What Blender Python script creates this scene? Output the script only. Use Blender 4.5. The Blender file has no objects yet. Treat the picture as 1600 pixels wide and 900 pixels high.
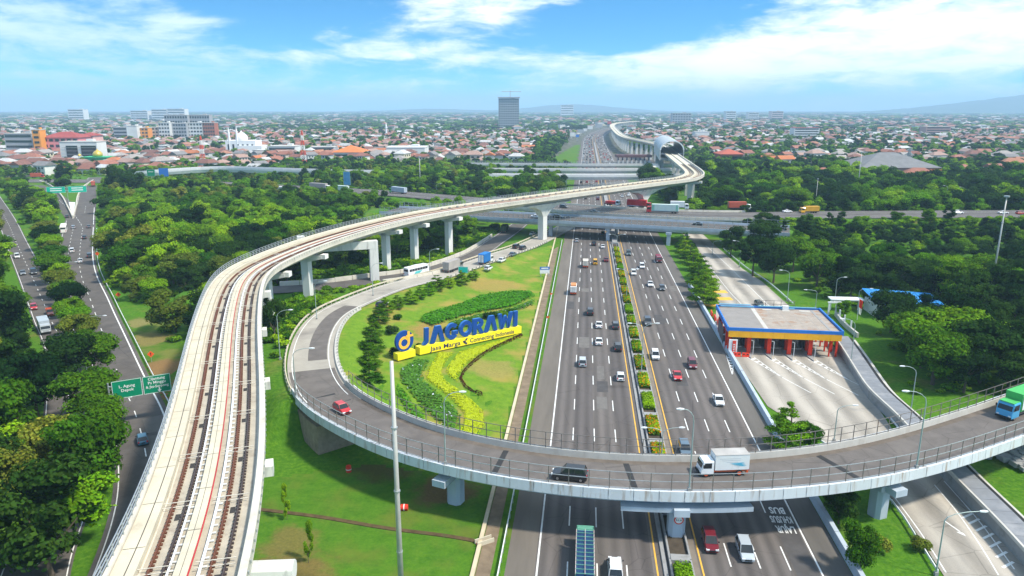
import bpy, math, random
import numpy as np
from mathutils import Vector, Matrix
R = math.radians
SC = bpy.context.scene
COL = SC.collection
rnd = random.Random(7)

# ---------------------------------------------------------------- camera
H, F, PITCH = 55.0, 1120.0, math.atan(280 / 1120)      # drone height (m), focal length (px at 1600 wide), tilt
cam_d = bpy.data.cameras.new('camera'); cam = bpy.data.objects.new('camera', cam_d); COL.objects.link(cam)
cam.location = (0, 0, H); cam.rotation_euler = (math.pi / 2 - PITCH, 0, 0)
cam_d.sensor_width = 36; cam_d.lens = 36 * F / 1600; cam_d.clip_start = 0.5; cam_d.clip_end = 90000
SC.camera = cam

# ---------------------------------------------------------------- sky and sun
SUN_AZ, SUN_EL = R(114), R(54)                          # azimuth from +Y (straight ahead) clockwise towards +X (right)
world = bpy.data.worlds.new('World'); SC.world = world; world.use_nodes = True
nt = world.node_tree; nt.nodes.clear()
def N(t, typ, **kw):
    n = t.nodes.new(typ)
    for k, v in kw.items():
        if k == 'ins':
            for i, val in v.items(): n.inputs[i].default_value = val
        else: setattr(n, k, v)
    return n
def L(t, a, b): t.links.new(a, b)
def math_node(t, op, a, b=None, c=None, clamp=False):
    n = t.nodes.new('ShaderNodeMath'); n.operation = op; n.use_clamp = clamp
    for i, s in enumerate((a, b, c)):
        if s is None: continue
        if hasattr(s, 'is_linked'): L(t, s, n.inputs[i])
        else: n.inputs[i].default_value = s
    return n.outputs[0]
def mix_col(t, fac, a, b, mode='MIX'):
    n = t.nodes.new('ShaderNodeMix'); n.data_type = 'RGBA'; n.blend_type = mode
    for i, s in ((0, fac), (6, a), (7, b)):
        if hasattr(s, 'is_linked'): L(t, s, n.inputs[i])
        else: n.inputs[i].default_value = s if i == 0 else (*s[:3], 1)
    return n.outputs[2]
def ramp(t, fac, stops, interp='LINEAR'):
    n = t.nodes.new('ShaderNodeValToRGB'); cr = n.color_ramp; cr.interpolation = interp
    while len(cr.elements) < len(stops): cr.elements.new(0.5)
    for e, (p, c) in zip(cr.elements, stops):
        e.position = p; e.color = (*c, 1) if len(c) == 3 else c
    L(t, fac, n.inputs[0]); return n.outputs[0]
def build_sky():
    t = nt
    tc = N(t, 'ShaderNodeTexCoord'); sep = N(t, 'ShaderNodeSeparateXYZ'); L(t, tc.outputs['Generated'], sep.inputs[0])
    x, y, z = sep.outputs
    zc = math_node(t, 'MAXIMUM', z, 0.0)
    # the drone photo's deep tropical blue starts low above the horizon: stretch the sky's elevation
    zs = math_node(t, 'MULTIPLY_ADD', zc, 3.2, 0.02)
    cmb = N(t, 'ShaderNodeCombineXYZ'); L(t, x, cmb.inputs[0]); L(t, y, cmb.inputs[1]); L(t, zs, cmb.inputs[2])
    nrm = N(t, 'ShaderNodeVectorMath', operation='NORMALIZE'); L(t, cmb.outputs[0], nrm.inputs[0])
    sky = N(t, 'ShaderNodeTexSky', sky_type='NISHITA', sun_disc=False, sun_elevation=SUN_EL, sun_rotation=SUN_AZ,
            air_density=1.0, dust_density=0.3, ozone_density=1.6)
    L(t, nrm.outputs[0], sky.inputs[0])
    base = mix_col(t, 1.0, sky.outputs[0], (0.20, 0.93, 1.22), 'MULTIPLY')
    # clouds: layered noise on azimuth / stretched elevation, with a few broad banks
    az = math_node(t, 'ARCTAN2', x, y); el = math_node(t, 'ARCSINE', zc)
    u = math_node(t, 'MULTIPLY', az, 3.0); v = math_node(t, 'MULTIPLY', el, 11.0)
    cv = N(t, 'ShaderNodeCombineXYZ', ins={2: 3.7}); L(t, u, cv.inputs[0]); L(t, v, cv.inputs[1])
    n1 = N(t, 'ShaderNodeTexNoise', ins={'Scale': 1.9, 'Detail': 9.0, 'Roughness': 0.6, 'Distortion': 0.35}); L(t, cv.outputs[0], n1.inputs['Vector'])
    n2 = N(t, 'ShaderNodeTexNoise', ins={'Scale': 6.5, 'Detail': 6.0, 'Roughness': 0.62, 'Distortion': 0.5}); L(t, cv.outputs[0], n2.inputs['Vector'])
    def bank(a0, e0, wa, we, amp):                      # one broad cloud bank, degrees
        da = math_node(t, 'MULTIPLY', math_node(t, 'SUBTRACT', az, R(a0)), 1 / R(wa)); de = math_node(t, 'MULTIPLY', math_node(t, 'SUBTRACT', el, R(e0)), 1 / R(we))
        d2 = math_node(t, 'ADD', math_node(t, 'MULTIPLY', da, da), math_node(t, 'MULTIPLY', de, de))
        return math_node(t, 'MULTIPLY', math_node(t, 'EXPONENT', math_node(t, 'MULTIPLY', d2, -1.0)), amp)
    banks = [(29, 4.6, 15, 2.4, .40), (14, 2.4, 9, 1.4, .26), (-1.5, 7.4, 6, 1.8, .30), (-14, 3.9, 9, .9, .24), (-36, 5.0, 12, 2.8, .22), (9.0, 6.3, 7.5, 2.0, -.50), (-12, 7.2, 8, 1.4, -.18), (6, 3.6, 6, .9, .14),
             (27, 8.0, 9, 1.0, .1), (-22, 6.8, 10, 1.4, -.16), (-24, 5.8, 2.6, 1.2, .2)]
    s = math_node(t, 'MULTIPLY_ADD', n1.outputs[0], 1.0, 0.0)
    s = math_node(t, 'MULTIPLY_ADD', n2.outputs[0], 0.34, s)
    hi_ = N(t, 'ShaderNodeMapRange', interpolation_type='SMOOTHSTEP', ins={1: R(8), 2: R(20), 3: 0.0, 4: .12}); L(t, el, hi_.inputs[0]); s = math_node(t, 'ADD', s, hi_.outputs[0])   # extra cloud added overhead, out of view, for whiter fill light
    for b in banks: s = math_node(t, 'ADD', s, bank(*b))
    cov = N(t, 'ShaderNodeMapRange', interpolation_type='SMOOTHSTEP', ins={1: 0.60, 2: 0.93}); L(t, s, cov.inputs[0])
    thick = N(t, 'ShaderNodeMapRange', interpolation_type='SMOOTHSTEP', ins={1: 0.8, 2: 1.25}); L(t, s, thick.inputs[0])
    ccol = ramp(t, n2.outputs[0], [(0.3, (5.0, 6.0, 6.8)), (0.6, (7.4, 7.6, 7.6))])
    ccol = mix_col(t, thick.outputs[0], ccol, (8.6, 8.6, 8.5))
    # grey-blue undersides to the left where the cloud deck is thicker
    left = N(t, 'ShaderNodeMapRange', interpolation_type='SMOOTHSTEP', ins={1: R(-8), 2: R(-30)}); L(t, az, left.inputs[0])
    ccol = mix_col(t, math_node(t, 'MULTIPLY', left.outputs[0], 0.75), ccol, (3.4, 4.9, 6.8))
    out = mix_col(t, math_node(t, 'MULTIPLY', cov.outputs[0], 0.93), base, ccol)
    bg = N(t, 'ShaderNodeBackground', ins={1: 0.125}); L(t, out, bg.inputs[0])
    wo = N(t, 'ShaderNodeOutputWorld'); L(t, bg.outputs[0], wo.inputs[0])
build_sky()
sun_d = bpy.data.lights.new('sun', 'SUN'); sun = bpy.data.objects.new('sun', sun_d); COL.objects.link(sun)
sun_d.energy = 3.5; sun_d.angle = R(5); sun_d.color = (1.0, 0.93, 0.80)
sd = Vector((math.sin(SUN_AZ) * math.cos(SUN_EL), math.cos(SUN_AZ) * math.cos(SUN_EL), math.sin(SUN_EL)))
sun.rotation_euler = sd.to_track_quat('Z', 'Y').to_euler(); sun.location = sd * 300
vs = SC.view_settings; vs.view_transform = 'Standard'; vs.look = 'None'; vs.exposure = 0.72; vs.gamma = 1; vs.use_curve_mapping = False
SC.cycles.use_denoising = True; SC.cycles.max_bounces = 5; SC.cycles.diffuse_bounces = 2; SC.cycles.glossy_bounces = 2
SC.cycles.transmission_bounces = 2; SC.cycles.volume_bounces = 1; SC.cycles.caustics_reflective = False; SC.cycles.caustics_refractive = False

# ---------------------------------------------------------------- helpers
def survey(px, py, z=0.0):
    """plan position of a spot of known height, from its bearing and depression at the drone (photo is 1600 x 900)"""
    u = (px - 800) / F; v = (450 - py) / F; c, s = math.cos(PITCH), math.sin(PITCH)
    t = (H - z) / (s - v * c)
    return Vector((u * t, (c + v * s) * t, z))
def obj(name, mesh, parent=None, loc=None, rz=0.0):
    o = bpy.data.objects.new(name, mesh); COL.objects.link(o)
    if parent is not None: o.parent = parent
    if loc is not None: o.location = loc
    if rz: o.rotation_euler = (0, 0, rz)
    return o
def tag(o, label, cat, group=None):
    o['label'] = label; o['category'] = cat
    if group: o['group'] = group
    return o
def thing(name, label, cat, loc=(0, 0, 0), rz=0.0, group=None):
    o = bpy.data.objects.new(name, None); COL.objects.link(o); o.empty_display_size = 0.2
    o.location = loc; o.rotation_euler = (0, 0, rz)
    return tag(o, label, cat, group)
def wloc(o):
    v = Vector(o.location)
    while o.parent is not None: o = o.parent; v = v + Vector(o.location)
    return v
class MB:
    def __init__(s): s.v = []; s.f = []; s.m = []
    def quad(s, a, b, c, d, m=0):
        i = len(s.v); s.v += [tuple(a), tuple(b), tuple(c), tuple(d)]; s.f.append((i, i + 1, i + 2, i + 3)); s.m.append(m)
    def poly(s, pts, m=0):
        i = len(s.v); s.v += [tuple(p) for p in pts]; s.f.append(tuple(range(i, i + len(pts)))); s.m.append(m)
    def hexa(s, p, m=0):                                # 8 points: bottom 4 ccw, top 4 ccw
        i = len(s.v); s.v += [tuple(q) for q in p]
        for f in ((3, 2, 1, 0), (4, 5, 6, 7), (0, 1, 5, 4), (1, 2, 6, 5), (2, 3, 7, 6), (3, 0, 4, 7)):
            s.f.append(tuple(i + k for k in f)); s.m.append(m)
    def box(s, c, d, rz=0.0, m=0):
        x, y, z = c; a, b, h = d[0] / 2, d[1] / 2, d[2] / 2; cs, sn = math.cos(rz), math.sin(rz)
        q = [(x + i * cs - j * sn, y + i * sn + j * cs) for i, j in ((-a, -b), (a, -b), (a, b), (-a, b))]
        s.hexa([(*k, z - h) for k in q] + [(*k, z + h) for k in q], m)
    def prism(s, pts, z0, z1, m=0, m_top=None):         # pts ccw (x, y)
        i = len(s.v); n = len(pts)
        s.v += [(p[0], p[1], z0) for p in pts] + [(p[0], p[1], z1) for p in pts]
        s.f.append(tuple(range(i + n - 1, i - 1, -1))); s.m.append(m)
        s.f.append(tuple(range(i + n, i + 2 * n))); s.m.append(m if m_top is None else m_top)
        for k in range(n):
            l = (k + 1) % n; s.f.append((i + k, i + l, i + n + l, i + n + k)); s.m.append(m)
    def loft(s, rings, m=0, caps=True, closed=True):    # rings: lists of equal length
        i = len(s.v); n = len(rings[0])
        for r in rings: s.v += [tuple(p) for p in r]
        for a in range(len(rings) - 1):
            for k in range(n if closed else n - 1):
                l = (k + 1) % n
                s.f.append((i + a * n + k, i + a * n + l, i + (a + 1) * n + l, i + (a + 1) * n + k)); s.m.append(m)
        if caps and closed:
            s.f.append(tuple(range(i + n - 1, i - 1, -1))); s.m.append(m)
            e = i + (len(rings) - 1) * n; s.f.append(tuple(range(e, e + n))); s.m.append(m)
    def tube(s, pts, r, n=6, m=0):                      # pts list of Vector, r number or list
        pts = [Vector(p) for p in pts]; rings = []
        for k, p in enumerate(pts):
            d = (pts[min(k + 1, len(pts) - 1)] - pts[max(k - 1, 0)]).normalized()
            a = Vector((1, 0, 0)) if abs(d.x) < 0.8 else Vector((0, 1, 0))
            e1 = d.cross(a).normalized(); e2 = d.cross(e1)
            rr = r[k] if isinstance(r, (list, tuple)) else r
            rings.append([p + (e1 * math.cos(q) + e2 * math.sin(q)) * rr for q in [2 * math.pi * j / n for j in range(n)]])
        s.loft(rings, m)
    def mesh(s, name, mats, smooth=False):
        me = bpy.data.meshes.new(name); me.from_pydata(s.v, [], s.f)
        for q in (mats if isinstance(mats, (list, tuple)) else [mats]): me.materials.append(q)
        if any(s.m): me.polygons.foreach_set('material_index', s.m)
        if smooth: me.polygons.foreach_set('use_smooth', [True] * len(me.polygons))
        me.update(); return me
    def build(s, name, mats, parent=None, world=True, smooth=False):
        o = obj(name, s.mesh(name, mats, smooth), parent)
        if parent is not None and world: o.location = -wloc(parent)
        return o
def struct(o): o['kind'] = 'structure'; return o
def grid_mesh(name, X, Y, Z, mats):
    ny, nx = X.shape; v = np.stack([X, Y, Z], -1).reshape(-1, 3)
    i = np.arange(nx * ny).reshape(ny, nx)
    f = np.stack([i[:-1, :-1], i[:-1, 1:], i[1:, 1:], i[1:, :-1]], -1).reshape(-1, 4)
    return np_mesh(name, v, f, mats)
def np_mesh(name, v, f, mats, col=None, smooth=False):
    me = bpy.data.meshes.new(name); nv, nf, k = len(v), len(f), f.shape[1]
    me.vertices.add(nv); me.vertices.foreach_set('co', np.asarray(v, np.float32).ravel())
    me.loops.add(nf * k); me.loops.foreach_set('vertex_index', np.asarray(f, np.int32).ravel())
    me.polygons.add(nf); me.polygons.foreach_set('loop_start', np.arange(0, nf * k, k, dtype=np.int32))
    me.polygons.foreach_set('loop_total', np.full(nf, k, np.int32))
    if smooth: me.polygons.foreach_set('use_smooth', np.ones(nf, bool))
    for q in (mats if isinstance(mats, (list, tuple)) else [mats]): me.materials.append(q)
    me.update(calc_edges=True)
    if col is not None:
        a = me.attributes.new('tint', 'FLOAT_COLOR', 'FACE'); c = np.ones((nf, 4), np.float32); c[:, :3] = col
        a.data.foreach_set('color', c.ravel())
    return me
def catmull(pts, step=2.0, smooth=0):
    P = np.array(pts, float); P = np.vstack([2 * P[0] - P[1], P, 2 * P[-1] - P[-2]]); out = []
    for i in range(1, len(P) - 2):
        p0, p1, p2, p3 = P[i - 1:i + 3]; n = max(2, int(np.linalg.norm(p2[:2] - p1[:2]) / step))
        for k in range(n):
            t = k / n
            out.append(0.5 * (2 * p1 + (p2 - p0) * t + (2 * p0 - 5 * p1 + 4 * p2 - p3) * t * t + (3 * p1 - p0 - 3 * p2 + p3) * t ** 3))
    out.append(P[-2]); out = np.array(out)
    for _ in range(smooth):
        q = out.copy(); q[1:-1] = (out[:-2] + 2 * out[1:-1] + out[2:]) / 4; out = q
    s = np.r_[0, np.cumsum(np.linalg.norm(np.diff(out[:, :2], axis=0), axis=1))]      # even spacing
    n = max(2, int(s[-1] / step)); t = np.linspace(0, s[-1], n + 1)
    return np.stack([np.interp(t, s, out[:, k]) for k in range(out.shape[1])], -1)
class Path:
    """plan curve with even spacing: at(s, off) gives a point, off to the right of travel"""
    def __init__(s, pts, step=2.0, smooth=0, shift=0.0):
        p = catmull(pts, step, smooth); p = np.c_[p, np.zeros(len(p))] if p.shape[1] == 2 else p
        s.p = p; s._tan()
        if shift:
            s.p = s.p.copy(); s.p[:, 0] += s.n[:, 0] * shift; s.p[:, 1] += s.n[:, 1] * shift; s._tan()
    def _tan(s):
        d = np.gradient(s.p[:, :2], axis=0); d /= np.linalg.norm(d, axis=1)[:, None]
        s.d = d; s.n = np.stack([d[:, 1], -d[:, 0]], -1)
        s.s = np.r_[0, np.cumsum(np.linalg.norm(np.diff(s.p[:, :2], axis=0), axis=1))]; s.len = s.s[-1]
    def ip(s, a, q): return np.array([np.interp(q, s.s, a[:, k]) for k in range(a.shape[1])])
    def at(s, q, off=0.0, dz=0.0):
        p = s.ip(s.p, q); n = s.ip(s.n, q); return Vector((p[0] + n[0] * off, p[1] + n[1] * off, p[2] + dz))
    def ang(s, q): d = s.ip(s.d, q); return math.atan2(-d[0], d[1])       # heading of +Y
    def near(s, x, y):
        i = int(np.argmin((s.p[:, 0] - x) ** 2 + (s.p[:, 1] - y) ** 2)); t = (x - s.p[i, 0]) * s.d[i, 0] + (y - s.p[i, 1]) * s.d[i, 1]
        return float(np.clip(s.s[i] + t, 0, s.len))
    def dist(s, X, Y):
        d = np.full(np.shape(X), 1e9); zz = np.zeros(np.shape(X))
        for k in range(0, len(s.p), 2):
            e = (X - s.p[k, 0]) ** 2 + (Y - s.p[k, 1]) ** 2; m = e < d; d = np.where(m, e, d); zz = np.where(m, s.p[k, 2], zz)
        return np.sqrt(d), zz
    def ss(s, a, b, step): return np.linspace(a, b, max(2, int(abs(b - a) / step) + 1))
    def sweep(s, mb, prof, a, b, step=2.0, m=0, closed=True):             # prof: list of (off, dz), ccw seen along travel
        rings = [[s.at(q, o, dz) for o, dz in prof] for q in s.ss(a, b, step)]
        mb.loft(rings, m, caps=closed, closed=closed)
    def ribbon(s, mb, o0, o1, dz, a, b, step=2.0, m=0):
        s.sweep(mb, [(o0, dz), (o1, dz)], a, b, step, m, closed=False)

# ---------------------------------------------------------------- materials
MATS = {}
def mat(name, c, rough=0.8, var=0.15, scale=0.5, bump=0.0, c2=None, metallic=0.0, spec=0.3, stain=None, stain_scale=0.15, stretch=None, stain_lim=(0.52, 0.72), coat=0.0):
    if name in MATS: return MATS[name]
    m = bpy.data.materials.new(name); m.use_nodes = True; t = m.node_tree; b = t.nodes['Principled BSDF']; MATS[name] = m
    b.inputs['Roughness'].default_value = rough; b.inputs['Metallic'].default_value = metallic; b.inputs['Specular IOR Level'].default_value = spec
    if coat: b.inputs['Coat Weight'].default_value = coat
    geo = N(t, 'ShaderNodeNewGeometry'); vec = geo.outputs['Position']
    if stretch:
        mp = N(t, 'ShaderNodeMapping', vector_type='TEXTURE'); mp.inputs['Rotation'].default_value = (0, 0, stretch[0]); mp.inputs['Scale'].default_value = (1, stretch[1], stretch[2] if len(stretch) > 2 else 1)
        L(t, vec, mp.inputs[0]); vec = mp.outputs[0]
    n = N(t, 'ShaderNodeTexNoise', ins={'Scale': scale, 'Detail': 6.0, 'Roughness': 0.6}); L(t, vec, n.inputs['Vector'])
    hi = c2 or tuple(min(1, k * (1 + var)) for k in c); lo = tuple(k * (1 - var) for k in c) if not c2 else c
    col = ramp(t, n.outputs[0], [(0.3, lo), (0.7, hi)])
    if stain:
        n2 = N(t, 'ShaderNodeTexNoise', ins={'Scale': stain_scale, 'Detail': 7.0, 'Roughness': 0.65}); L(t, vec, n2.inputs['Vector'])
        mr = N(t, 'ShaderNodeMapRange', ins={1: stain_lim[0], 2: stain_lim[1]}); L(t, n2.outputs[0], mr.inputs[0])
        col = mix_col(t, mr.outputs[0], col, stain)
    L(t, col, b.inputs['Base Color'])
    if bump:
        bp = N(t, 'ShaderNodeBump', ins={'Strength': bump, 'Distance': 0.1}); L(t, n.outputs[0], bp.inputs['Height']); L(t, bp.outputs[0], b.inputs['Normal'])
    return m
def lane_wear(m, period=1.825, phase=0.35, amt=.16):
    """tyre tracks along the motorway lanes, broken up by noise, and fine transverse repairs"""
    t = m.node_tree; b = t.nodes['Principled BSDF']; src = b.inputs['Base Color'].links[0].from_socket
    g = N(t, 'ShaderNodeNewGeometry'); s = N(t, 'ShaderNodeSeparateXYZ'); L(t, g.outputs['Position'], s.inputs[0])
    lat = math_node(t, 'MULTIPLY_ADD', s.outputs[1], -0.102, s.outputs[0])
    w = math_node(t, 'SINE', math_node(t, 'MULTIPLY_ADD', lat, 2 * math.pi / period, phase))
    n = N(t, 'ShaderNodeTexNoise', ins={'Scale': .05, 'Detail': 5.0}); L(t, g.outputs['Position'], n.inputs['Vector'])
    v = math_node(t, 'MULTIPLY', math_node(t, 'MULTIPLY', w, n.outputs[0]), amt * 2)
    vo = N(t, 'ShaderNodeTexVoronoi', feature='DISTANCE_TO_EDGE', ins={'Scale': .16, 'Randomness': 1.0}); L(t, g.outputs['Position'], vo.inputs['Vector'])
    ck = N(t, 'ShaderNodeMapRange', ins={1: 0.0, 2: .012, 3: -.28, 4: 0.0}); L(t, vo.outputs['Distance'], ck.inputs[0])
    fn = N(t, 'ShaderNodeTexNoise', ins={'Scale': 9.0, 'Detail': 3.0}); L(t, g.outputs['Position'], fn.inputs['Vector'])
    k = math_node(t, 'ADD', math_node(t, 'ADD', v, ck.outputs[0]), math_node(t, 'MULTIPLY_ADD', fn.outputs[0], .35, .825))
    cb = N(t, 'ShaderNodeCombineXYZ'); [L(t, k, cb.inputs[i]) for i in range(3)]
    L(t, mix_col(t, 1.0, src, cb.outputs[0], 'MULTIPLY'), b.inputs['Base Color']); return m
def leaf_mat(name, c_lo, c_hi, transl=0.25):
    m = bpy.data.materials.new(name); m.use_nodes = True; t = m.node_tree; MATS[name] = m; t.nodes.clear()
    oi = N(t, 'ShaderNodeObjectInfo'); at = N(t, 'ShaderNodeAttribute', attribute_name='tint')
    c = ramp(t, oi.outputs['Random'], [(0.0, c_lo), (0.55, tuple((a + b) / 2 for a, b in zip(c_lo, c_hi))), (1.0, c_hi)])
    c = mix_col(t, 1.0, c, at.outputs['Color'], 'MULTIPLY')
    d = N(t, 'ShaderNodeBsdfDiffuse'); tr = N(t, 'ShaderNodeBsdfTranslucent'); mx = N(t, 'ShaderNodeMixShader', ins={0: transl})
    L(t, c, d.inputs[0]); L(t, c, tr.inputs[0]); L(t, d.outputs[0], mx.inputs[1]); L(t, tr.outputs[0], mx.inputs[2])
    o = N(t, 'ShaderNodeOutputMaterial'); L(t, mx.outputs[0], o.inputs[0]); return m
def tint_mat(name, rough=0.85):
    m = bpy.data.materials.new(name); m.use_nodes = True; t = m.node_tree; MATS[name] = m; b = t.nodes['Principled BSDF']
    at = N(t, 'ShaderNodeAttribute', attribute_name='tint'); geo = N(t, 'ShaderNodeNewGeometry')
    n = N(t, 'ShaderNodeTexNoise', ins={'Scale': 0.6, 'Detail': 4.0}); L(t, geo.outputs['Position'], n.inputs['Vector'])
    v = ramp(t, n.outputs[0], [(0.3, (.75, .75, .75)), (0.7, (1.15, 1.15, 1.15))])
    L(t, mix_col(t, 1.0, at.outputs['Color'], v, 'MULTIPLY'), b.inputs['Base Color']); b.inputs['Roughness'].default_value = rough; return m
HWA = math.atan(0.102)
asphalt = mat('asphalt', (.118, .103, .096), .9, .18, .35, .25, stretch=(-HWA, 14), stain=(.142, .122, .108), stain_scale=.12)
lane_wear(asphalt)
asphalt2 = mat('asphalt_worn', (.105, .094, .088), .92, .2, .3, .2, stain=(.14, .124, .11), stain_scale=.08)
asphalt_ramp = mat('asphalt_ramp', (.135, .119, .11), .92, .16, .4, .2, stain=(.17, .15, .135), stain_scale=.1)
lane_wear(asphalt_ramp, 2.3, 0, .0)
lane_wear(asphalt2, 2.3, 0, .0)
asphalt_blk = mat('asphalt_black', (.035, .035, .037), .85, .2, .5)
concrete_road = mat('concrete_road', (.36, .33, .285), .9, .12, .25, .1, stain=(.22, .20, .18), stain_scale=.1)
toll_paving = mat('toll_paving', (.36, .325, .28), .9, .14, .2, .1, stain=(.19, .18, .165), stain_scale=.07, stretch=(-HWA, 6))
lane_wear(toll_paving, 4.7, 0.6, .22)
concrete = mat('concrete', (.50, .48, .44), .88, .12, .35, .15, stain=(.36, .33, .29), stain_scale=.5, stain_lim=(.55, .8), stretch=(0, 1, 4))
concrete_lrt = mat('concrete_viaduct', (.58, .54, .46), .85, .08, .3, .1, stain=(.40, .36, .30), stain_scale=.45, stain_lim=(.52, .78))
concrete_pier = mat('concrete_pier', (.66, .65, .62), .85, .1, .3, .1, stain=(.30, .29, .27), stain_scale=.7, stain_lim=(.55, .75), stretch=(0, 1, 7))
concrete_white = mat('painted_parapet', (.60, .63, .66), .8, .08, .4, .1, stain=(.33, .25, .19), stain_scale=1.5, stain_lim=(.53, .72), stretch=(0, 1, 9))
concrete_blue = mat('bluish_concrete', (.42, .48, .55), .85, .1, .4, .1, stain=(.30, .33, .36), stain_scale=.5, stain_lim=(.55, .8), stretch=(0, 1, 5))
concrete_grey = mat('grey_concrete', (.30, .30, .30), .9, .15, .4, .15, stain=(.18, .175, .165), stain_scale=.4)
cream = mat('cream_walkway', (.56, .50, .38), .85, .1, .4, stain=(.40, .34, .25), stain_scale=.5, stain_lim=(.54, .8))
slab = mat('track_slab', (.42, .375, .30), .9, .15, .5, .1, stain=(.30, .25, .2), stain_scale=.8)
steel = mat('galvanised_steel', (.42, .45, .47), .45, .15, 2.0, metallic=.5)
steel_brown = mat('weathered_railing', (.20, .185, .17), .6, .25, 2.0, metallic=.3, stain=(.22, .12, .07), stain_scale=1.5)
rail_m = mat('rusty_rail', (.16, .062, .035), .6, .3, 3.0, metallic=.2)
rail_dark = mat('dark_rail', (.075, .055, .05), .6, .3, 3.0, metallic=.2)
white_paint = mat('white_paint', (.74, .74, .72), .7, .1, 1.0, stain=(.36, .35, .34), stain_scale=1.3, stain_lim=(.55, .8))
yellow_paint = mat('yellow_paint', (.75, .42, .06), .7, .12, 1.0, stain=(.35, .22, .09), stain_scale=.8, stain_lim=(.55, .8))
white_metal = mat('white_metal', (.75, .77, .78), .5, .05, 1.0)
black = mat('black_rubber', (.02, .02, .021), .7, .2, 2.0)
dark_gap = mat('dark_drain', (.045, .042, .04), .9, .2, 1.0)
glass = mat('vehicle_glass', (.018, .022, .026), .08, .1, 1.0, spec=.6)
chrome = mat('wheel_rim', (.45, .46, .48), .3, .1, 2.0, metallic=.8)
lamp_lens = mat('lamp_lens', (.75, .78, .8), .15, .05, 1.0)
tail_red = mat('tail_red', (.5, .02, .015), .25, .1, 1.0)
red_paint = mat('signal_red', (.72, .045, .02), .5, .1, 1.0)
orange_red = mat('warning_orange', (.85, .11, .02), .5, .08, 1.0)
sign_green = mat('sign_green', (.0, .22, .11), .5, .06, 1.0)
sign_blue = mat('sign_blue', (.03, .16, .52), .5, .06, 1.0)
letter_blue = mat('letter_blue', (.008, .06, .29), .45, .06, .8)
letter_side = mat('letter_edge_blue', (.03, .17, .48), .45, .06, .8)
sign_yellow = mat('sign_yellow', (.93, .74, .02), .55, .05, .8)
sign_orange = mat('sign_orange', (.95, .48, .06), .5, .05, .8)
text_dark = mat('text_dark_blue', (.03, .03, .10), .6, .1, 1.0)
bark = mat('bark', (.11, .085, .062), .95, .3, 3.0, .3)
soil = mat('soil', (.22, .11, .06), .95, .25, .6, .2)
grass = None
# ================================================================ plan of the place (metres, +Y straight ahead)
def hw_x(Y): return 12.6 + 0.102 * Y + max(0.0, Y - 1250) ** 2 * 8e-5
HW = Path([(hw_x(Y), Y) for Y in list(range(40, 1300, 60)) + list(range(1300, 2300, 100))], 4.0)
LOOP = Path([(152, 146, 6.8), (123, 125.5, 7), (98.5, 110.5, 7), (76, 97.9, 7), (56.3, 88.3, 7), (40.3, 83.4, 7), (22.7, 81.6, 7), (5, 83.7, 7), (-8.7, 88.5, 7),
             (-18.3, 93.8, 7), (-27.7, 102.6, 6.7), (-35.5, 112, 6.2), (-41.8, 124.6, 5.6), (-46.6, 139.5, 5.2), (-50.1, 157.5, 5.0), (-50.6, 175.9, 4.7),
             (-46, 191.4, 4.3), (-38.7, 210.4, 3.7), (-28.9, 225, 3), (-21.8, 239, 2.4), (-9.7, 267, 1.4), (0, 286.5, .7), (11.3, 315.6, .2), (22, 345, .05)], 1.5, 25, 5.0)
LRT = Path([(-18.6, 38), (-21.0, 49.4), (-23.1, 58.7), (-26.9, 71.4), (-33.2, 90.1), (-43.9, 120.1), (-53, 148.8), (-55.6, 161.5), (-55.1, 170), (-50.1, 197.9), (-37.5, 231.7),
            (-18.8, 262.4), (15.6, 300), (62.6, 349), (85, 371), (97, 383), (107.5, 405), (114, 431), (124, 502), (137.5, 601), (155.5, 720), (160, 790), (158, 880), (156, 960),
            (171, 1140), (224, 1600), (268, 1870), (323, 2070), (389, 2240)], 2.0, 30, -5.5)
LRT.p[:, 2] = 18.0
SIDE = Path([survey(300, 458, 4.5), survey(360, 457, 4.2), survey(424, 453, 4), survey(500, 449, 3.8), survey(600, 436, 3.2), survey(650, 429, 2.8), survey(700, 415, 2.2), survey(745, 397, 1.4), survey(775, 377, .8), survey(800, 360, .3), survey(812, 350, .1)], 2.0, 10)
LEFT = Path([(-34, 45), (-38, 65), (-45, 88), (-52.6, 105), (-64.9, 125.5), (-76.3, 142), (-93.7, 168), (-118, 204.4), (-153.5, 259), (-210.6, 360), (-258, 445), (-306, 531), (-340, 600)], 2.0, 6, -5.0)
LEFT2 = Path([(-52, 55), (-63, 77), (-68, 90), (-79, 110), (-106, 154), (-128.8, 184.6), (-162, 229), (-214, 298), (-262, 362), (-330, 450), (-400, 540)], 2.0, 6, 4.0)
FORK = Path([(-204, 338), (-236, 384), (-270, 430), (-306, 477), (-350, 530), (-400, 585)], 2.0, 4)
BR1 = Path([(-75, 354, 7), (-3.8, 328.8, 7), (46.4, 310.4, 7), (88.4, 295.1, 7), (160, 269, 7)], 2.0)
BR2 = Path([(-420, 560, 1), (-260, 548, 1), (-150, 502, 1.5), (-75, 455, 3), (-15, 388, 6.5), (48, 343, 7), (100, 329, 7), (150, 333, 7), (225, 336, 7), (330, 338, 7), (470, 345, 7)], 3.0, 10)
BR3 = Path([(-120, 545, 7), (20, 533, 7), (90, 532, 7), (260, 540, 7)], 4.0)
BR4 = Path([(-200, 600, 7), (20, 585, 7), (90, 583, 7), (260, 595, 7)], 4.0)
BR5 = Path([(-260, 690, 6), (20, 655, 6), (110, 650, 6), (300, 660, 6)], 4.0)
FARX = Path([(-620, 590, .05), (-450, 600, .05), (-330, 596, 2.5), (-290, 585, 5.5), (-245, 602, 7), (-190, 585, 7), (-130, 572, 6.5), (-60, 570, 6)], 4.0, 8)
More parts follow.
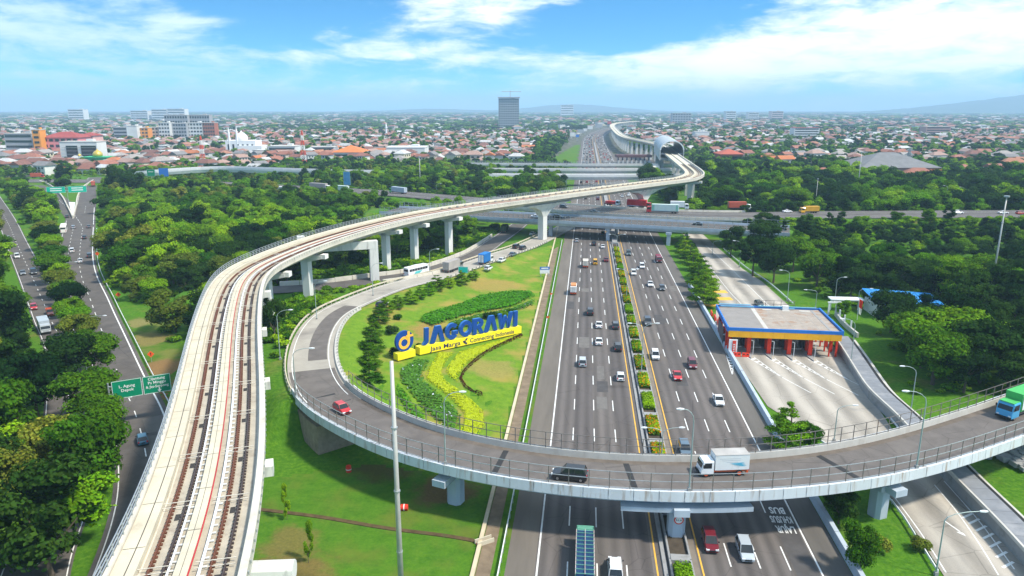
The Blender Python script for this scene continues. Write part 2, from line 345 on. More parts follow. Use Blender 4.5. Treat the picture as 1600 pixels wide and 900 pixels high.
TOLL_L = [(77.2, 330), (77.2, 298), (68, 238), (59.5, 200.8), (52.5, 178), (50.3, 157.6), (49.6, 140), (48.7, 127), (53, 112), (55.3, 93.5), (54.1, 85.4), (52.4, 75.9), (47.5, 50)]
TOLL_R = [(87, 330), (84, 288), (81.6, 248), (82, 228.7), (79.6, 197.4), (77.6, 178), (76.3, 156), (70.6, 131.7), (66.7, 114.6), (67.3, 97.2), (64.8, 79.7), (63.9, 76), (58, 50)]
TOLL_C = Path([((a[0] + b[0]) / 2, (a[1] + b[1]) / 2) for a, b in zip(TOLL_L, TOLL_R)], 2.0)
i_ab = LOOP.near(-31.5, 114)                               # the ramp meets the bank here
def terrain(X, Y):
    u = (12.6 + 0.102 * Y - 25.6) - X
    h = np.interp(u, [0, 5, 28, 44, 58, 66, 74, 125], [0, .25, 2.0, 4.3, 4.9, 4.3, 0, 0])
    fy = np.interp(Y, [100, 106, 132, 185, 215, 260, 300], [0, .1, 1, 1, .85, .35, 0]); h = h * fy
    m = LOOP.s >= i_ab; d = np.full(X.shape, 1e9); zz = np.zeros(X.shape)
    for k in np.nonzero(m)[0][::2]:
        e = (X - LOOP.p[k, 0]) ** 2 + (Y - LOOP.p[k, 1]) ** 2; q = e < d; d = np.where(q, e, d); zz = np.where(q, LOOP.p[k, 2], zz)
    ka = int(np.argmin(np.abs(LOOP.s - i_ab))); pr = (X - LOOP.p[ka, 0]) * LOOP.d[ka, 0] + (Y - LOOP.p[ka, 1]) * LOOP.d[ka, 1]; cut = np.clip((pr - .5) / 4, 0, 1); cut = np.where(d < 900, cut, 1.0); cut = np.where(Y > 150, 1.0, cut)
    d = np.sqrt(d); w = np.clip((13 - d) / 6.5, 0, 1); w = w * w * (3 - 2 * w) * cut; h = h * cut; h = h * (1 - w) + (zz - .12) * w
    d, zz = SIDE.dist(X, Y); w = np.clip((9 - d) / 4.5, 0, 1); w = np.where(X > -95, w, 0); h = h * (1 - w) + (zz - .12) * w
    d, zz = LEFT.dist(X, Y); h = h * np.clip((d - 7) / 7, 0, 1)
    dd, zz = BR2.dist(X, Y)                                # banks carrying the crossing road left and right of the overpass
    w = np.clip((22 - dd) / 9, 0, 1); bank = np.where((X < -30) | (X > 105), 1.0, np.clip(np.maximum((-12 - X) / 18, (X - 92) / 13), 0, 1))
    h = np.maximum(h, w * bank * (zz - .15))
    for br, x0, x1, half in ((BR1, -46, 97, 10.5), (BR3, -6, 122, 6), (BR4, -6, 126, 6), (BR5, -20, 165, 8)):     # approach banks of the other bridges
        dd, zz = br.dist(X, Y); h = np.maximum(h, np.clip((half + 6 - dd) / 5, 0, 1) * np.clip(np.maximum((x0 - X) / 9, (X - x1) / 9), 0, 1) * np.where((X > (-72 if br is BR1 else -130)) & (X < (118 if br is BR1 else 260)), 1, 0) * (zz - .8))
    return h - 0.05
def ax(lims):
    out = []
    for a, b, st in lims: out.append(np.arange(a, b, st))
    return np.concatenate(out)
def ground_z(x, y): return float(terrain(np.array([[x]]), np.array([[y]]))[0, 0])
def build_ground():
    gx = np.r_[-20000, -9000, -4000, -2000, -1200, -800, -600, ax([(-480, -130, 12), (-130, 20, 1.5), (20, 140, 6), (140, 500, 12)]), 600, 800, 1200, 2000, 4000, 9000, 20000]
    gy = np.r_[-2000, -500, -100, 0, 40, 70, ax([(90, 330, 1.6), (330, 640, 8)]), 640, 700, 800, 1000, 1400, 2000, 3000, 5000, 8000, 12000, 20000]
    X, Y = np.meshgrid(gx, gy); Z = terrain(X, Y)
    m = bpy.data.materials.new('ground'); m.use_nodes = True; t = m.node_tree; b = t.nodes['Principled BSDF']; MATS['ground'] = m
    g = N(t, 'ShaderNodeNewGeometry'); P = g.outputs['Position']
    def nz(sc, det=5, ro=.6):
        n = N(t, 'ShaderNodeTexNoise', ins={'Scale': sc, 'Detail': float(det), 'Roughness': ro}); L(t, P, n.inputs['Vector']); return n.outputs[0]
    fine, mid, big = nz(1.3, 5, .7), nz(.09), nz(.012)
    gr = ramp(t, fine, [(.25, (.032, .10, .007)), (.5, (.062, .165, .010)), (.75, (.12, .23, .017))])
    dry = ramp(t, fine, [(.3, (.13, .135, .03)), (.7, (.23, .19, .06))])
    mr = N(t, 'ShaderNodeMapRange', interpolation_type='SMOOTHSTEP', ins={1: .52, 2: .72}); L(t, mid, mr.inputs[0])
    c = mix_col(t, math_node(t, 'MULTIPLY', mr.outputs[0], .65), gr, dry)
    sp = N(t, 'ShaderNodeSeparateXYZ'); L(t, P, sp.inputs[0])
    city = N(t, 'ShaderNodeMapRange', ins={1: 640.0, 2: 760.0}); L(t, sp.outputs[1], city.inputs[0])
    town = ramp(t, mid, [(.35, (.03, .06, .018)), (.5, (.10, .10, .08)), (.65, (.2, .18, .15))])
    c = mix_col(t, city.outputs[0], c, town)
    L(t, c, b.inputs['Base Color']); b.inputs['Roughness'].default_value = .95; b.inputs['Specular IOR Level'].default_value = .1
    bp = N(t, 'ShaderNodeBump', ins={'Strength': .5, 'Distance': .25}); L(t, fine, bp.inputs['Height']); L(t, bp.outputs[0], b.inputs['Normal'])
    struct(obj('ground', grid_mesh('ground', X, Y, Z, m)))
build_ground()
def lawn_mat(name, lo, hi, dry, amount, spots=()):
    m = bpy.data.materials.new(name); m.use_nodes = True; t = m.node_tree; b = t.nodes['Principled BSDF']; MATS[name] = m
    g = N(t, 'ShaderNodeNewGeometry'); P = g.outputs['Position']
    n1 = N(t, 'ShaderNodeTexNoise', ins={'Scale': 2.2, 'Detail': 6.0, 'Roughness': .7}); L(t, P, n1.inputs['Vector'])
    n2 = N(t, 'ShaderNodeTexNoise', ins={'Scale': .11, 'Detail': 5.0, 'Roughness': .55}); L(t, P, n2.inputs['Vector'])
    n4 = N(t, 'ShaderNodeTexNoise', ins={'Scale': .55, 'Detail': 4.0, 'Roughness': .6}); L(t, P, n4.inputs['Vector'])
    c = ramp(t, math_node(t, 'MULTIPLY_ADD', n4.outputs[0], .6, math_node(t, 'MULTIPLY', n1.outputs[0], .4)), [(.32, lo), (.66, hi)])
    mr = N(t, 'ShaderNodeMapRange', interpolation_type='SMOOTHSTEP', ins={1: .45, 2: .68}); L(t, n2.outputs[0], mr.inputs[0])
    c = mix_col(t, math_node(t, 'MULTIPLY', mr.outputs[0], amount), c, dry)
    n3 = N(t, 'ShaderNodeTexNoise', ins={'Scale': .28, 'Detail': 6.0, 'Roughness': .65}); L(t, P, n3.inputs['Vector'])
    for (sx, sy, sr, sc) in spots:                         # worn earth
        ds = N(t, 'ShaderNodeVectorMath', operation='DISTANCE'); L(t, P, ds.inputs[0]); ds.inputs[1].default_value = (sx, sy, 0)
        v = math_node(t, 'MULTIPLY_ADD', n3.outputs[0], -1.6 * sr, math_node(t, 'ADD', ds.outputs['Value'], .8 * sr))
        mm = N(t, 'ShaderNodeMapRange', interpolation_type='SMOOTHSTEP', ins={1: sr * 1.15, 2: sr * .55}); L(t, v, mm.inputs[0])
        c = mix_col(t, math_node(t, 'MULTIPLY', mm.outputs[0], .85), c, ramp(t, n1.outputs[0], [(.3, tuple(k * .75 for k in sc)), (.7, tuple(k * 1.2 for k in sc))]))
    L(t, c, b.inputs['Base Color']); b.inputs['Roughness'].default_value = .95; b.inputs['Specular IOR Level'].default_value = .1
    bp = N(t, 'ShaderNodeBump', ins={'Strength': .4, 'Distance': .15}); L(t, n1.outputs[0], bp.inputs['Height']); L(t, bp.outputs[0], b.inputs['Normal'])
    return m
lawn = lawn_mat('lawn', (.08, .18, .012), (.16, .265, .02), (.32, .24, .06), .85, [(*survey(672, 512, 2.5)[:2], 7, (.3, .19, .06)), (*survey(770, 445, 1)[:2], 10, (.3, .22, .06)), (*survey(770, 575, .5)[:2], 6, (.25, .22, .06))])
lawn2 = lawn_mat('lawn_dark', (.040, .125, .009), (.085, .19, .014), (.15, .15, .03), .5, [(-27, 75, 6.5, (.17, .115, .04)), (-29, 83, 4, (.16, .13, .04)), (-20, 104, 6, (.1, .09, .03)), (-10, 96, 5, (.16, .09, .045)), (12, 71, 3, (.2, .14, .06))])
scrub = lawn_mat('dry_soil', (.19, .15, .05), (.27, .19, .08), (.25, .12, .055), .8)

# ---------------------------------------------------------------- lawns laid over the terrain
def sheet(name, poly, m, lift=0.03, step=2.0):
    """a sheet that follows the terrain inside a plan polygon (grid cells whose centre lies inside)"""
    P = np.array(poly); x0, y0 = P.min(0); x1, y1 = P.max(0)
    X, Y = np.meshgrid(np.arange(x0, x1 + step, step), np.arange(y0, y1 + step, step))
    ins = inside(P, X, Y); Xs, Ys = X.copy(), Y.copy()
    Z = terrain(X, Y) + lift
    idx = np.arange(X.size).reshape(X.shape)
    cx, cy = (X[:-1, :-1] + step / 2), (Y[:-1, :-1] + step / 2); ok = inside(P, cx, cy)
    f = np.stack([idx[:-1, :-1], idx[:-1, 1:], idx[1:, 1:], idx[1:, :-1]], -1)[ok]
    return struct(obj(name, np_mesh(name, np.stack([X, Y, Z], -1).reshape(-1, 3), f, m)))
def inside(P, X, Y):
    r = np.zeros(X.shape, bool); n = len(P)
    for i in range(n):
        x1, y1 = P[i]; x2, y2 = P[(i + 1) % n]
        c = ((y1 > Y) != (y2 > Y)) & (X < (x2 - x1) * (Y - y1) / (y2 - y1 + 1e-12) + x1); r ^= c
    return r
def drain(Y): return 12.6 + 0.102 * Y - 25.7
ins_loop = [tuple(LOOP.at(q, 4.0)[:2]) for q in np.arange(LOOP.near(-16, 100), LOOP.near(2, 282), 4)]
sheet('lawn', ins_loop + [(drain(Y), Y) for Y in range(292, 96, -6)], lawn, .04, 1.0)
sheet('lawn', [(drain(98), 98), (-22, 104), (-36, 100), (-40, 88), (-34, 60), (drain(60), 60)], lawn2, .04, 1.0)
gs = [tuple(survey(*p)[:2]) for p in ((196, 492), (250, 500), (330, 580), (335, 690), (268, 655), (238, 588))]
sheet('grass_bank', gs, lawn_mat('bank', (.040, .115, .009), (.08, .175, .014), (.2, .17, .05), .6, [(*survey(228, 530)[:2], 7, (.22, .17, .06)), (*survey(250, 575)[:2], 7, (.24, .13, .06)), (*survey(262, 610)[:2], 6, (.25, .12, .055)), (*survey(212, 505)[:2], 5, (.22, .19, .07))]), .03, 1.0)
sheet('grass_bank', [(hw_x(Y) - 22, Y) for Y in (440, 560, 700, 850, 1000, 1150)] + [(hw_x(Y) - o, Y) for Y, o in ((1150, 30), (1000, 40), (850, 50), (700, 62), (560, 60), (440, 60))], lawn2, .05, 6.0)
# ---------------------------------------------------------------- roads
def road_strip(name, path, o0, o1, a, b, m, dz=0.05, step=3.0):
    mb = MB(); path.ribbon(mb, o0, o1, dz, a, b, step); return struct(mb.build(name, m))
def line(mb, path, off, w, dz, a, b, step=6.0): path.ribbon(mb, off - w / 2, off + w / 2, dz, a, b, step)
highway = road_strip('highway', HW, -21.2, 20.9, 0, HW.len, asphalt, .05, 4)
def yS(Y): return HW.near(hw_x(Y), Y)
for off in (-17.3, 17.3):
    mb = MB(); line(mb, HW, off, .22, .058, 0, HW.len, 8); o = mb.build('edge_line', white_paint, highway)
for off in (-2.6, 2.95):
    mb = MB(); line(mb, HW, off, .2, .058, 0, HW.len, 8); o = mb.build('edge_line', yellow_paint, highway)
def dash_mesh(w, l, m):
    mb = MB(); mb.quad((-w / 2, -l / 2, 0), (w / 2, -l / 2, 0), (w / 2, l / 2, 0), (-w / 2, l / 2, 0)); return mb.mesh('lane_dash', m)
dashm = dash_mesh(.17, 5.0, white_paint)
def dashes(path, offs, road, a, b, period=13.0, phase=0.0, far=1e9, dz=.058, me=dashm):
    farmb = MB()
    for off in offs:
        q = a + phase
        while q < b:
            if q < far:
                o = obj('lane_dash', me, road, path.at(q, off, dz), path.ang(q))
            else:
                for dq in (0,): path.ribbon(farmb, off - .09, off + .09, dz, q - 2.5, q + 2.5, 5)
            q += period
    if farmb.v: o = farmb.build('distant_lane_dashes', white_paint, road); o['kind'] = 'stuff'
dashes(HW, (-13.6, -9.95, -6.3), highway, 6, 1000, phase=3.0, far=300)
dashes(HW, (6.55, 10.1, 13.7), highway, 6, 1000, phase=9.0, far=300)
# dark resurfaced lane bands and lighter seams
for off, w in ((-11.8, 3.3), (-4.4, 2.6), (8.4, 3.2)):
    mb = MB(); HW.ribbon(mb, off - w / 2, off + w / 2, .054, 0, 330, 6); mb.build('resurfaced_lane', mat('asphalt_lane', (.102, .089, .085), .9, .2, .3, .2, stretch=(-HWA, 14)), highway)
lane_wear(MATS['asphalt_lane'])
mb = MB(); HW.ribbon(mb, 14.2, 17.0, .0545, 0, 60, 5); mb.build('bus_lane_patch', mat('asphalt_bus', (.082, .076, .075), .9, .2, .4, .2), highway)
mb = MB(); HW.ribbon(mb, -21.15, -17.6, .0545, 0, 420, 6); mb.build('hard_shoulder', mat('asphalt_shoulder', (.15, .13, .11), .93, .2, .3, .2, stretch=(-HWA, 8)), highway)
mb = MB(); HW.ribbon(mb, 17.6, 20.85, .0545, 0, 330, 6); mb.build('hard_shoulder', mat('asphalt_shoulder_right', (.125, .114, .103), .93, .2, .3, .2, stretch=(-HWA, 8), stain=(.085, .078, .074), stain_scale=.09), highway)
# patched trenches and repairs in the lanes
for k in range(16):
    q, off = rnd.uniform(34, 240), rnd.choice((-15.5, -11.8, -8.1, -4.5, 4.8, 8.3, 11.9, 15.5)); mb = MB(); HW.ribbon(mb, off - rnd.uniform(.5, 1.6), off + rnd.uniform(.5, 1.6), .0552 + k * .00017, q, q + rnd.uniform(2, 9), 3); mb.build('road_patch', mat('patch_dark' if k % 3 else 'patch_light', (.075, .07, .07) if k % 3 else (.15, .138, .128), .93, .2, .6), highway)
# drain strip with a concrete edge beside the left shoulder, and the grassed verge with a guard rail
mb = MB(); HW.ribbon(mb, -24.7, -22.9, .02, 0, 300, 6); struct(mb.build('drain_strip', mat('drain_gravel', (.20, .15, .10), .95, .3, .5, .2)))
mb = MB(); HW.sweep(mb, [(-25.3, -.1), (-24.8, -.1), (-24.8, .3), (-25.3, .3)], 0, 300, 6); struct(mb.build('drain_kerb', mat('drain_kerb', (.56, .47, .33), .9, .12, .5)))
mb = MB(); HW.ribbon(mb, -22.9, -21.2, .035, 0, 300, 6); struct(mb.build('grass_verge', lawn2))

# ---------------------------------------------------------------- ramp, side road, left roads
loop_road = road_strip('loop_road', LOOP, -4.6, 4.6, i_ab - 2, LOOP.len, concrete_road, .05, 1.5)
q0 = LOOP.near(-40, 140)
mb = MB(); LOOP.ribbon(mb, -.6, 3.2, .056, q0 - 2, LOOP.near(-38, 181), 1.5); mb.build('asphalt_patch', asphalt_ramp, loop_road)
mb = MB(); LOOP.ribbon(mb, -4.3, 4.3, .058, i_ab - 2, q0 - 8, 1.5); mb.build('asphalt_patch', asphalt_ramp, loop_road)
for off in (-3.7, 3.5):
    mb = MB(); line(mb, LOOP, off, .16, .064, i_ab + 2, LOOP.len, 1.5); mb.build('edge_line', white_paint, loop_road)
side_road = road_strip('side_road', SIDE, -4.3, 4.3, 0, SIDE.len, asphalt2, .06, 2)
for off in (-3.7, 3.6):
    mb = MB(); line(mb, SIDE, off, .15, .066, SIDE.len * .45, SIDE.len, 2); mb.build('edge_line', white_paint, side_road)
mb = MB(); qs = LEFT.ss(0, LEFT.len, 3.0)
lw = lambda q: float(np.interp(LEFT.at(q).y, [150, 250, 370, 420], [-5, -8.5, -8.5, -5.5]))
mb.loft([[LEFT.at(q, lw(q), .05), LEFT.at(q, 5.0, .05)] for q in qs], caps=False, closed=False); left_road = struct(mb.build('avenue', asphalt2))
dashes(LEFT, (-4.2,), left_road, LEFT.near(-130, 235), LEFT.near(-205, 345), 9.0, 5, me=dash_mesh(.17, 3.4, white_paint))
mb = MB(); line(mb, LEFT, 4.1, .3, .058, 0, 420, 3); mb.build('edge_line', white_paint, left_road)
mb = MB(); mb.loft([[LEFT.at(q, lw(q) + .6, .058), LEFT.at(q, lw(q) + .76, .058)] for q in qs], caps=False, closed=False); mb.build('edge_line', white_paint, left_road)
mb = MB(); mb.poly([(*survey(*p)[:2], .075) for p in ((114, 343), (117.5, 316), (107.5, 316))]); mb.build('painted_nose', white_paint, left_road)
dashes(LEFT, (-.3,), left_road, 20, 430, 9.0, 3, me=dash_mesh(.17, 3.4, white_paint))
for k, (a, b) in enumerate(((108, 116), (117.4, 124))):
    mb = MB(); q = LEFT.near(-58, 118); LEFT.ribbon(mb, .5, 4.2, .057, q - 8 + k * 8.5, q - .8 + k * 8.5, 2); mb.build('concrete_repair', mat('repair_slab', (.13, .12, .11), .9, .1, .5), left_road)
left_road2 = road_strip('avenue', LEFT2, -4.0, 4.0, 0, LEFT2.len, asphalt2, .05, 3)
for off in (-3.6, 3.6):
    mb = MB(); line(mb, LEFT2, off, .15, .058, 0, LEFT2.len, 3); mb.build('edge_line', white_paint, left_road2)
dashes(LEFT2, (0,), left_road2, 10, 420, 7.5, 0, me=dash_mesh(.15, 2.6, white_paint))
fork = road_strip('avenue_branch', FORK, -5, 5, 0, FORK.len, asphalt2, .062, 3)
dashes(FORK, (0,), fork, 12, FORK.len, 9.0, 0, dz=.07)
farx = road_strip('far_crossing_road', FARX, -6, 6, 0, 220, asphalt2, .08, 4)
toll_road = MB()
for i in range(len(TOLL_L) - 1):
    for k in range(4):
        def lp(P, t): return (P[i][0] + (P[i + 1][0] - P[i][0]) * t, P[i][1] + (P[i + 1][1] - P[i][1]) * t, .05)
        toll_road.quad(lp(TOLL_R, k / 4), lp(TOLL_L, k / 4), lp(TOLL_L, (k + 1) / 4), lp(TOLL_R, (k + 1) / 4))
toll_road.f = [f[::-1] for f in toll_road.f]
toll_road = struct(toll_road.build('toll_road', toll_paving))
br2_road = road_strip('crossing_road', BR2, -12, 12, 0, BR2.len, asphalt2, .05, 4)
for off in (-8.2, -4.6, 4.2, 8):
    mb = MB(); line(mb, BR2, off, .14, .057, 0, BR2.len, 5); mb.build('lane_line', white_paint, br2_road)
# ================================================================ railway viaduct
def build_lrt():
    root = thing('railway_viaduct', 'long pale concrete elevated railway viaduct curving over the motorway', 'viaduct', tuple(LRT.at(0, 0, -18)))
    Z = LRT; st0, st1 = Z.near(131, 600), Z.near(150, 722); n1 = Z.near(100, 402)
    mb = MB(); Z.sweep(mb, [(-2.7, -1.9), (2.7, -1.9), (4.0, -.8), (5.5, -.3), (5.5, .25), (-5.5, .25), (-5.5, -.3), (-4.0, -.8)], 0, Z.len, 3); mb.build('deck', concrete_lrt, root)
    mb = MB(); Z.ribbon(mb, -3.1, 4.6, .258, 0, 520, 3); mb.build('track_bed', slab, root)
    mb = MB(); Z.sweep(mb, [(4.75, .25), (5.5, .2), (5.56, 1.2), (4.9, 1.2)], 0, Z.len, 3); mb.build('parapet', concrete_lrt, root)
    mb = MB(); Z.sweep(mb, [(-5.56, .2), (-5.1, .25), (-5.2, 1.15), (-5.56, 1.15)], 0, Z.len, 3); mb.build('parapet', concrete_lrt, root)
    mb = MB(); Z.sweep(mb, [(-5.1, .25), (-3.25, .25), (-3.25, .95), (-5.1, .95)], 0, Z.len, 3); mb.build('side_walkway', cream, root)
    mb = MB(); Z.ribbon(mb, -4.02, -3.94, .958, 0, 200, 2); mb.build('walkway_joint', dark_gap, root)
    mb = MB(); Z.sweep(mb, [(-.3, .25), (.8, .25), (.8, .8), (-.3, .8)], 0, Z.len, 3); mb.build('centre_walkway', cream, root)
    mb = MB(); Z.ribbon(mb, .22, .26, .806, 0, 140, 2); mb.build('walkway_joint', dark_gap, root)
    for q in np.arange(3, 150, 7.5):
        mb = MB(); Z.ribbon(mb, -5.05, -3.28, .962, q, q + .07, .07); mb.build('walkway_joint', dark_gap, root); mb = MB(); Z.ribbon(mb, -.28, .78, .812, q + 2, q + 2.07, .07); mb.build('walkway_joint', dark_gap, root)
    mb = MB(); Z.sweep(mb, [(.84, .74), (.94, .74), (.94, .84), (.84, .84)], 0, 300, 2); mb.build('red_cable', mat('red_cable', (.45, .03, .04), .6), root)
    for off, m in ((-2.4, rail_m), (-1.25, rail_dark), (2.45, rail_m), (3.55, rail_dark)):
        mb = MB(); Z.sweep(mb, [(off - .09, .42), (off + .09, .42), (off + .07, .66), (off - .07, .66)], 0, 520, 2); mb.build('rail', m, root)
        mb = MB(); Z.sweep(mb, [(off - .3, .262), (off + .3, .262), (off + .25, .36), (off - .25, .36)], 0, 520, 3); mb.build('rail_plinth', slab, root)
        mb = MB()
        for q in np.arange(.3, 300, .62): mb.box(Z.at(q, off + .02, .44), (.46, .24, .14), Z.ang(q))
        o = mb.build('rail_fastenings', m, root); o['kind'] = 'stuff'
    for off, w, c in ((-.85, .16, white_metal), (1.62, .22, white_metal)):
        mb = MB(); Z.sweep(mb, [(off - w / 2, .5), (off + w / 2, .5), (off + w / 2, .62), (off - w / 2, .62)], 0, 420, 2); mb.build('cable_tray', c, root)
        mb = MB()
        for q in np.arange(1, 260, 1.25): mb.box(Z.at(q, off + .2, .42), (.5, .09, .12), Z.ang(q))
        o = mb.build('tray_brackets', c, root); o['kind'] = 'stuff'
    dr = MB(); dr.box((0, 0, 0), (.5, 1.1, .012)); dr = dr.mesh('track_drain', dark_gap)
    cp = MB(); cp.tube([(-1.6, 0, 0), (1.6, 0, 0)], .045, 5); cp = cp.mesh('cross_pipe', concrete_lrt)
    for q in np.arange(4, 170, 10.4):
        for off in (-1.75, 3.05):
            obj('track_drain', dr, root, Z.at(q - 1.3, off, .274) - root.location, Z.ang(q))
            for d in (0, .75): obj('cross_pipe', cp, root, Z.at(q + d, off - .3, .62 + d * .1) - root.location, Z.ang(q))
    # left hand steel railing
    for h in (1.55, 1.95, 2.35):
        mb = MB(); Z.sweep(mb, [(-5.5, h - .04), (-5.41, h - .04), (-5.41, h + .04), (-5.5, h + .04)], 0, n1, 2); mb.build('hand_rail', steel, root)
    pm = MB(); pm.box((0, 0, .6), (.09, .09, 1.2)); pm = pm.mesh('railing_post', steel); k = 0
    for q in np.arange(1, n1, 1.6):
        k += 1
        if k > 290: break
        obj('railing_post', pm, root, Z.at(q, -5.45, 1.15) - root.location, Z.ang(q))
    bm_ = MB()
    for q in np.arange(2, 300, 1.5):
        bm_.box(Z.at(q, 5.62, .85), (.1, .14, .3), Z.ang(q))
    o = bm_.build('parapet_brackets', steel, root); o['kind'] = 'stuff'
    nb = MB()
    for q in np.arange(Z.near(-20, 262), n1, 4.2): nb.box(Z.at(q, -3.12, .8), (.25, 1.0, .5), Z.ang(q), )
    o = nb.build('side_boxes', concrete_grey, root); o['kind'] = 'stuff'
    # piers
    def pier(q, w=2.0, d=2.2, flare=False, cap=True, foot=-1.0):
        c = Z.at(q); a = Z.ang(q); mb = MB()
        mb.box((c.x, c.y, (15.2 + foot) / 2), (w, d, 15.2 - foot), a)
        if flare:
            for k, (h0, h1, w0, w1) in enumerate(((12.2, 15.85, 3.0, 7.4),)):
                cs, sn = math.cos(a), math.sin(a)
                def rg(ww, dd, z): return [(c.x + i * cs - j * sn, c.y + i * sn + j * cs, z) for i, j in ((-ww / 2, -dd / 2), (ww / 2, -dd / 2), (ww / 2, dd / 2), (-ww / 2, dd / 2))]
                mb.loft([rg(w * 1.02, d * 1.02, 10.5), rg(w0 * 1.4, d * 2.6, 13.2), rg(w1 * .8, d * 6, 15.0), rg(w1, d * 12, 16.05)])
        o = mb.build('pier', concrete_pier, root)
        if cap and not flare:
            mb = MB(); cs, sn = math.cos(a), math.sin(a)
            def rg(x, hz): return [(c.x + x * cs - j * sn, c.y + x * sn + j * cs, z) for j, z in ((-1.1, hz), (1.1, hz), (1.1, 16.1), (-1.1, 16.1))]
            mb.loft([rg(-4.6, 15.3), rg(-1.3, 14.4), rg(1.3, 14.4), rg(5.2, 15.3)])
            mb.box((c.x + 5.5 * cs, c.y + 5.5 * sn, 15.9), (1.5, 2.0, 1.2), a)
            mb.build('pier_cap', concrete_pier, root)
        return o
    for px, py in ((-31, 72), (-40.5, 97), (-50, 122), (-58.5, 150), (-60.6, 171), (-55.5, 193), (-42.5, 235), (-33, 248), (-22.6, 264)):
        pier(Z.near(px, py))
    q = Z.near(-49.5, 214)                                  # portal frame with a wide cross beam
    c = Z.at(q); a = 0.32; cs, sn = math.cos(a), math.sin(a)
    mb = MB(); mb.box((c.x - 2.2 * cs, c.y - 2.2 * sn, 14.6), (23.4, 2.6, 2.4), a); mb.box((c.x - 13.0 * cs, c.y - 13.0 * sn, 17), (2.2, 2.6, 2.6), a); mb.build('portal_beam', concrete_pier, root)
    for off in (8.2, -12.2):
        mb = MB(); mb.box((c.x + off * cs, c.y + off * sn, 6.7), (2.6, 2.5, 13.4), a); mb.build('portal_leg', concrete_pier, root)
    mb = MB(); mb.tube([(-27, 59.0, 12.6), (-20.6, 59.4, 12.6)], 1.0, 12); mb.build('portal_beam', concrete_pier, root)
    pier(Z.near(13.5, 305), 3.0, 2.6, flare=True, cap=False)
    pier(Z.near(66, 360), 3.2, 2.8, flare=True, cap=False)
    for px, py in ((99, 398), (109, 435), (112, 470), (116, 505), (121, 540), (126, 575)): pier(Z.near(px, py), 2.4, 2.6)
    q = st1 + 6
    while q < Z.len - 20: pier(q, 2.4, 3.4, cap=False); q += 27
    # arched station hall
    s = thing('railway_station', 'grey barrel-roofed elevated railway station hall astride the far viaduct', 'station', tuple(Z.at(st0, 0, -18)))
    roofm = mat('station_roof', (.50, .53, .54), .45, .1, .2, metallic=.3); nseg = 14
    def arch(q, ro, base, rise, n=nseg): return [Z.at(q, ro * math.cos(math.pi * (1 - k / n)), base + rise * math.sin(math.pi * k / n) - 0) for k in range(n + 1)]
    mb = MB(); qs = np.linspace(st0, st1, 14)
    mb.loft([arch(q, 9.6, 4.0, 7.6) for q in qs], closed=False, caps=False); mb.loft([arch(q, 9.3, 4.0, 7.3)[::-1] for q in qs], closed=False, caps=False); mb.build('barrel_roof', roofm, s)
    mb = MB()
    for q in (st0 - .2, st0 + 1.2):
        o_, i_ = arch(q, 9.75, 4.0, 7.8), arch(q, 8.9, 4.0, 6.9)
        for k in range(nseg): mb.quad(o_[k], o_[k + 1], i_[k + 1], i_[k])
    o_ = [arch(q, 9.76, 4.0, 7.82) for q in (st0 - .2, st0 + 1.2)]
    for k in range(nseg): mb.quad(o_[0][k], o_[1][k], o_[1][k + 1], o_[0][k + 1])
    mb.build('arch_rim', white_metal, s)
    for sgn in (-1, 1):
        mb = MB(); w = [(9.2, -4.5), (9.75, -4.5), (9.75, 4.2), (9.2, 4.2)]
        if sgn < 0: w = [(-a, b) for a, b in w][::-1]
        Z.sweep(mb, w, st0, st1, 8); mb.build('side_wall', mat('station_wall', (.52, .52, .50), .7, .1, .2), s)
    mb = MB(); Z.sweep(mb, [(-9.2, -4.4), (9.2, -4.4), (9.2, -2.4), (-9.2, -2.4)], st0 + .3, st1, 8); mb.build('concourse', concrete_grey, s)
    for sgn in (-1, 1):
        mb = MB(); w = [(5.7, .3), (9.1, .3), (9.1, 1.3), (5.7, 1.3)]
        if sgn < 0: w = [(-a, b) for a, b in w][::-1]
        Z.sweep(mb, w, st0 + 2, st1, 10); mb.build('platform', concrete_grey, s)
    mb = MB(); Z.sweep(mb, [(-15.5, -17.9), (-9.9, -17.9), (-9.9, -9), (-15.5, -9)], st0 - 14, st0 + 30, 10); mb.build('entrance_block', mat('entrance_cream', (.6, .57, .5), .8, .08, .3), s)
    for q in np.linspace(st0 + 4, st1 - 4, 6):
        for off in (-7, 7):
            mb = MB(); c = Z.at(q, off); mb.box((c.x, c.y, 6.6), (1.6, 1.6, 13.6), Z.ang(q)); mb.build('column', concrete_grey, s)
    for k in range(9):
        mb = MB(); q = st0 + 6 + k * 13; mb.loft([arch(q + d, 9.64, 4.0, 7.66) for d in (0, .5)], closed=False, caps=False); mb.build('roof_rib', white_metal, s)
build_lrt()

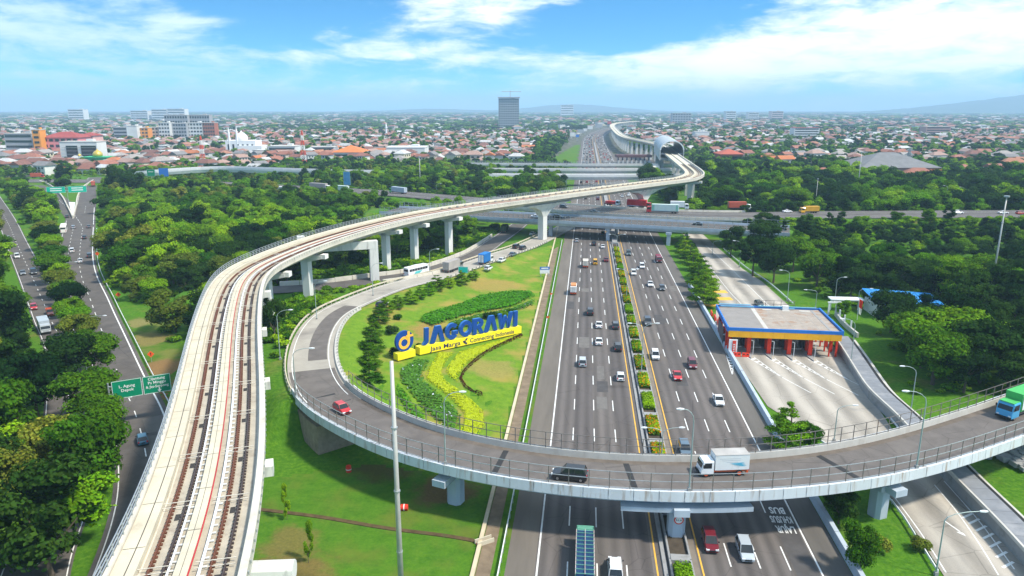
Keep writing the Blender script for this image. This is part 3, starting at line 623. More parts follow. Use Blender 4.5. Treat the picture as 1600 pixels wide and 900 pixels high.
# ================================================================ loop ramp bridge
def build_ramp():
    Z = LOOP; e = i_ab
    root = thing('ramp_bridge', 'curved road bridge with white parapets sweeping across the motorway in the foreground', 'bridge', tuple(Z.at(Z.near(22, 85), 0, -7)))
    loc = Vector(root.location)
    mb = MB(); Z.sweep(mb, [(-3.6, -1.5), (3.6, -1.5), (4.2, -.45), (5.2, -.3), (5.2, 0), (-5.2, 0), (-5.2, -.3), (-4.2, -.45)], 0, e + 3, 2); mb.build('deck', concrete_blue, root)
    mb = MB(); Z.ribbon(mb, -4.62, 4.62, .02, 0, e, 2); rd = mb.build('roadway', asphalt_ramp, root)
    mb = MB(); Z.ribbon(mb, -4.6, -3.5, .026, 0, e, 2); mb.build('dusty_edge', mat('dusty_edge', (.14, .115, .095), .95, .25, .5), rd)
    mb = MB(); Z.ribbon(mb, 3.6, 4.6, .026, 0, e, 2); mb.build('dusty_edge', MATS['dusty_edge'], rd)
    for (px, py, l, w) in ((1298, 722, 7.5, .9), (985, 740, 7.6, .8), (785, 718, 7.6, .8), (530, 625, 6, .7), (505, 614, 3.5, 1.8)):
        p = survey(px, py, 7); q = Z.near(p.x, p.y); mb = MB(); mb.box((0, 0, 0), (l, w, .008)); o = mb.build('tar_strip', asphalt_blk, rd, world=False)
        o.location = Z.at(q, 0, .034); o.rotation_euler = (0, 0, Z.ang(q) + .12)
    # parapet panels: outer face panels stand proud with open joints
    n = int((e + 6) / 3.0)
    for sgn, side in ((-1, 'outer'), (1, 'inner')):
        mb = MB(); pr = [(4.65, 0), (5.0, 0), (4.95, .95), (4.7, .95)]
        if sgn < 0: pr = [(-a, b) for a, b in pr][::-1]
        Z.sweep(mb, pr, 0, e + 8, 2); mb.build('parapet', concrete_white if sgn < 0 else concrete, root)
        pr = [(5.003, -.42), (5.26, -.42), (5.22, .99), (5.003, .99)] if sgn > 0 else [(-5.26, -.42), (-5.003, -.42), (-5.003, .99), (-5.22, .99)]
        a0 = 0.0
        for k in range(n):
            q = k * 3.0; mb = MB(); d = rnd.uniform(-.015, .015)
            Z.sweep(mb, [(a + d * (1 if sgn > 0 else -1) * (abs(a) > 5.1), b) for a, b in pr], q + .04, q + 2.96, 1.5); mb.build('parapet_panel', concrete_white, root)
        for h in (1.14, 2.2, 3.3):
            mb = MB(); Z.sweep(mb, [(sgn * 4.83 - .035, h - .035), (sgn * 4.83 + .035, h - .035), (sgn * 4.83 + .035, h + .035), (sgn * 4.83 - .035, h + .035)], 0, e + 6, 2); mb.build('hand_rail', steel_brown if sgn > 0 else steel, root)
    pm = MB(); pm.box((0, 0, 1.2), (.08, .1, 2.4)); pm = pm.mesh('railing_post', steel_brown)
    for sgn in (-1, 1):
        q = 1.0
        while q < e + 6: obj('railing_post', pm, root, Z.at(q, sgn * 4.83, .93) - loc, Z.ang(q)); q += 2.45
    # piers with hammer heads
    def pier(x, y, w=2.2, d=2.2, wide=11.0, hx=False):
        q = Z.near(x, y); c = Z.at(q, 0, 0); a = Z.ang(q); cs, sn = math.cos(a), math.sin(a)
        mb = MB(); oc = [(w / 2, d * .28), (w * .28, d / 2), (-w * .28, d / 2), (-w / 2, d * .28), (-w / 2, -d * .28), (-w * .28, -d / 2), (w * .28, -d / 2), (w / 2, -d * .28)]
        px, py = x, y
        mb.prism([(px + i * cs - j * sn, py + i * sn + j * cs) for i, j in oc], -.5, 4.75); mb.build('pier', concrete_blue, root)
        mb = MB(); mb.box((px, py, 4.95), (w * 1.5, d * 1.5, .8), a); mb.build('pier_head', concrete_blue, root)
        mb = MB(); mb.box((c.x, c.y, 5.05), (wide, 2.0, .95), a)
        mb.build('cross_beam', concrete_blue, root)
        return Vector((px, py, 0)), a
    pier(21.7, 84.5); pier(-8.1, 93); pier(51.0, 89.5); pier(86, 117); pier(111, 146)
    c = Vector((22.5, 80.6, 0)); q = Z.near(22.5, 85); a = Z.ang(q)
    mb = MB(); Z.sweep(mb, [(-4.9, -2.15), (4.9, -2.15), (4.9, -1.52), (-4.9, -1.52)], q - 8, q + 8, 2); mb.build('crosshead', concrete_blue, root)
    # stone abutment bank where the bridge lands
    q = e - 3; mb = MB()
    Z.sweep(mb, [(-5.0, -6.5), (5.0, -6.5), (5.0, -1.52), (-5.0, -1.52)], q - 2, q + 7, 2); mb.build('abutment', mat('abutment_stone', (.32, .24, .18), .95, .25, 1.2, .3), root)
    # road sign on the middle pier, facing the camera
    return root
RAMP = build_ramp()
def loop_barriers():
    """guard rail and low parapets along the loop where it runs on the ground"""
    a, b = i_ab + 8, LOOP.near(18, 330)
    r = thing('guard_rail', 'pale concrete guard rail along the outer edge of the loop road', 'guard rail', tuple(LOOP.at(a, -4.9)))
    mb = MB(); LOOP.sweep(mb, [(-5.05, .45), (-4.85, .45), (-4.85, .85), (-5.05, .85)], a, b, 2); mb.build('rail', cream, r)
    pm = MB(); pm.box((0, 0, .2), (.2, .25, .8)); pm = pm.mesh('post', concrete_lrt); q = a
    while q < b - 1: obj('post', pm, r, LOOP.at(q, -5.15, .12) - r.location, LOOP.ang(q)); q += 2.2
    r = thing('guard_rail', 'low grey kerb parapet on the inner edge of the loop road beside the lawn', 'parapet', tuple(LOOP.at(a, 4.9)))
    mb = MB(); LOOP.sweep(mb, [(4.6, 0), (5.5, 0), (5.4, .5), (4.75, .5)], a, LOOP.near(-36, 178), 2); mb.build('kerb', concrete, r)
    pm = MB(); pm.box((0, 0, .3), (.3, .3, .7)); pm = pm.mesh('post', concrete); q = a
    while q < LOOP.near(-36, 178): obj('post', pm, r, LOOP.at(q, 5.35, .3) - r.location, LOOP.ang(q)); q += 2.2
    q0, q1 = LOOP.near(-20, 222), LOOP.near(10, 300)
    r = thing('bollard_fence', 'row of short dark posts with a rail between loop road and lawn', 'fence', tuple(LOOP.at(q0, 4.9)))
    mb = MB(); LOOP.sweep(mb, [(4.95, .45), (5.05, .45), (5.05, .6), (4.95, .6)], q0, q1, 3); mb.build('rail', cream, r)
    pm = MB(); pm.box((0, 0, .3), (.25, .25, .9)); pm = pm.mesh('post', concrete_grey); q = q0
    while q < q1: obj('post', pm, r, LOOP.at(q, 5.15, .2) - r.location, LOOP.ang(q)); q += 2.6
    # side road walls
    for nm, off, s0, s1, h, lab in (('wall', -4.7, SIDE.len * .12, SIDE.len * .8, 1.3, 'long cream concrete wall on the far side of the side road with the bus'),
                                    ('wall', 4.6, SIDE.len * .27, SIDE.len * .46, 1.1, 'short cream concrete wall between side road and viaduct portal leg')):
        w = thing(nm, lab, 'wall', tuple(SIDE.at(s0, off)))
        q = s0
        while q < s1 - 3:
            mb = MB(); hh = h * rnd.uniform(.93, 1.05); SIDE.sweep(mb, [(off - .3, -.6), (off + .3, -.6), (off + .2, hh), (off - .2, hh)], q + .05, q + 5.9, 2); mb.build('wall_panel', concrete_lrt, w); q += 6
loop_barriers()
def overpass(name, path, a, b, half, label, depth=1.6, paint=concrete_blue, piers=(), fence=True, road=asphalt2, ph=.9, fence_m=steel, zground=0):
    r = thing(name, label, 'bridge', tuple(path.at((a + b) / 2, 0, -7))); loc = Vector(r.location)
    mb = MB(); path.sweep(mb, [(-half + .8, -depth), (half - .8, -depth), (half, -.5), (half, .03), (-half, .03), (-half, -.5)], a, b, 4); mb.build('deck', paint, r)
    if road: mb = MB(); path.ribbon(mb, -half + .4, half - .4, .045, a, b, 4); mb.build('roadway', road, r)
    for s in (-1, 1):
        pr = [(half - .35, .02), (half + .1, -.25), (half + .1, ph), (half - .25, ph)]
        if s < 0: pr = [(-x, z) for x, z in pr][::-1]
        q = a
        while q < b - 1:
            mb = MB(); path.sweep(mb, pr, q + .06, min(q + 7.94, b), 4); mb.build('parapet_panel', paint, r); q += 8
        if fence:
            for h in (1.7, 2.85): mb = MB(); path.sweep(mb, [(s * half - .05, h - .05), (s * half + .05, h - .05), (s * half + .05, h + .05), (s * half - .05, h + .05)], a, b, 6); mb.build('hand_rail', fence_m, r)
            pm = MB(); pm.box((0, 0, 1.0), (.16, .16, 2.0)); pm = pm.mesh('railing_post', fence_m); q = a + .5
            while q < b: obj('railing_post', pm, r, path.at(q, s * half, ph) - loc, path.ang(q)); q += 2.4
    for (x, y) in piers:
        q = path.near(x, y); an = path.ang(q); mb = MB(); mb.box((x, y, 2.4), (1.5, 1.5, 5.2), an); mb.build('pier', paint, r)
        mb = MB(); mb.box((x, y, 4.9), (2.6, 2.2, 1.0), an); mb.build('pier_head', paint, r)
    return r
overpass('overpass', BR1, BR1.near(-60, 348), BR1.near(112, 286), 10, 'near blue-grey road overpass with tall railing above the motorway', piers=[(41.3, 304.5), (hw_x(298) + 22, 293.5), (47.5, 322), (hw_x(300) - 26, 315), (77, 312)])
overpass('overpass', BR2, BR2.near(-20, 392), BR2.near(112, 330), 12.5, 'second overpass carrying the container trucks behind the railed one', piers=[(46, 338), (48, 352), (20, 360), (75, 336), (hw_x(345) + 24, 345)], road=None, fence=False, paint=concrete_lrt)
overpass('overpass', BR3, BR3.near(-20, 536), BR3.near(135, 534), 5.5, 'white distant overpass on slim piers, nearest of the far bridges', piers=[(39.5, 529), (66.8, 530), (99, 530)], fence=False, paint=mat('white_bridge', (.66, .66, .66), .8, .08, .3), ph=1.3, depth=2.4, road=concrete_road)
overpass('overpass', BR4, BR4.near(-20, 588), BR4.near(140, 585), 5, 'middle one of the pale distant overpasses, between two others', piers=[(40, 585), (72, 584), (108, 584)], fence=False, paint=mat('grey_bridge', (.55, .55, .54), .8, .08, .3), ph=1.2, depth=2.2, road=concrete_road)
overpass('overpass', BR5, BR5.near(-40, 664), BR5.near(180, 652), 7, 'farthest pale overpass just before the distant toll plaza', piers=[(40, 653), (78, 652), (115, 651)], fence=True, paint=MATS['grey_bridge'], ph=1.0)
overpass('overpass', FARX, FARX.near(-325, 596), FARX.near(-110, 570), 6, 'white curved overpass in the left distance behind the woods', piers=[(-270, 594), (-235, 602), (-200, 588), (-160, 578)], fence=False, paint=MATS['white_bridge'], ph=1.4, depth=2.6)
# ================================================================ motorway furniture
def build_median():
    r = thing('median_planter', 'long low concrete planter running along the motorway median', 'planter', (hw_x(80), 80, 0)); loc = Vector(r.location)
    for off in (-.95, 1.6):
        q = 0.0
        while q < 255:
            mb = MB(); HW.sweep(mb, [(off - .12, 0), (off + .12, 0), (off + .12, .75), (off - .12, .75)], q + .05, q + 5.4, 6); mb.build('planter_wall', concrete_grey, r); q += 5.5
    mb = MB(); HW.ribbon(mb, -.82, 1.47, .35, 0, 255, 6); mb.build('planter_soil', mat('planter_soil', (.07, .055, .04), .95, .3, 1.0), r)
    cm = MB(); cm.box((0, 0, .4), (2.28, 1.3, .85)); cm = cm.mesh('cross_block', concrete_grey)
    for q in np.arange(6, 255, 10.9): obj('cross_block', cm, r, HW.at(q, .325) - loc, HW.ang(q))
    mb = MB(); HW.sweep(mb, [(-1.9, .0), (-1.3, .0), (-1.35, .28), (-1.85, .28)], 0, 255, 6); mb.build('kerb', concrete_grey, r)
    mb = MB(); HW.ribbon(mb, 1.75, 2.6, .062, 0, 330, 6); mb.build('gutter_strip', mat('gutter', (.20, .17, .14), .95, .2, .4), r)
    mb = MB(); HW.sweep(mb, [(-.8, 0), (1.5, 0), (1.4, .9), (-.7, .9)], 256, 1180, 10); o = mb.build('far_kerb', concrete_grey, r)
build_median()
def build_wall():
    a, b = 4, HW.near(hw_x(226), 226)
    r = thing('wall', 'pale grey concrete wall between motorway and toll plaza', 'wall', tuple(HW.at(40, 21.3)))
    q = a
    while q < b:
        mb = MB(); HW.sweep(mb, [(21.0, 0), (22.0, 0), (21.75, 1.15), (21.15, 1.15)], q + .04, min(q + 5.96, b), 3); mb.build('wall_panel', concrete_blue, r); q += 6
build_wall()
def w_beam(path, off, a, b, label, post=steel, spacing=2.0, h=.75):
    r = thing('guard_rail', label, 'guard rail', tuple(path.at(a, off)))
    mb = MB(); path.sweep(mb, [(off - .06, h - .32), (off + .06, h - .32), (off + .06, h), (off - .06, h)], a, b, 4); mb.build('rail', white_metal, r)
    pm = MB(); pm.box((0, 0, .35), (.12, .12, .7)); pm = pm.mesh('post', post); q = a + .5
    while q < b: obj('post', pm, r, path.at(q, off + .1) - r.location, path.ang(q)); q += spacing
w_beam(HW, -21.9, 2, 262, 'white steel guard rail on the grass verge left of the motorway')
w_beam(LEFT, 5.6, 40, 330, 'pale steel guard rail along the avenue below the woods', spacing=3.0)
# guard rails of the toll road south of the plaza
TR = Path([(p[0] + .8, p[1]) for p in TOLL_R][::-1], 2.0, 4); TL = Path([(p[0] - .5, p[1]) for p in TOLL_L][::-1], 2.0, 4)
w_beam(TR, .2, TR.near(67.5, 97), TR.near(77, 156), 'thin steel guard rail right of the toll road bend', h=.7)
w_beam(TL, -.2, TL.near(52, 76), TL.near(54, 112), 'steel guard rail left of the toll road under the ramp', h=.7)
w_beam(TR, .6, TR.near(80, 200), TR.near(85, 285), 'guard rail on the right of the toll road before the booths', h=.7)
# toll road markings
tmk = MB()
for (x, y) in ():
    pass
def toll_line(pts, w=.15, m=white_paint, nm='lane_line'):
    p = Path([tuple(survey(*q)[:2]) for q in pts], 2.0); mb = MB(); p.ribbon(mb, -w / 2, w / 2, .058, 0, p.len, 3); mb.build(nm, m, toll_road)
toll_line([(1395, 774), (1440, 835), (1478, 895)]); toll_line([(1460, 758), (1495, 800), (1530, 850), (1560, 899)])
toll_line([(1475, 752), (1530, 815), (1585, 890)])
hat = MB(); hat.box((0, 0, 0), (2.4, .35, .006)); hat = hat.mesh('hatch_bar', white_paint)
for (px, py) in ((1500, 806), (1510, 815), (1521, 826), (1532, 838), (1543, 851), (1553, 867), (1563, 883)):
    p = survey(px + 12, py); obj('hatch_bar', hat, toll_road, (p.x, p.y, .06), .5)
mb = MB(); mb.box((0, 0, 0), (.2, 2.6, .006)); mb.poly([(-.1, -1.3, .003), (-.55, -1.3, .003), (-.1, -2.4, .003)]); mb.poly([(-.1, -1.5, .003), (.1, -1.5, .003), (.1, -1.9, .003), (-.1, -2.4, .003)])
o = mb.build('road_arrow', white_paint, toll_road, world=False); p = survey(1488, 823); o.location = (p.x, p.y, .06); o.rotation_euler = (0, 0, .22)
for pts in (((1090, 392), (1135, 450), (1158, 475)), ((1103, 384), (1132, 410), (1185, 462), (1225, 500))): toll_line(pts)
for (px, py) in ((1125, 460), (1131, 466)): pass
for (px, py, w, l) in ((1124, 456, 4.5, 3.5), (1131, 467, 4.8, 3.5), (1113, 477, 4.5, 2.5)):
    mb = MB(); mb.box((0, 0, 0), (w, l, .006)); o = mb.build('yellow_panel_marking', yellow_paint, toll_road, world=False); p = survey(px, py); o.location = (p.x, p.y, .06)
for k in range(5):
    p = survey(1118 + 14 * k, 397 + 13 * k); mb = MB(); mb.box((0, 0, 0), (9 + k * 1.4, .22, .006)); o = mb.build('slab_joint', mat('slab_joint', (.38, .36, .33), .9), toll_road, world=False); o.location = (p.x - 1.2, p.y, .057); o.rotation_euler = (0, 0, -.05)

# ---------------------------------------------------------------- toll plaza
def build_toll():
    c0, c1 = survey(1138, 511, 6.6), survey(1317, 518, 6.6); c2, c3 = survey(1278, 486, 6.6), survey(1117, 479, 6.6)
    e1 = (c1 - c0); W_ = e1.length; e1.normalize(); D_ = 19.0; e2 = Vector((-e1.y, e1.x, 0)); a = math.atan2(e1.y, e1.x)
    r = thing('toll_plaza', 'toll plaza with flat roof, blue and yellow fascia and red pillars', 'toll plaza', (c0.x, c0.y, 0), a)
    def part(mb, nm, m, par=r): return mb.build(nm, m, par, world=False)
    roofm = mat('toll_roof', (.34, .29, .245), .9, .16, .5, .1, stain=(.30, .16, .09), stain_scale=.3, stain_lim=(.54, .68))
    mb = MB(); mb.box((W_ / 2, D_ / 2, 6.05), (W_ - .6, D_ - .6, .5)); roof = part(mb, 'roof', roofm)
    mb = MB(); mb.box((W_ * .17, D_ / 2, 6.306), (W_ * .30, D_ - 2, .012)); part(mb, 'roof_sheet', mat('roof_sheet', (.26, .24, .225), .9, .1, .5), roof)
    mb = MB(); mb.box((W_ * .345, D_ / 2, 6.32), (.9, D_ - 1.6, .04)); part(mb, 'roof_seam', concrete, roof)
    mb = MB(); mb.box((W_ - 2.2, D_ / 2, 6.32), (.5, D_ - 1.4, .05)); part(mb, 'roof_seam', concrete_grey, roof)
    for (x, y, w, d) in ((W_ * .48, D_ - 1.6, 2.2, .9), (W_ * .66, D_ - 1.8, 1.8, 1.2), (W_ * .84, D_ - 1.8, 2.6, 1.0)):
        mb = MB(); mb.box((x, y, 6.33), (w, d, .06)); part(mb, 'roof_patch', concrete, roof)
    for rr in range(5):
        mb = MB(); x = W_ * .36 + rr * W_ * .115; mb.box((x, D_ / 2, 6.306), (.06, D_ - 2, .012)); part(mb, 'roof_joint', concrete_grey, roof)
    bl = mat('fascia_blue', (.02, .17, .55), .5, .08, .6); ye = mat('fascia_yellow', (.85, .42, .02), .5, .08, .6)
    for nm, m, z0, z1, o_ in (('blue_fascia', bl, 5.85, 6.6, 0), ('yellow_fascia', ye, 4.35, 5.84, .12)):
        nseg = 10
        for k in range(nseg):
            x0, x1 = o_ + (W_ - 2 * o_) * k / nseg, o_ + (W_ - 2 * o_) * (k + 1) / nseg
            mb = MB(); mb.box(((x0 + x1) / 2, o_ - .15 if nm[0] == 'b' else -.12, (z0 + z1) / 2), (x1 - x0 - .03, .28, z1 - z0)); part(mb, nm, m)
    mb = MB(); mb.box((W_ / 2, D_ + .1, 6.25), (W_, .28, .9)); part(mb, 'blue_fascia', bl)
    for x in (-.05, W_ + .05): mb = MB(); mb.box((x, D_ / 2, 6.2), (.34, D_ + .5, 1.12)); part(mb, 'blue_fascia', bl)
    # pipework and sign frame on the roof's far edge
    pp = mat('pipe_blue', (.16, .42, .58), .5)
    for x0, x1, y, z in ((.5, W_ * .33, D_ - .1, 7.0), (.8, W_ * .36, D_ - .9, 6.7), (W_ * .4, W_ - 1, D_ - .4, 6.85), (W_ * .62, W_ * .75, D_ - 1.1, 6.6)):
        mb = MB(); mb.tube([(x0, y, z), (x1, y, z)], .14, 6); part(mb, 'roof_pipe', pp)
    for x in (W_ * .42, W_ * .48, W_ * .56, W_ * .63, W_ * .70, W_ * .76): mb = MB(); mb.tube([(x, D_ + .3, 6.2), (x, D_ + .3, 8.3)], .06, 5); part(mb, 'sign_frame_post', steel_brown)
    for z in (7.3, 8.2): mb = MB(); mb.tube([(W_ * .42, D_ + .3, z), (W_ * .76, D_ + .3, z)], .06, 5); part(mb, 'sign_frame_bar', steel_brown)
    mb = MB(); mb.box((W_ * .66, D_ - 1.2, 6.9), (1.4, .8, 1.0)); part(mb, 'air_unit', white_metal)
    # islands, booths and pillars
    xs = [W_ * .03, W_ * .205, W_ * .385, W_ * .565, W_ * .75]
    boothm = mat('booth_dark', (.07, .075, .085), .5, .2, 1.0)
    for k, x in enumerate(xs):
        mb = MB(); mb.prism([(x - .8, 1), (x, -2.6), (x + .8, 1), (x + .8, D_ - 1), (x, D_ + 2.5), (x - .8, D_ - 1)], 0, .28); part(mb, 'island', concrete_grey)
        mb = MB(); mb.box((x, 7.5, 1.5), (1.35, 2.6, 2.4)); bo = part(mb, 'booth', boothm)
        mb = MB(); mb.box((x, 7.5, 1.95), (1.39, 1.9, .8)); part(mb, 'booth_window', glass, bo)
        mb = MB(); mb.box((x, 7.5, 2.78), (1.5, 2.8, .15)); part(mb, 'booth_roof', white_metal, bo)
        for y in (1.4, D_ - 3): mb = MB(); mb.box((x, y, 2.4), (.85, .7, 4.4)); part(mb, 'pillar', red_paint)
        mb = MB(); mb.box((x, 4.6, 1.4), (.5, .7, 2.4)); part(mb, 'payment_post', red_paint)
        mb = MB(); mb.tube([(x + .75, -.2, .2), (x + .75, -.2, 3.6), (x + .2, -.2, 3.7)], .07, 5); part(mb, 'camera_pole', white_metal)
        mb = MB(); mb.tube([(x + .9, 3.2, 1.0), (x + 3.2, 3.2, 1.05)], .06, 5); part(mb, 'barrier_arm', white_paint)
    mb = MB()
    for z in np.arange(.6, 4.4, .35): mb.box((xs[1] + .75, .4, z), (.5, .05, .05))
    for s in (-.25, .25): mb.box((xs[1] + .75 + s, .4, 2.4), (.05, .05, 4.2))
    part(mb, 'ladder', steel_brown)
    mb = MB(); mb.box((xs[0] + .55, -.4, 1.9), (1.9, .3, 3.8)); part(mb, 'entry_banner', white_metal)
    mb = MB(); mb.box((xs[0] + .75, -.6, 1.85), (.75, .12, 3.4)); ban = part(mb, 'banner_panel', red_paint)
    for k in range(6): mb = MB(); mb.box((xs[0] + .75, -.675, .6 + k * .42), (.42, .02, .2)); part(mb, 'banner_mark', white_paint, ban)
    for k in range(5):
        y = 1.5 + k * 3.6; mb = MB(); mb.box((W_ - .5, y, 2.3), (.4, .4, 4.4)); part(mb, 'pillar', red_paint)
        mb = MB(); mb.box((W_ - 2.0, y, 2.3), (.3, .3, 4.4)); part(mb, 'pillar', red_paint)
        mb = MB(); mb.tube([(W_ - 2.0, y, 3.2), (W_ - .5, y, 4.2)], .1, 5); part(mb, 'brace', red_paint)
    for k in range(4): mb = MB(); mb.box((.35, 3.5 + k * 4, 2.3), (.45, .45, 4.4)); part(mb, 'pillar', red_paint)
    mb = MB(); mb.box((.05, D_ * .55, 2.6), (.15, 8, 3.4)); part(mb, 'side_panel', mat('side_panel', (.16, .12, .12), .7, .3, 1.0))
    M = Matrix.Translation(Vector((c0.x, c0.y, 0))) @ Matrix.Rotation(a, 4, 'Z')
    # chevron bars painted on the road in front of each island
    for k, x in enumerate(xs):
        dx = .42 if k == 0 else .58
        tip = Vector((x + dx * 7.5 - (4.6 if k == 0 else 0), -13.5, .058)); 
        A = [Vector((x - .85, -1.0, .058)), Vector((x + .85, -1.0, .058))]
        for p in A:
            d = (tip - p).normalized(); n_ = Vector((-d.y, d.x, 0)) * .09; mb = MB(); mb.quad(*[M @ v for v in (p - n_, p + n_, tip + n_, tip - n_)]); mb.build('chevron_edge', white_paint, toll_road)
        if k:
            d = Vector((dx * .8, -1, 0)).normalized(); n_ = Vector((-d.y, d.x, 0)) * .08; e = tip + d * 9; mb = MB(); mb.quad(*[M @ v for v in (tip - n_, tip + n_, e + n_, e - n_)]); mb.build('lane_line', white_paint, toll_road)
        for j in range(6):
            t = .06 + j * .145; l, r_ = A[0].lerp(tip, t), A[1].lerp(tip, t); l2, r2 = A[0].lerp(tip, t + .05), A[1].lerp(tip, t + .05); mid, mid2 = (l + r_) / 2 + Vector((-.1, -.75 * (1 - t), 0)), (l2 + r2) / 2 + Vector((-.1, -.75 * (1 - t), 0))
            mb = MB(); mb.quad(*[M @ v for v in (l, mid, mid2, l2)]); mb.quad(*[M @ v for v in (mid, r_, r2, mid2)]); mb.build('chevron', white_paint, toll_road)
    return M, W_, D_
TM, TW, TD = build_toll()
def barrier(loc, rz, label, group=None, l=1.6):
    r = thing('plastic_barrier', label, 'barrier', loc, rz, group); mb = MB()
    mb.loft([[(-l / 2, -.28, 0), (l / 2, -.28, 0), (l / 2, .28, 0), (-l / 2, .28, 0)], [(-l / 2, -.22, .3), (l / 2, -.22, .3), (l / 2, .22, .3), (-l / 2, .22, .3)], [(-l / 2 + .05, -.12, .95), (l / 2 - .05, -.12, .95), (l / 2 - .05, .12, .95), (-l / 2 + .05, .12, .95)]])
    mb.build('body', red_paint, r, world=False)
    for s in (-1, 1): mb = MB(); mb.box((s * l * .25, -.19, .62), (.35, .06, .22)); mb.build('grip_hole', black, r, world=False)
for k, x in enumerate((2.2, 4.1)):
    p = TM @ Vector((x, -1.2, .06)); barrier(p, math.atan2(TM[1][0], TM[0][0]), ('left' if k == 0 else 'right') + ' one of two red plastic barriers closing the first toll lane')
for k in range(6):
    p = HW.at(yS(192 - k * 4.3), 22.9 + .18 * k); barrier((p.x, p.y, .05), HW.ang(100) + math.pi / 2 - .06, 'red plastic barrier between wall and toll plaza, %s from the booths' % ('sixth', 'fifth', 'fourth', 'third', 'second', 'first')[k], 'red barriers left of toll plaza', 3.4)

# ---------------------------------------------------------------- covered walkway right of the toll road
def build_walkway():
    P = Path([tuple(survey(*p)[:2]) for p in ((1322, 540), (1340, 566), (1362, 600), (1382, 628), (1428, 670), (1510, 758), (1590, 838), (1680, 935))], 1.5, 8)
    r = thing('covered_walkway', 'grey roofed walkway with dark side gutter snaking past the toll road', 'walkway', tuple(P.at(0)))
    rm = mat('walkway_roof', (.21, .22, .24), .8, .15, .4, stain=(.3, .3, .31), stain_scale=.3)
    q = 0.0
    while q < P.len - 3:
        mb = MB(); P.sweep(mb, [(-.2, 2.2), (2.8, 2.2), (2.8, 2.38), (-.2, 2.38)], q + .03, q + 2.97, 1.5); mb.build('roof_panel', rm, r); q += 3
    mb = MB(); P.sweep(mb, [(2.82, 2.1), (3.1, 2.1), (3.1, 2.6), (2.82, 2.6)], 0, P.len, 1.5); mb.build('roof_kerb', concrete, r)
    mb = MB(); P.sweep(mb, [(-1.0, 1.7), (-.25, 1.7), (-.25, 2.1), (-1.0, 2.1)], 0, P.len, 1.5); mb.build('side_gutter', black, r)
    mb = MB(); P.sweep(mb, [(-2.6, 0), (-1.1, 0), (-1.1, 1.6), (-1.9, 1.6)], 0, P.len, 1.5); mb.build('retaining_wall', concrete, r)
    mb = MB(); P.sweep(mb, [(-.1, 0), (2.7, 0), (2.7, 2.19), (-.1, 2.19)], 0, P.len, 1.5); mb.build('wall', concrete_grey, r)
    pm = MB(); pm.box((0, 0, .9), (.15, .15, 1.8)); pm = pm.mesh('post', steel_brown); q = 1
    while q < P.len: obj('post', pm, r, P.at(q, -.6) - r.location, P.ang(q)); q += 3.2
build_walkway()
def simple_wall(label, pts, h, m, thick=.3, z=0, panel=5.0, posts=True):
    P = Path([tuple(survey(*p)[:2]) for p in pts], 1.5); r = thing('wall', label, 'wall', tuple(P.at(0))); q = 0
    while q < P.len - 1:
        mb = MB(); P.sweep(mb, [(-thick / 2, z), (thick / 2, z), (thick / 2, h), (-thick / 2, h)], q + .03, min(q + panel - .03, P.len), 2); mb.build('wall_panel', m, r)
        if posts: mb = MB(); c = P.at(q); mb.box((c.x, c.y, (h + 1.8) / 2), (.35, .35, h + 1.8), P.ang(q)); mb.build('post', white_metal, r)
        q += panel
simple_wall('low white compound wall with tall white posts behind the toll plaza', [(1305, 493), (1318, 509), (1340, 528)], 1.2, concrete, .5)
simple_wall('pale concrete wall flanking the left branch of the fork', [(114, 341), (106, 325), (96, 307), (80, 292), (62, 284)], 1.3, concrete_lrt, .6, posts=False)
simple_wall('pale concrete wall flanking the right branch of the fork', [(115, 341), (119, 325), (122, 308), (130, 294), (146, 283)], 1.3, concrete_lrt, .6, posts=False)
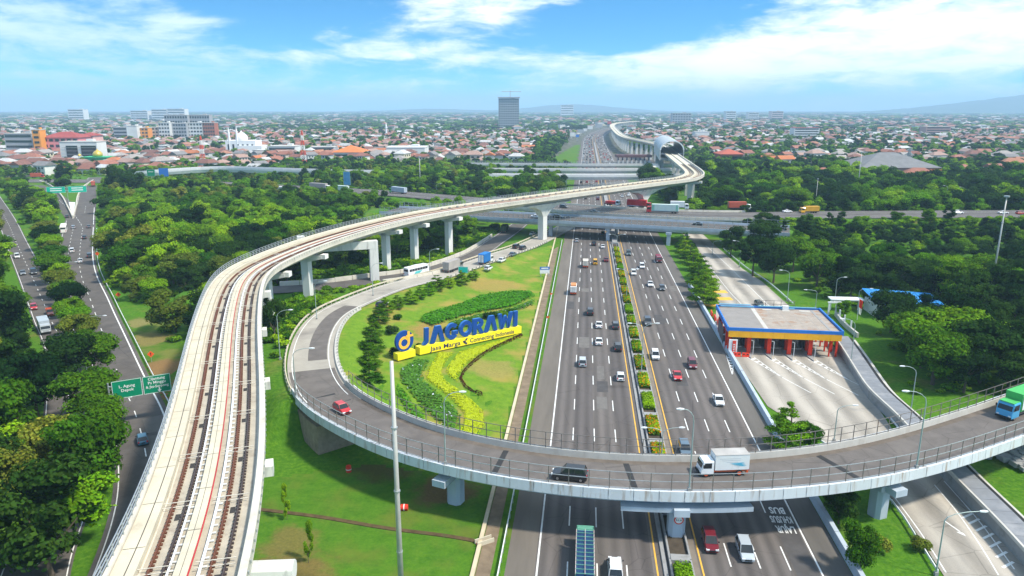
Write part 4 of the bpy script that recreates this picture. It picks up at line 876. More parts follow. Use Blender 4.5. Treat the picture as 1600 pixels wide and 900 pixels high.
# compound building with the blue roof
def build_compound():
    p = survey(1405, 500, 0); r = thing('compound_building', 'low white building with bright blue metal roof among dark trees', 'building', (p.x, p.y, 0), -.1)
    mb = MB(); mb.box((3, 6, 1.8), (17, 9, 3.6)); mb.build('wall', mat('white_wall', (.6, .6, .58), .8, .1, .4), r, world=False)
    bm = mat('blue_metal_roof', (.03, .24, .6), .5, .1, .5)
    mb = MB(); mb.hexa([(-6, 0, 4.2), (12.5, 0, 3.3), (12.5, 12, 4.6), (-6, 12, 5.6), (-6, 0, 4.3), (12.5, 0, 3.4), (12.5, 12, 4.7), (-6, 12, 5.7)]); rf = mb.build('roof', bm, r, world=False)
    mb = MB()
    for k in range(12): mb.hexa([(-5.6 + k * 1.5 + d, y, 4.32 - (k * 1.5 + .4) * .0486 + (y / 12) * 1.35 + h) for h in (0, .1) for d, y in ((0, .05), (.12, .05), (.12, 11.9), (0, 11.9))])
    mb.build('roof_seam', bm, rf, world=False)
    mb = MB(); mb.box((-11, 9, 3.2), (9, 3.2, .35)); mb.build('canopy', white_metal, r, world=False)
    for x in (-15, -11, -7.5): mb = MB(); mb.box((x, 9, 1.5), (.3, .3, 3.1)); mb.build('canopy_post', white_metal, r, world=False)
    for k in range(3): mb = MB(); mb.box((-2 + k * 4.5, 1.46, 1.9), (1.8, .08, 1.2)); mb.build('window', glass, r, world=False)
    p = survey(1302, 492); r = thing('gate_frame', 'small white gateway frame behind the toll plaza beside a round shrub', 'gate', (p.x, p.y, 0))
    for x in (-1.4, 1.4): mb = MB(); mb.box((x, 0, 1.7), (.4, .4, 3.4)); mb.build('post', white_metal, r, world=False)
    mb = MB(); mb.box((0, 0, 3.55), (3.6, .5, .35)); mb.build('lintel', white_metal, r, world=False)
    p = survey(1339, 500); r = thing('flag', 'red and white flag drooping on a white pole', 'flag', (p.x, p.y, 0))
    mb = MB(); mb.tube([(0, 0, 0), (0, 0, 6.2)], .07, 6); mb.build('pole', white_metal, r, world=False)
    for nm, m, a, b in (('red_half', red_paint, 3.6, 5.9), ('white_half', white_paint, 1.9, 3.6)):
        rings = [[(.05 + .28 * math.sin(j * 1.3 + z * .6) * 0 + k * .22, .16 * math.sin(k * 1.7 + z), z - k * .15) for k in range(5)] for j, z in enumerate(np.linspace(b, a, 5))]
        mb = MB(); mb.loft(rings, closed=False, caps=False); o = mb.build(nm, m, r, world=False); sm = o.modifiers.new('s', 'SOLIDIFY'); sm.thickness = .03
build_compound()

# ================================================================ lettering helpers
def text_mesh(txt, size, m, depth=.01, align='LEFT', bold=0.0, shear=0.0):
    c = bpy.data.curves.new('t', 'FONT'); c.body = txt; c.size = size; c.extrude = depth; c.align_x = align; c.offset = bold; c.shear = shear; c.resolution_u = 2
    o = bpy.data.objects.new('t', c); COL.objects.link(o); dg = bpy.context.evaluated_depsgraph_get(); dg.update()
    me = bpy.data.meshes.new_from_object(o.evaluated_get(dg)); me.materials.clear(); me.materials.append(m)
    bpy.data.objects.remove(o); bpy.data.curves.remove(c); return me
UP = Matrix.Rotation(math.pi / 2, 4, 'X')                  # text plane upright, facing -Y
# ---------------------------------------------------------------- the big letter sign on the lawn
def build_sign():
    A, B = survey(656, 554, 2.0), survey(814.5, 519.5, .5); d = B - A; Ln = d.length; a = math.atan2(d.y, d.x); roll = math.asin(-d.z / Ln)
    r = thing('letter_sign', 'big blue letters JAGORAWI on a long yellow base on the lawn', 'sign', A, a); r.rotation_euler = (0, roll, a)
    def part(mb, nm, m, par=r): return mb.build(nm, m, par, world=False)
    mb = MB(); mb.box((Ln / 2, .9, .75), (Ln, 1.8, 1.7)); base = part(mb, 'base', sign_yellow)
    lw, lh, dep = 2.55, 3.9, .62; zb = 1.75; T = .85
    def extr(nm, outline, x, holes=None):
        mb = MB()
        for poly in outline:
            P = [(x + px, pz) for px, pz in poly]; n = len(P); i = len(mb.v)
            mb.v += [(q[0], .45, zb + q[1]) for q in P] + [(q[0], .45 + dep, zb + q[1]) for q in P]
            mb.f.append(tuple(range(i, i + n))); mb.m.append(0); mb.f.append(tuple(range(i + 2 * n - 1, i + n - 1, -1))); mb.m.append(0)
            for k in range(n):
                l = (k + 1) % n; mb.f.append((i + k, i + n + k, i + n + l, i + l)); mb.m.append(1)
        return part(mb, nm, [letter_blue, letter_side])
    def arc(cx, cz, ro, ri, a0, a1, n=10, sx=1.0):
        o_ = []
        for k in range(n):
            t0, t1 = R(a0 + (a1 - a0) * k / n), R(a0 + (a1 - a0) * (k + 1) / n)
            o_.append([(cx + sx * ro * math.cos(t0), cz + ro * math.sin(t0)), (cx + sx * ro * math.cos(t1), cz + ro * math.sin(t1)), (cx + sx * ri * math.cos(t1), cz + ri * math.sin(t1)), (cx + sx * ri * math.cos(t0), cz + ri * math.sin(t0))])
        return o_
    def rect(x0, z0, x1, z1): return [(x0, z0), (x1, z0), (x1, z1), (x0, z1)]
    A_ = [[(0, 0), (.95, 0), (1.75, 2.6), (1.75, lh), (1.1, lh)], [(1.75, 2.6), (2.55, 0), (3.5, 0), (2.4, lh), (1.75, lh)]]
    gl = {'J': [rect(.9, .9, 1.8, lh)] + arc(.9, .9, .9, .05, -120, 0, 5),
          'A': A_,
          'G': arc(1.6, lh / 2, lh / 2, lh / 2 - .95, 40, 320, 16, .82) + [rect(1.7, lh * .28, 3.05, lh * .28 + .85)],
          'O': arc(1.6, lh / 2, lh / 2, lh / 2 - .95, 0, 360, 20, .86),
          'R': [rect(0, 0, .95, lh), rect(.95, lh - .85, 1.6, lh), rect(.95, 1.45, 1.6, 2.2)] + arc(1.55, lh - 1.22, 1.22, .38, -90, 90, 8) + [[(1.2, 1.45), (2.0, 0), (3.0, 0), (2.1, 1.6)]],
          'W': [[(0, lh), (.85, lh), (1.35, 1.3), (1.1, 0), (.75, 0)], [(.75, 0), (1.45, 0), (2.2, 2.7), (1.75, lh * .8)], [(1.75, lh * .8), (2.2, 2.0), (2.75, 0), (3.3, 0), (2.2, lh * .86)][::1], [(2.75, 0), (3.25, 0), (4.2, lh), (3.35, lh), (2.75, 1.3)]],
          'I': [rect(0, 0, 1.0, lh)]}
    x = .6
    for ch, w in (('J', 2.35), ('A', 3.75), ('G', 3.55), ('O', 3.5), ('R', 3.25), ('A', 3.75), ('W', 4.55), ('I', 1.0)):
        o = extr('letter', gl[ch], x); o['label'] = 'blue letter ' + ch; x += w
    r_scale = (Ln - 1.0) / x
    for o in r.children:
        if o.name.startswith('letter'): o.scale = (r_scale, 1, 1)
    for k in range(14):
        mb = MB(); mb.box((1.2 + k * (Ln - 2) / 14, .75, 1.66), (.12, .12, .3)); part(mb, 'stud', steel)
    for txt, x0, sz in (('Jasa Marga', 2.9, 1.5), ('Connecting Indonesia', 14.3, 1.5)):
        me = text_mesh(txt, sz, text_dark, .02, bold=.012); w = max(v.co.x for v in me.vertices); o = obj('lettering', me, r); sc = (8.6 if x0 < 5 else 14.2) / w
        o.matrix_local = Matrix.Translation((x0, -.02, .25)) @ UP @ Matrix.Diagonal((sc, 1, 1, 1))
    for k, (dx, dz, s) in enumerate(((0, .0, .36), (.45, .5, .28), (.5, -.45, .28), (-.35, .12, .2), (.75, .75, .14), (.1, -.28, .22))):
        mb = MB(); mb.prism([(math.cos(t) * s, math.sin(t) * s) for t in [R(60 * j) for j in range(6)]], 0, .03); o = part(mb, 'emblem_dot', text_dark, base); o.matrix_local = Matrix.Translation((12.75 + dx, -.03, .75 + dz)) @ UP
    # round logo on its own small base
    A2, B2 = survey(622, 563, 2.3), survey(650, 557, 2.1); d = B2 - A2; L2 = d.length
    g = thing('logo_sign', 'round blue logo with orange letter mark on small yellow base', 'sign', A2, a)
    mb = MB(); mb.box((L2 / 2, .9, .6), (L2, 1.7, 1.5)); mb.build('base', sign_yellow, g, world=False)
    ro = 2.3; cz = 1.4 + ro
    mb = MB(); mb.prism([(ro * math.cos(R(9 * k)), ro * math.sin(R(9 * k))) for k in range(40)], -.3, .3, 0); o = mb.build('disc', letter_blue, g, world=False); o.matrix_local = Matrix.Translation((L2 / 2, .9, cz)) @ UP
    mb = MB()
    for poly in arc(-.15, -.35, 1.45, .82, 0, 360, 24): mb.prism(poly, .3, .36)
    mb.prism([(.68, -.4), (1.3, -.4), (1.3, 2.0), (.68, 2.1)], .365, .40); mb.prism([(.3, .75), (2.15, .75), (2.2, 1.25), (.3, 1.25)], .405, .44)
    o = mb.build('letter_mark', sign_orange, g, world=False); o.matrix_local = Matrix.Translation((L2 / 2, .9, cz)) @ UP
build_sign()
# ================================================================ planting on the lawn
def gsurvey(px, py):
    z = 0.0
    for _ in range(6): p = survey(px, py, z); z = ground_z(p.x, p.y)
    return Vector((p.x, p.y, z))
def tri_area_sample(P, n, rs):
    x0, y0 = P.min(0); x1, y1 = P.max(0); out = []
    while len(out) < n:
        x = rs.uniform(x0, x1, n * 2); y = rs.uniform(y0, y1, n * 2); k = inside(P, x, y); out += list(zip(x[k], y[k]))
    return np.array(out[:n])
def leaf_quads(C, Nn, size, rs, up=0.0):
    """square-ish leaf faces at centres C with normals Nn (jittered)"""
    n = len(C); Nn = Nn + rs.normal(0, .45, (n, 3)); Nn[:, 2] += up; Nn /= np.linalg.norm(Nn, axis=1)[:, None] + 1e-9
    a = np.cross(Nn, rs.normal(0, 1, (n, 3))); a /= np.linalg.norm(a, axis=1)[:, None] + 1e-9; b = np.cross(Nn, a)
    s = (size * rs.uniform(.6, 1.35, n))[:, None]; a = a * s * .5; b = b * s * rs.uniform(.55, .95, n)[:, None] * .5
    v = np.stack([C - a, C + b * .9, C + a, C - b * .9], 1).reshape(-1, 3); f = np.arange(4 * n).reshape(-1, 4)
    return v, f
leaf_yellow = leaf_mat('leaf_yellow', (.44, .52, .012), (.54, .60, .016), .15)
leaf_bed = leaf_mat('leaf_bed_green', (.07, .25, .012), (.12, .32, .02), .2)
leaf_maroon = leaf_mat('leaf_maroon', (.06, .018, .012), (.09, .03, .018), .1)
leaf_flower = leaf_mat('leaf_flowering', (.07, .2, .02), (.1, .25, .03), .2)
def bed(name, label, cat, pts, h, m, dens=14, size=.35, seed=1, flowers=0.0, group=None):
    P = np.array([tuple(gsurvey(*p)[:2]) for p in pts]); rs = np.random.RandomState(seed)
    area = abs(np.sum(P[:, 0] * np.roll(P[:, 1], -1) - np.roll(P[:, 0], -1) * P[:, 1])) / 2; n = int(min(area * dens, 9000))
    S = tri_area_sample(P, n, rs); zz = terrain(S[:, 0], S[:, 1]) ; e = np.full(n, 1e9)
    for i in range(len(P)):
        a, b = P[i], P[(i + 1) % len(P)]; d = b - a; t = np.clip(((S - a) @ d) / (d @ d + 1e-9), 0, 1); e = np.minimum(e, np.linalg.norm(S - (a + t[:, None] * d), axis=1))
    hh = h * np.clip(.25 + e / .5, 0, 1) * rs.uniform(.75, 1.1, n)
    C = np.c_[S, zz + hh]; v, f = leaf_quads(C, np.tile([0, 0, 1.0], (n, 1)), size, rs)
    tint = rs.uniform(.7, 1.2, (n, 1)) * np.ones(3)
    if flowers: k = rs.rand(n) < flowers; tint[k] = (7, 3.0, 30)
    r = thing(name, label, cat, (P[0][0], P[0][1], ground_z(*P[0])), group=group)
    o = obj('foliage', np_mesh('foliage', v, f, m, tint), r); o.location = -Vector(r.location)
    # solid planted core under the leaves
    cc = P.mean(0); mb = MB(); Q = [(cc + (p - cc) * .97) for p in P]; gz = [ground_z(*q) for q in Q]
    xs = np.arange(P[:, 0].min(), P[:, 0].max(), .8); ys = np.arange(P[:, 1].min(), P[:, 1].max(), .8); X, Y = np.meshgrid(xs, ys); ok = inside(P, X + .4, Y + .4) & inside(P, X, Y) & inside(P, X + .8, Y) & inside(P, X, Y + .8) & inside(P, X + .8, Y + .8)
    Zt = terrain(X, Y)
    for i, j in zip(*np.nonzero(ok)):
        x, y, z = X[i, j], Y[i, j], Zt[i, j] + h * .72; mb.quad((x, y, z), (x + .8, y, z), (x + .8, y + .8, z), (x, y + .8, z))
    if mb.v: mb.build('planted_core', m_core(m), r)
    return r
def m_core(m):
    nm = m.name + '_core'
    if nm in MATS: return MATS[nm]
    c = {'leaf_yellow': (.36, .42, .012), 'leaf_bed_green': (.06, .19, .01), 'leaf_maroon': (.05, .02, .012)}.get(m.name, (.05, .14, .012)); return mat(nm, c, .95, .3, 2.0)
bed('flower_bed', 'left wavy band of bright yellow groundcover below the letter sign', 'flower bed', [(685, 551), (672, 572), (664, 585), (667, 595), (690, 612), (712, 632), (725, 648), (724, 662), (717, 677), (732, 683), (746, 681), (757, 665), (755, 642), (737, 625), (712, 606), (697, 596), (690, 583), (696, 567), (710, 552)], .34, leaf_yellow, 34, .22, 2)
bed('flower_bed', 'right curved band of bright yellow groundcover hugging the sign base', 'flower bed', [(718, 550), (703, 567), (696, 580), (702, 590), (714, 598), (716, 588), (726, 573), (745, 558), (775, 543), (812, 528), (812, 522), (770, 535)], .34, leaf_yellow, 34, .22, 3)
def strip_poly(c, w):
    a = []; b = []
    for i, (x, y) in enumerate(c):
        p, q = c[max(i - 1, 0)], c[min(i + 1, len(c) - 1)]; dx, dy = q[0] - p[0], q[1] - p[1]; l = math.hypot(dx, dy); a.append((x - dy / l * w, y + dx / l * w)); b.append((x + dy / l * w, y - dx / l * w))
    return a + b[::-1]
bed('hedge', 'thin dark maroon hedge line curving across the lawn', 'hedge', strip_poly([(816, 524), (790, 536), (765, 548), (748, 559), (735, 570), (724, 582), (720, 592), (727, 605), (740, 612), (755, 617)], 2.2), .5, leaf_maroon, 30, .35, 4)
bed('flower_bed', 'lush green planting bed on the slope above the letter sign', 'flower bed', [(655, 502), (662, 493), (690, 484), (722, 475), (750, 463), (790, 457), (828, 456), (836, 463), (800, 480), (745, 490), (700, 502), (676, 511)], .7, leaf_bed, 10, .6, 5, flowers=.0)
bed('flower_bed', 'flowering green bed running beside the upper planting bed', 'flower bed', [(700, 505), (745, 493), (800, 483), (836, 468), (832, 478), (790, 492), (745, 502), (705, 513)], .6, leaf_flower, 9, .5, 6, flowers=.05)
bed('flower_bed', 'green bed with pale flowers left of the yellow bands', 'flower bed', [(624, 578), (650, 563), (672, 564), (660, 585), (664, 597), (685, 614), (707, 634), (720, 650), (719, 663), (710, 674), (690, 664), (660, 640), (640, 615), (626, 596)], .5, leaf_flower, 9, .5, 7, flowers=.03)
bed('flower_bed', 'narrow green bed along the ramp railing below the sign', 'flower bed', [(622, 600), (640, 622), (665, 648), (660, 660), (632, 640), (618, 615)], .5, leaf_bed, 9, .5, 8)

# ================================================================ street lamps, masts and signs
lamp_m = mat('lamp_green_grey', (.36, .44, .43), .5, .1, 1.0, metallic=.3)
def lamp(label, base, top_y, arm, dbl=False, group=None, r0=.11):
    """single or double arm street lamp on ground point base, head height from the depression of its top"""
    ang = PITCH - math.atan((450 - top_y) / F); hgt = H - base.y * math.tan(ang) - base.z; hgt = max(5.5, min(hgt, 17))
    r = thing('street_lamp', label, 'street lamp', tuple(base), 0, group); z1 = hgt * .86; sx = 1 if arm > 0 else -1; A = abs(arm)
    mb = MB(); mb.tube([(0, 0, 0), (0, 0, z1)], [r0, r0 * .6], 6); mb.build('pole', lamp_m, r, world=False)
    mb = MB(); mb.box((0, 0, .25), (.4, .4, .5)); mb.build('foot', concrete_grey, r, world=False)
    for s in ((sx, -sx) if dbl else (sx,)):
        mb = MB(); mb.tube([(0, 0, z1 - .05)] + [(s * A * (1 - math.cos(t)) * .98, 0, z1 + (hgt - z1) * math.sin(t)) for t in [R(22 * k) for k in range(1, 5)]], [r0 * .6, r0 * .55, r0 * .5, r0 * .45, r0 * .4], 6); mb.build('arm', lamp_m, r, world=False)
        mb = MB(); x = s * A * .98; mb.loft([[(x - s * .1, -.1, hgt - .08), (x - s * .1, .1, hgt - .08), (x - s * .1, .1, hgt + .06), (x - s * .1, -.1, hgt + .06)], [(x + s * .4, -.17, hgt - .1), (x + s * .4, .17, hgt - .1), (x + s * .4, .17, hgt + .1), (x + s * .4, -.17, hgt + .1)], [(x + s * .85, -.09, hgt - .04), (x + s * .85, .09, hgt - .04), (x + s * .85, .09, hgt + .06), (x + s * .85, -.09, hgt + .06)]]); mb.build('lamp_head', white_metal, r, world=False)
    return r
for lab, px, py, ty, arm, z in (
    ('street lamp left of the loop road beside the lone round tree', 438, 562, 484, 2.6, None), ('street lamp between viaduct and loop road near the low cream wall', 495, 500, 439, 2.4, None),
    ('street lamp in front of the viaduct portal leg', 583, 463, 411, 2.4, None), ('street lamp beside the side road just right of the bus', 672, 430, 389, 2.4, None),
    ('street lamp on the ramp at the left abutment corner', 465, 622, 544, 3.0, 6.2), ('street lamp on the ramp parapet in front of the yellow bands', 677, 742, 612, 2.2, 8), ('street lamp on the ramp parapet beside the white box truck', 1077, 768, 639, -1.4, 8),
    ('street lamp on the ramp parapet left of the green container truck', 1445, 738, 611, -2.6, 8), ('street lamp standing behind the ramp beside the roofed walkway', 1422, 650, 572, -2.4, 0), ('slender street lamp on the toll plaza paving behind the ramp', 1303, 690, 633, 2.6, 0),
    ('street lamp at the bottom right beside the toll road arrow', 1462, 899, 799, 4.2, 0), ('street lamp left of the toll road near the overpass', 1155, 418, 376, -2.2, 0), ('street lamp right of the toll road opposite the dark hatchback', 1230, 470, 422, -2.4, 0),
    ('street lamp just behind the right end of the toll roof', 1274, 482, 454, -3.0, 0), ('street lamp at the dark wood edge behind the toll roof', 1304, 473, 433, 2.0, 0), ('street lamp beside the red and white flag', 1340, 480, 456, 3.0, 0),
    ('street lamp in the strip between toll plaza and roofed walkway', 1328, 578, 498, -2.6, 0), ('street lamp in front of the blue metal roof', 1430, 492, 474, -3.0, 0),
    ('street lamp in the woods left of the viaduct bend', 207, 388, 375, -2.6, 0), ('street lamp with long right arm among the trees between the avenues', 104, 450, 409, 4.0, 0), ('street lamp with left arm among the trees between the avenues', 103, 455, 432, -3.6, 0),
    ('street lamp on the avenue edge reaching over the lane dashes', 140, 545, 493, 4.4, 0), ('street lamp with orange-lit head above the bottom left trees', 129, 762, 707, -2.2, 0), ('street lamp leaning over the avenue below the green road sign', 176, 665, 635, 3.4, 0),
    ('street lamp right of the toll road where it leaves the overpass', 1113, 398, 379, 2.6, 0), ('street lamp amid the far trees left of the crossing road', 492, 297, 281, 2.6, 0), ('street lamp in the clearing beside the white far trucks', 803, 302, 284, -2.6, 0),
    ('street lamp above the trees right of the wood clearing', 682, 305, 287, 2.6, 0), ('street lamp in the right-hand woods left of the tall mast', 1476, 330, 290, -2.0, 0), ('street lamp beside the crossing road on the far right', 1503, 325, 292, -2.6, 0)):
    b = gsurvey(px, py) if z is None else survey(px, py, z)
    if z and z > 6: q = LOOP.near(b.x, b.y); b = LOOP.at(q, -4.83, .9)
    lamp(lab, b, ty, arm)
for k, (py, lab) in enumerate(((395, 'twin-arm median lamp nearest the overpass'), (470, 'twin-arm median lamp, second from the overpass'), (585, 'twin-arm median lamp midway along the planted median'), (735, 'twin-arm median lamp just behind the ramp bridge'))):
    Y = survey(800, py).y; lamp(lab, HW.at(yS(Y), .3, .4), (366, 420, 505, 668)[k], 2.6, True)
def mast(label, base, h, r0=.35, m=None, head=True):
    r = thing('light_mast', label, 'mast', tuple(base)); mb = MB(); mb.tube([(0, 0, 0), (0, 0, h * .5), (0, 0, h)], [r0, r0 * .8, r0 * .58], 10); mb.build('pole', m or mat('mast_steel', (.50, .48, .45), .5, .12, .6, metallic=.2), r, world=False, smooth=True)
    mb = MB(); mb.box((0, 0, .3), (r0 * 4, r0 * 4, .6)); mb.build('footing', concrete_grey, r, world=False)
    for k in (1, 2, 3): mb = MB(); mb.tube([(0, 0, h * k / 4 - .08), (0, 0, h * k / 4 + .08)], r0 * 1.05, 10); mb.build('joint_collar', steel, r, world=False)
    if head:
        mb = MB(); mb.tube([(0, 0, h - .4), (0, 0, h)], r0 * 2.5, 8); mb.build('lamp_ring', steel, r, world=False)
mast('very tall pale steel mast rising in front of the ramp', (-12.45, 70, 0), 29.7, .34, head=False)
mast('tall pale mast standing in the dark woods at right', survey(1546, 470), 31, .3)
mast('pale mast above the mid-distance trees left of the motorway', survey(657, 300), 24, .3)
mast('pale mast in the right woods with lamp ring', survey(1339, 305), 28, .3)
mast('pale mast beside the arched station hall', survey(1040, 262), 30, .3)
mast('mast in the woods between blue building and crossing road', survey(1273, 330), 18, .2)
def lattice(label, base, h, w, bands):
    r = thing('lattice_tower', label, 'tower', tuple(base)); n = 7; ms = [mat('tower_' + b, dict(red=(.6, .08, .04), white=(.7, .7, .68), grey=(.3, .32, .34))[b], .6) for b in bands]
    for k in range(n):
        z0, z1 = h * k / n, h * (k + 1) / n; w0, w1 = w * (1 - .85 * k / n), w * (1 - .85 * (k + 1) / n); mb = MB(); cs = [(-1, -1), (1, -1), (1, 1), (-1, 1)]; t = w * .045
        for i in range(4):
            a, b = cs[i], cs[(i + 1) % 4]
            mb.tube([(a[0] * w0 / 2, a[1] * w0 / 2, z0), (a[0] * w1 / 2, a[1] * w1 / 2, z1)], t, 4)
            mb.tube([(a[0] * w0 / 2, a[1] * w0 / 2, z0), (b[0] * w1 / 2, b[1] * w1 / 2, z1)], t * .7, 4); mb.tube([(b[0] * w0 / 2, b[1] * w0 / 2, z0), (a[0] * w1 / 2, a[1] * w1 / 2, z1)], t * .7, 4); mb.tube([(a[0] * w1 / 2, a[1] * w1 / 2, z1), (b[0] * w1 / 2, b[1] * w1 / 2, z1)], t * .7, 4)
        mb.build('tower_section', ms[k % len(ms)], r, world=False)
    if 'grey' in bands:
        for k, z in enumerate((.62, .76, .9)):
            mb = MB(); mb.hexa([(-w * (1.1 - k * .2), -.3, h * z), (w * (1.1 - k * .2), -.3, h * z), (w * (1.1 - k * .2), .3, h * z), (-w * (1.1 - k * .2), .3, h * z), (-.3, -.3, h * z + 2), (.3, -.3, h * z + 2), (.3, .3, h * z + 2), (-.3, .3, h * z + 2)]); mb.build('cross_arm', ms[0], r, world=False)
lattice('grey lattice power pylon rising from the right-hand woods', survey(1416, 277), 24, 5, ['grey'])
lattice('red and white lattice tower before the large orange roof', survey(475, 258), 34, 5.5, ['red', 'white'])
lattice('red and white lattice tower right of the coloured apartment blocks', survey(318, 262), 30, 5, ['red', 'white'])
# road signs
def panel_sign(name, label, loc, rz, panels, posts, m, zc, beam=None):
    r = thing(name, label, 'sign', loc, rz)
    for (x, w, h, lines) in panels:
        mb = MB(); mb.box((x, 0, zc), (w, .1, h)); p = mb.build('panel', m, r, world=False)
        fr = MB()
        for dx, dz, a, b in ((0, h / 2 - .06, w - .1, .07), (0, -h / 2 + .06, w - .1, .07), (-w / 2 + .06, 0, .07, h - .1), (w / 2 - .06, 0, .07, h - .1)): fr.box((x + dx, -.062, zc + dz), (a, .02, b))
        fr.build('border', white_paint, p, world=False)
        for (txt, dz, sz) in lines:
            if txt == 'v': q = MB(); q.poly([(-.35, 0, 0), (.35, 0, 0), (0, -.5, 0)]); q.box((0, .22, 0), (.2, .45, .004)); me = q.mesh('arrow', white_paint); dx = .3
            elif txt is None: q = MB(); q.box((0, sz / 2, 0), (w * .62, sz, .01)); me = q.mesh('text_row', white_paint); dx = 0
            else: me = text_mesh(txt, sz, white_paint, .005, 'CENTER', .012); dx = 0
            o = obj('lettering', me, p); o.matrix_local = Matrix.Translation((x + dx, -.075, zc + dz)) @ UP
    for (x, z0, z1, y) in posts: mb = MB(); mb.tube([(x, y, z0), (x, y, z1)], .14, 6); mb.build('post', steel, r, world=False)
    if beam:
        for z in beam[2]: mb = MB(); mb.tube([(beam[0], .2, z), (beam[1], .2, z)], .12, 6); mb.build('beam', steel, r, world=False)
    return r
p = survey(247, 613, 5.5)
panel_sign('road_sign', 'large green overhead direction sign reading Cijantung over the avenue', (p.x, p.y, 0), .5, [(0, 4.5, 3.3, [('Cijantung', .85, .72), ('Ps Minggu', .12, .72), ('& Jkt-Serpong', -.6, .66), ('v', -1.1, 1)]), (-4.75, 4.7, 3.3, [('L. Agung', .3, .72), ('Depok', -.45, .72)])], [(-7.6, 0, 8.6, .25)], sign_green, 7.15, (-7.6, 2.2, (6.4, 7.9)))
p = survey(108, 322)
panel_sign('road_sign', 'pair of green overhead signs at the fork of the avenue', (p.x, p.y, 0), .35, [(-5.4, 9.5, 3.6, [(None, .5, .5), (None, -.7, .5)]), (5.4, 9.5, 3.6, [(None, .5, .5), (None, -.7, .5)])], [(0, 0, 11.5, .2)], mat('sign_teal', (.0, .42, .27), .5, .06), 9.6, (-9, 9, (9.0, 10.6)))
p = gsurvey(851, 433)
panel_sign('road_sign', 'small white and blue notice board on the lawn by the drain', tuple(p), .1, [(0, 3.3, 1.3, [(None, -.3, .16)])], [(-1.3, 0, 3, .1), (1.3, 0, 3, .1)], white_metal, 1.9)
r_ = bpy.data.objects.get('road_sign.002'); mb = MB(); mb.box((0, 0, 3.05), (3.3, .1, 1.0)); mb.build('blue_panel', sign_blue, r_, world=False)
q = MB(); q.box((0, -.06, 3.05), (2.4, .02, .4)); q.build('lettering', white_paint, r_, world=False)
p = gsurvey(724, 437)
panel_sign('road_sign', 'small turquoise sign on a yellow post beside the loop road', tuple(p), -.2, [(0, 3.2, 2.0, [])], [(.1, 0, 3, .12)], mat('sign_turquoise', (.02, .5, .42), .5), 3.2)
p = survey(238, 288)
panel_sign('road_sign', 'green and blue road signs before the white far overpass', (p.x, p.y, 0), 0, [(0, 6, 5, [(None, .6, .4)])], [(0, 0, 9, .2), (9.5, 0, 9, .2)], sign_green, 8.5)
r_ = bpy.data.objects.get('road_sign.004'); mb = MB(); mb.box((9.5, 0, 9.0), (7, .1, 6)); mb.build('blue_panel', sign_blue, r_, world=False)
p = survey(543, 298)
panel_sign('billboard', 'narrow upright blue and white hoarding among the mid-distance trees', (p.x, p.y, 0), -.5, [(0, 6, 9, [])], [(0, 0, 4, .1)], mat('hoarding_blue', (.08, .3, .5), .5), 8.5)
def diamond(label, p, s=.75, z=1.9):
    r = thing('warning_sign', label, 'sign', tuple(p), .25); mb = MB(); mb.prism([(s, 0), (0, s), (-s, 0), (0, -s)], -.03, .03); o = mb.build('panel', orange_red, r, world=False); o.matrix_local = Matrix.Translation((0, 0, z)) @ UP
    mb = MB(); mb.prism([(.08, -.1), (.12, .35), (-.12, .35), (-.08, -.1)], .031, .04); mb.prism([(.08, -.32), (.08, -.18), (-.08, -.18), (-.08, -.32)], .031, .04); e = mb.build('mark', black, r, world=False); e.matrix_local = Matrix.Translation((0, 0, z)) @ UP
    mb = MB(); mb.tube([(0, .06, 0), (0, .06, z)], .05, 5); mb.build('post', steel, r, world=False)
for (px, py, lab) in ((153, 404, 'orange diamond warning sign at the bend where the avenue kerb starts'), (186, 470, 'orange diamond warning sign beside the avenue under the olive trees'), (237, 566, 'orange diamond warning sign on bare soil by the avenue')): diamond(lab, survey(px, py))
for (px, py, lab) in ((861, 464, 'upper small orange marker board on the motorway verge'), (856, 501, 'lower small orange marker board on the motorway verge')): diamond(lab, survey(px, py), .45, 1.0)
def drum(label, loc, lying):
    r = thing('drum', label, 'drum', loc); mb = MB(); n = 12
    mb.loft([[(math.cos(R(30 * k)) * q, math.sin(R(30 * k)) * q, z) for k in range(n)] for z, q in ((0, .42), (.3, .42), (.33, .45), (.62, .45), (.65, .42), (1.0, .42))]); o = mb.build('barrel', red_paint, r, world=False)
    mb = MB(); mb.loft([[(math.cos(R(30 * k)) * q, math.sin(R(30 * k)) * q, z) for k in range(n)] for z, q in ((.4, .455), (.55, .455))], caps=False); b2 = mb.build('band', white_paint, r, world=False)
    if lying:
        for x in (o, b2): x.matrix_local = Matrix.Translation((-.5, 0, .45)) @ Matrix.Rotation(math.pi / 2, 4, 'Y')
drum('upright red drum on the shaded grass under the ramp', survey(545, 737), False); drum('toppled red drum on the grass in front of the ramp pier', survey(632, 797), True)
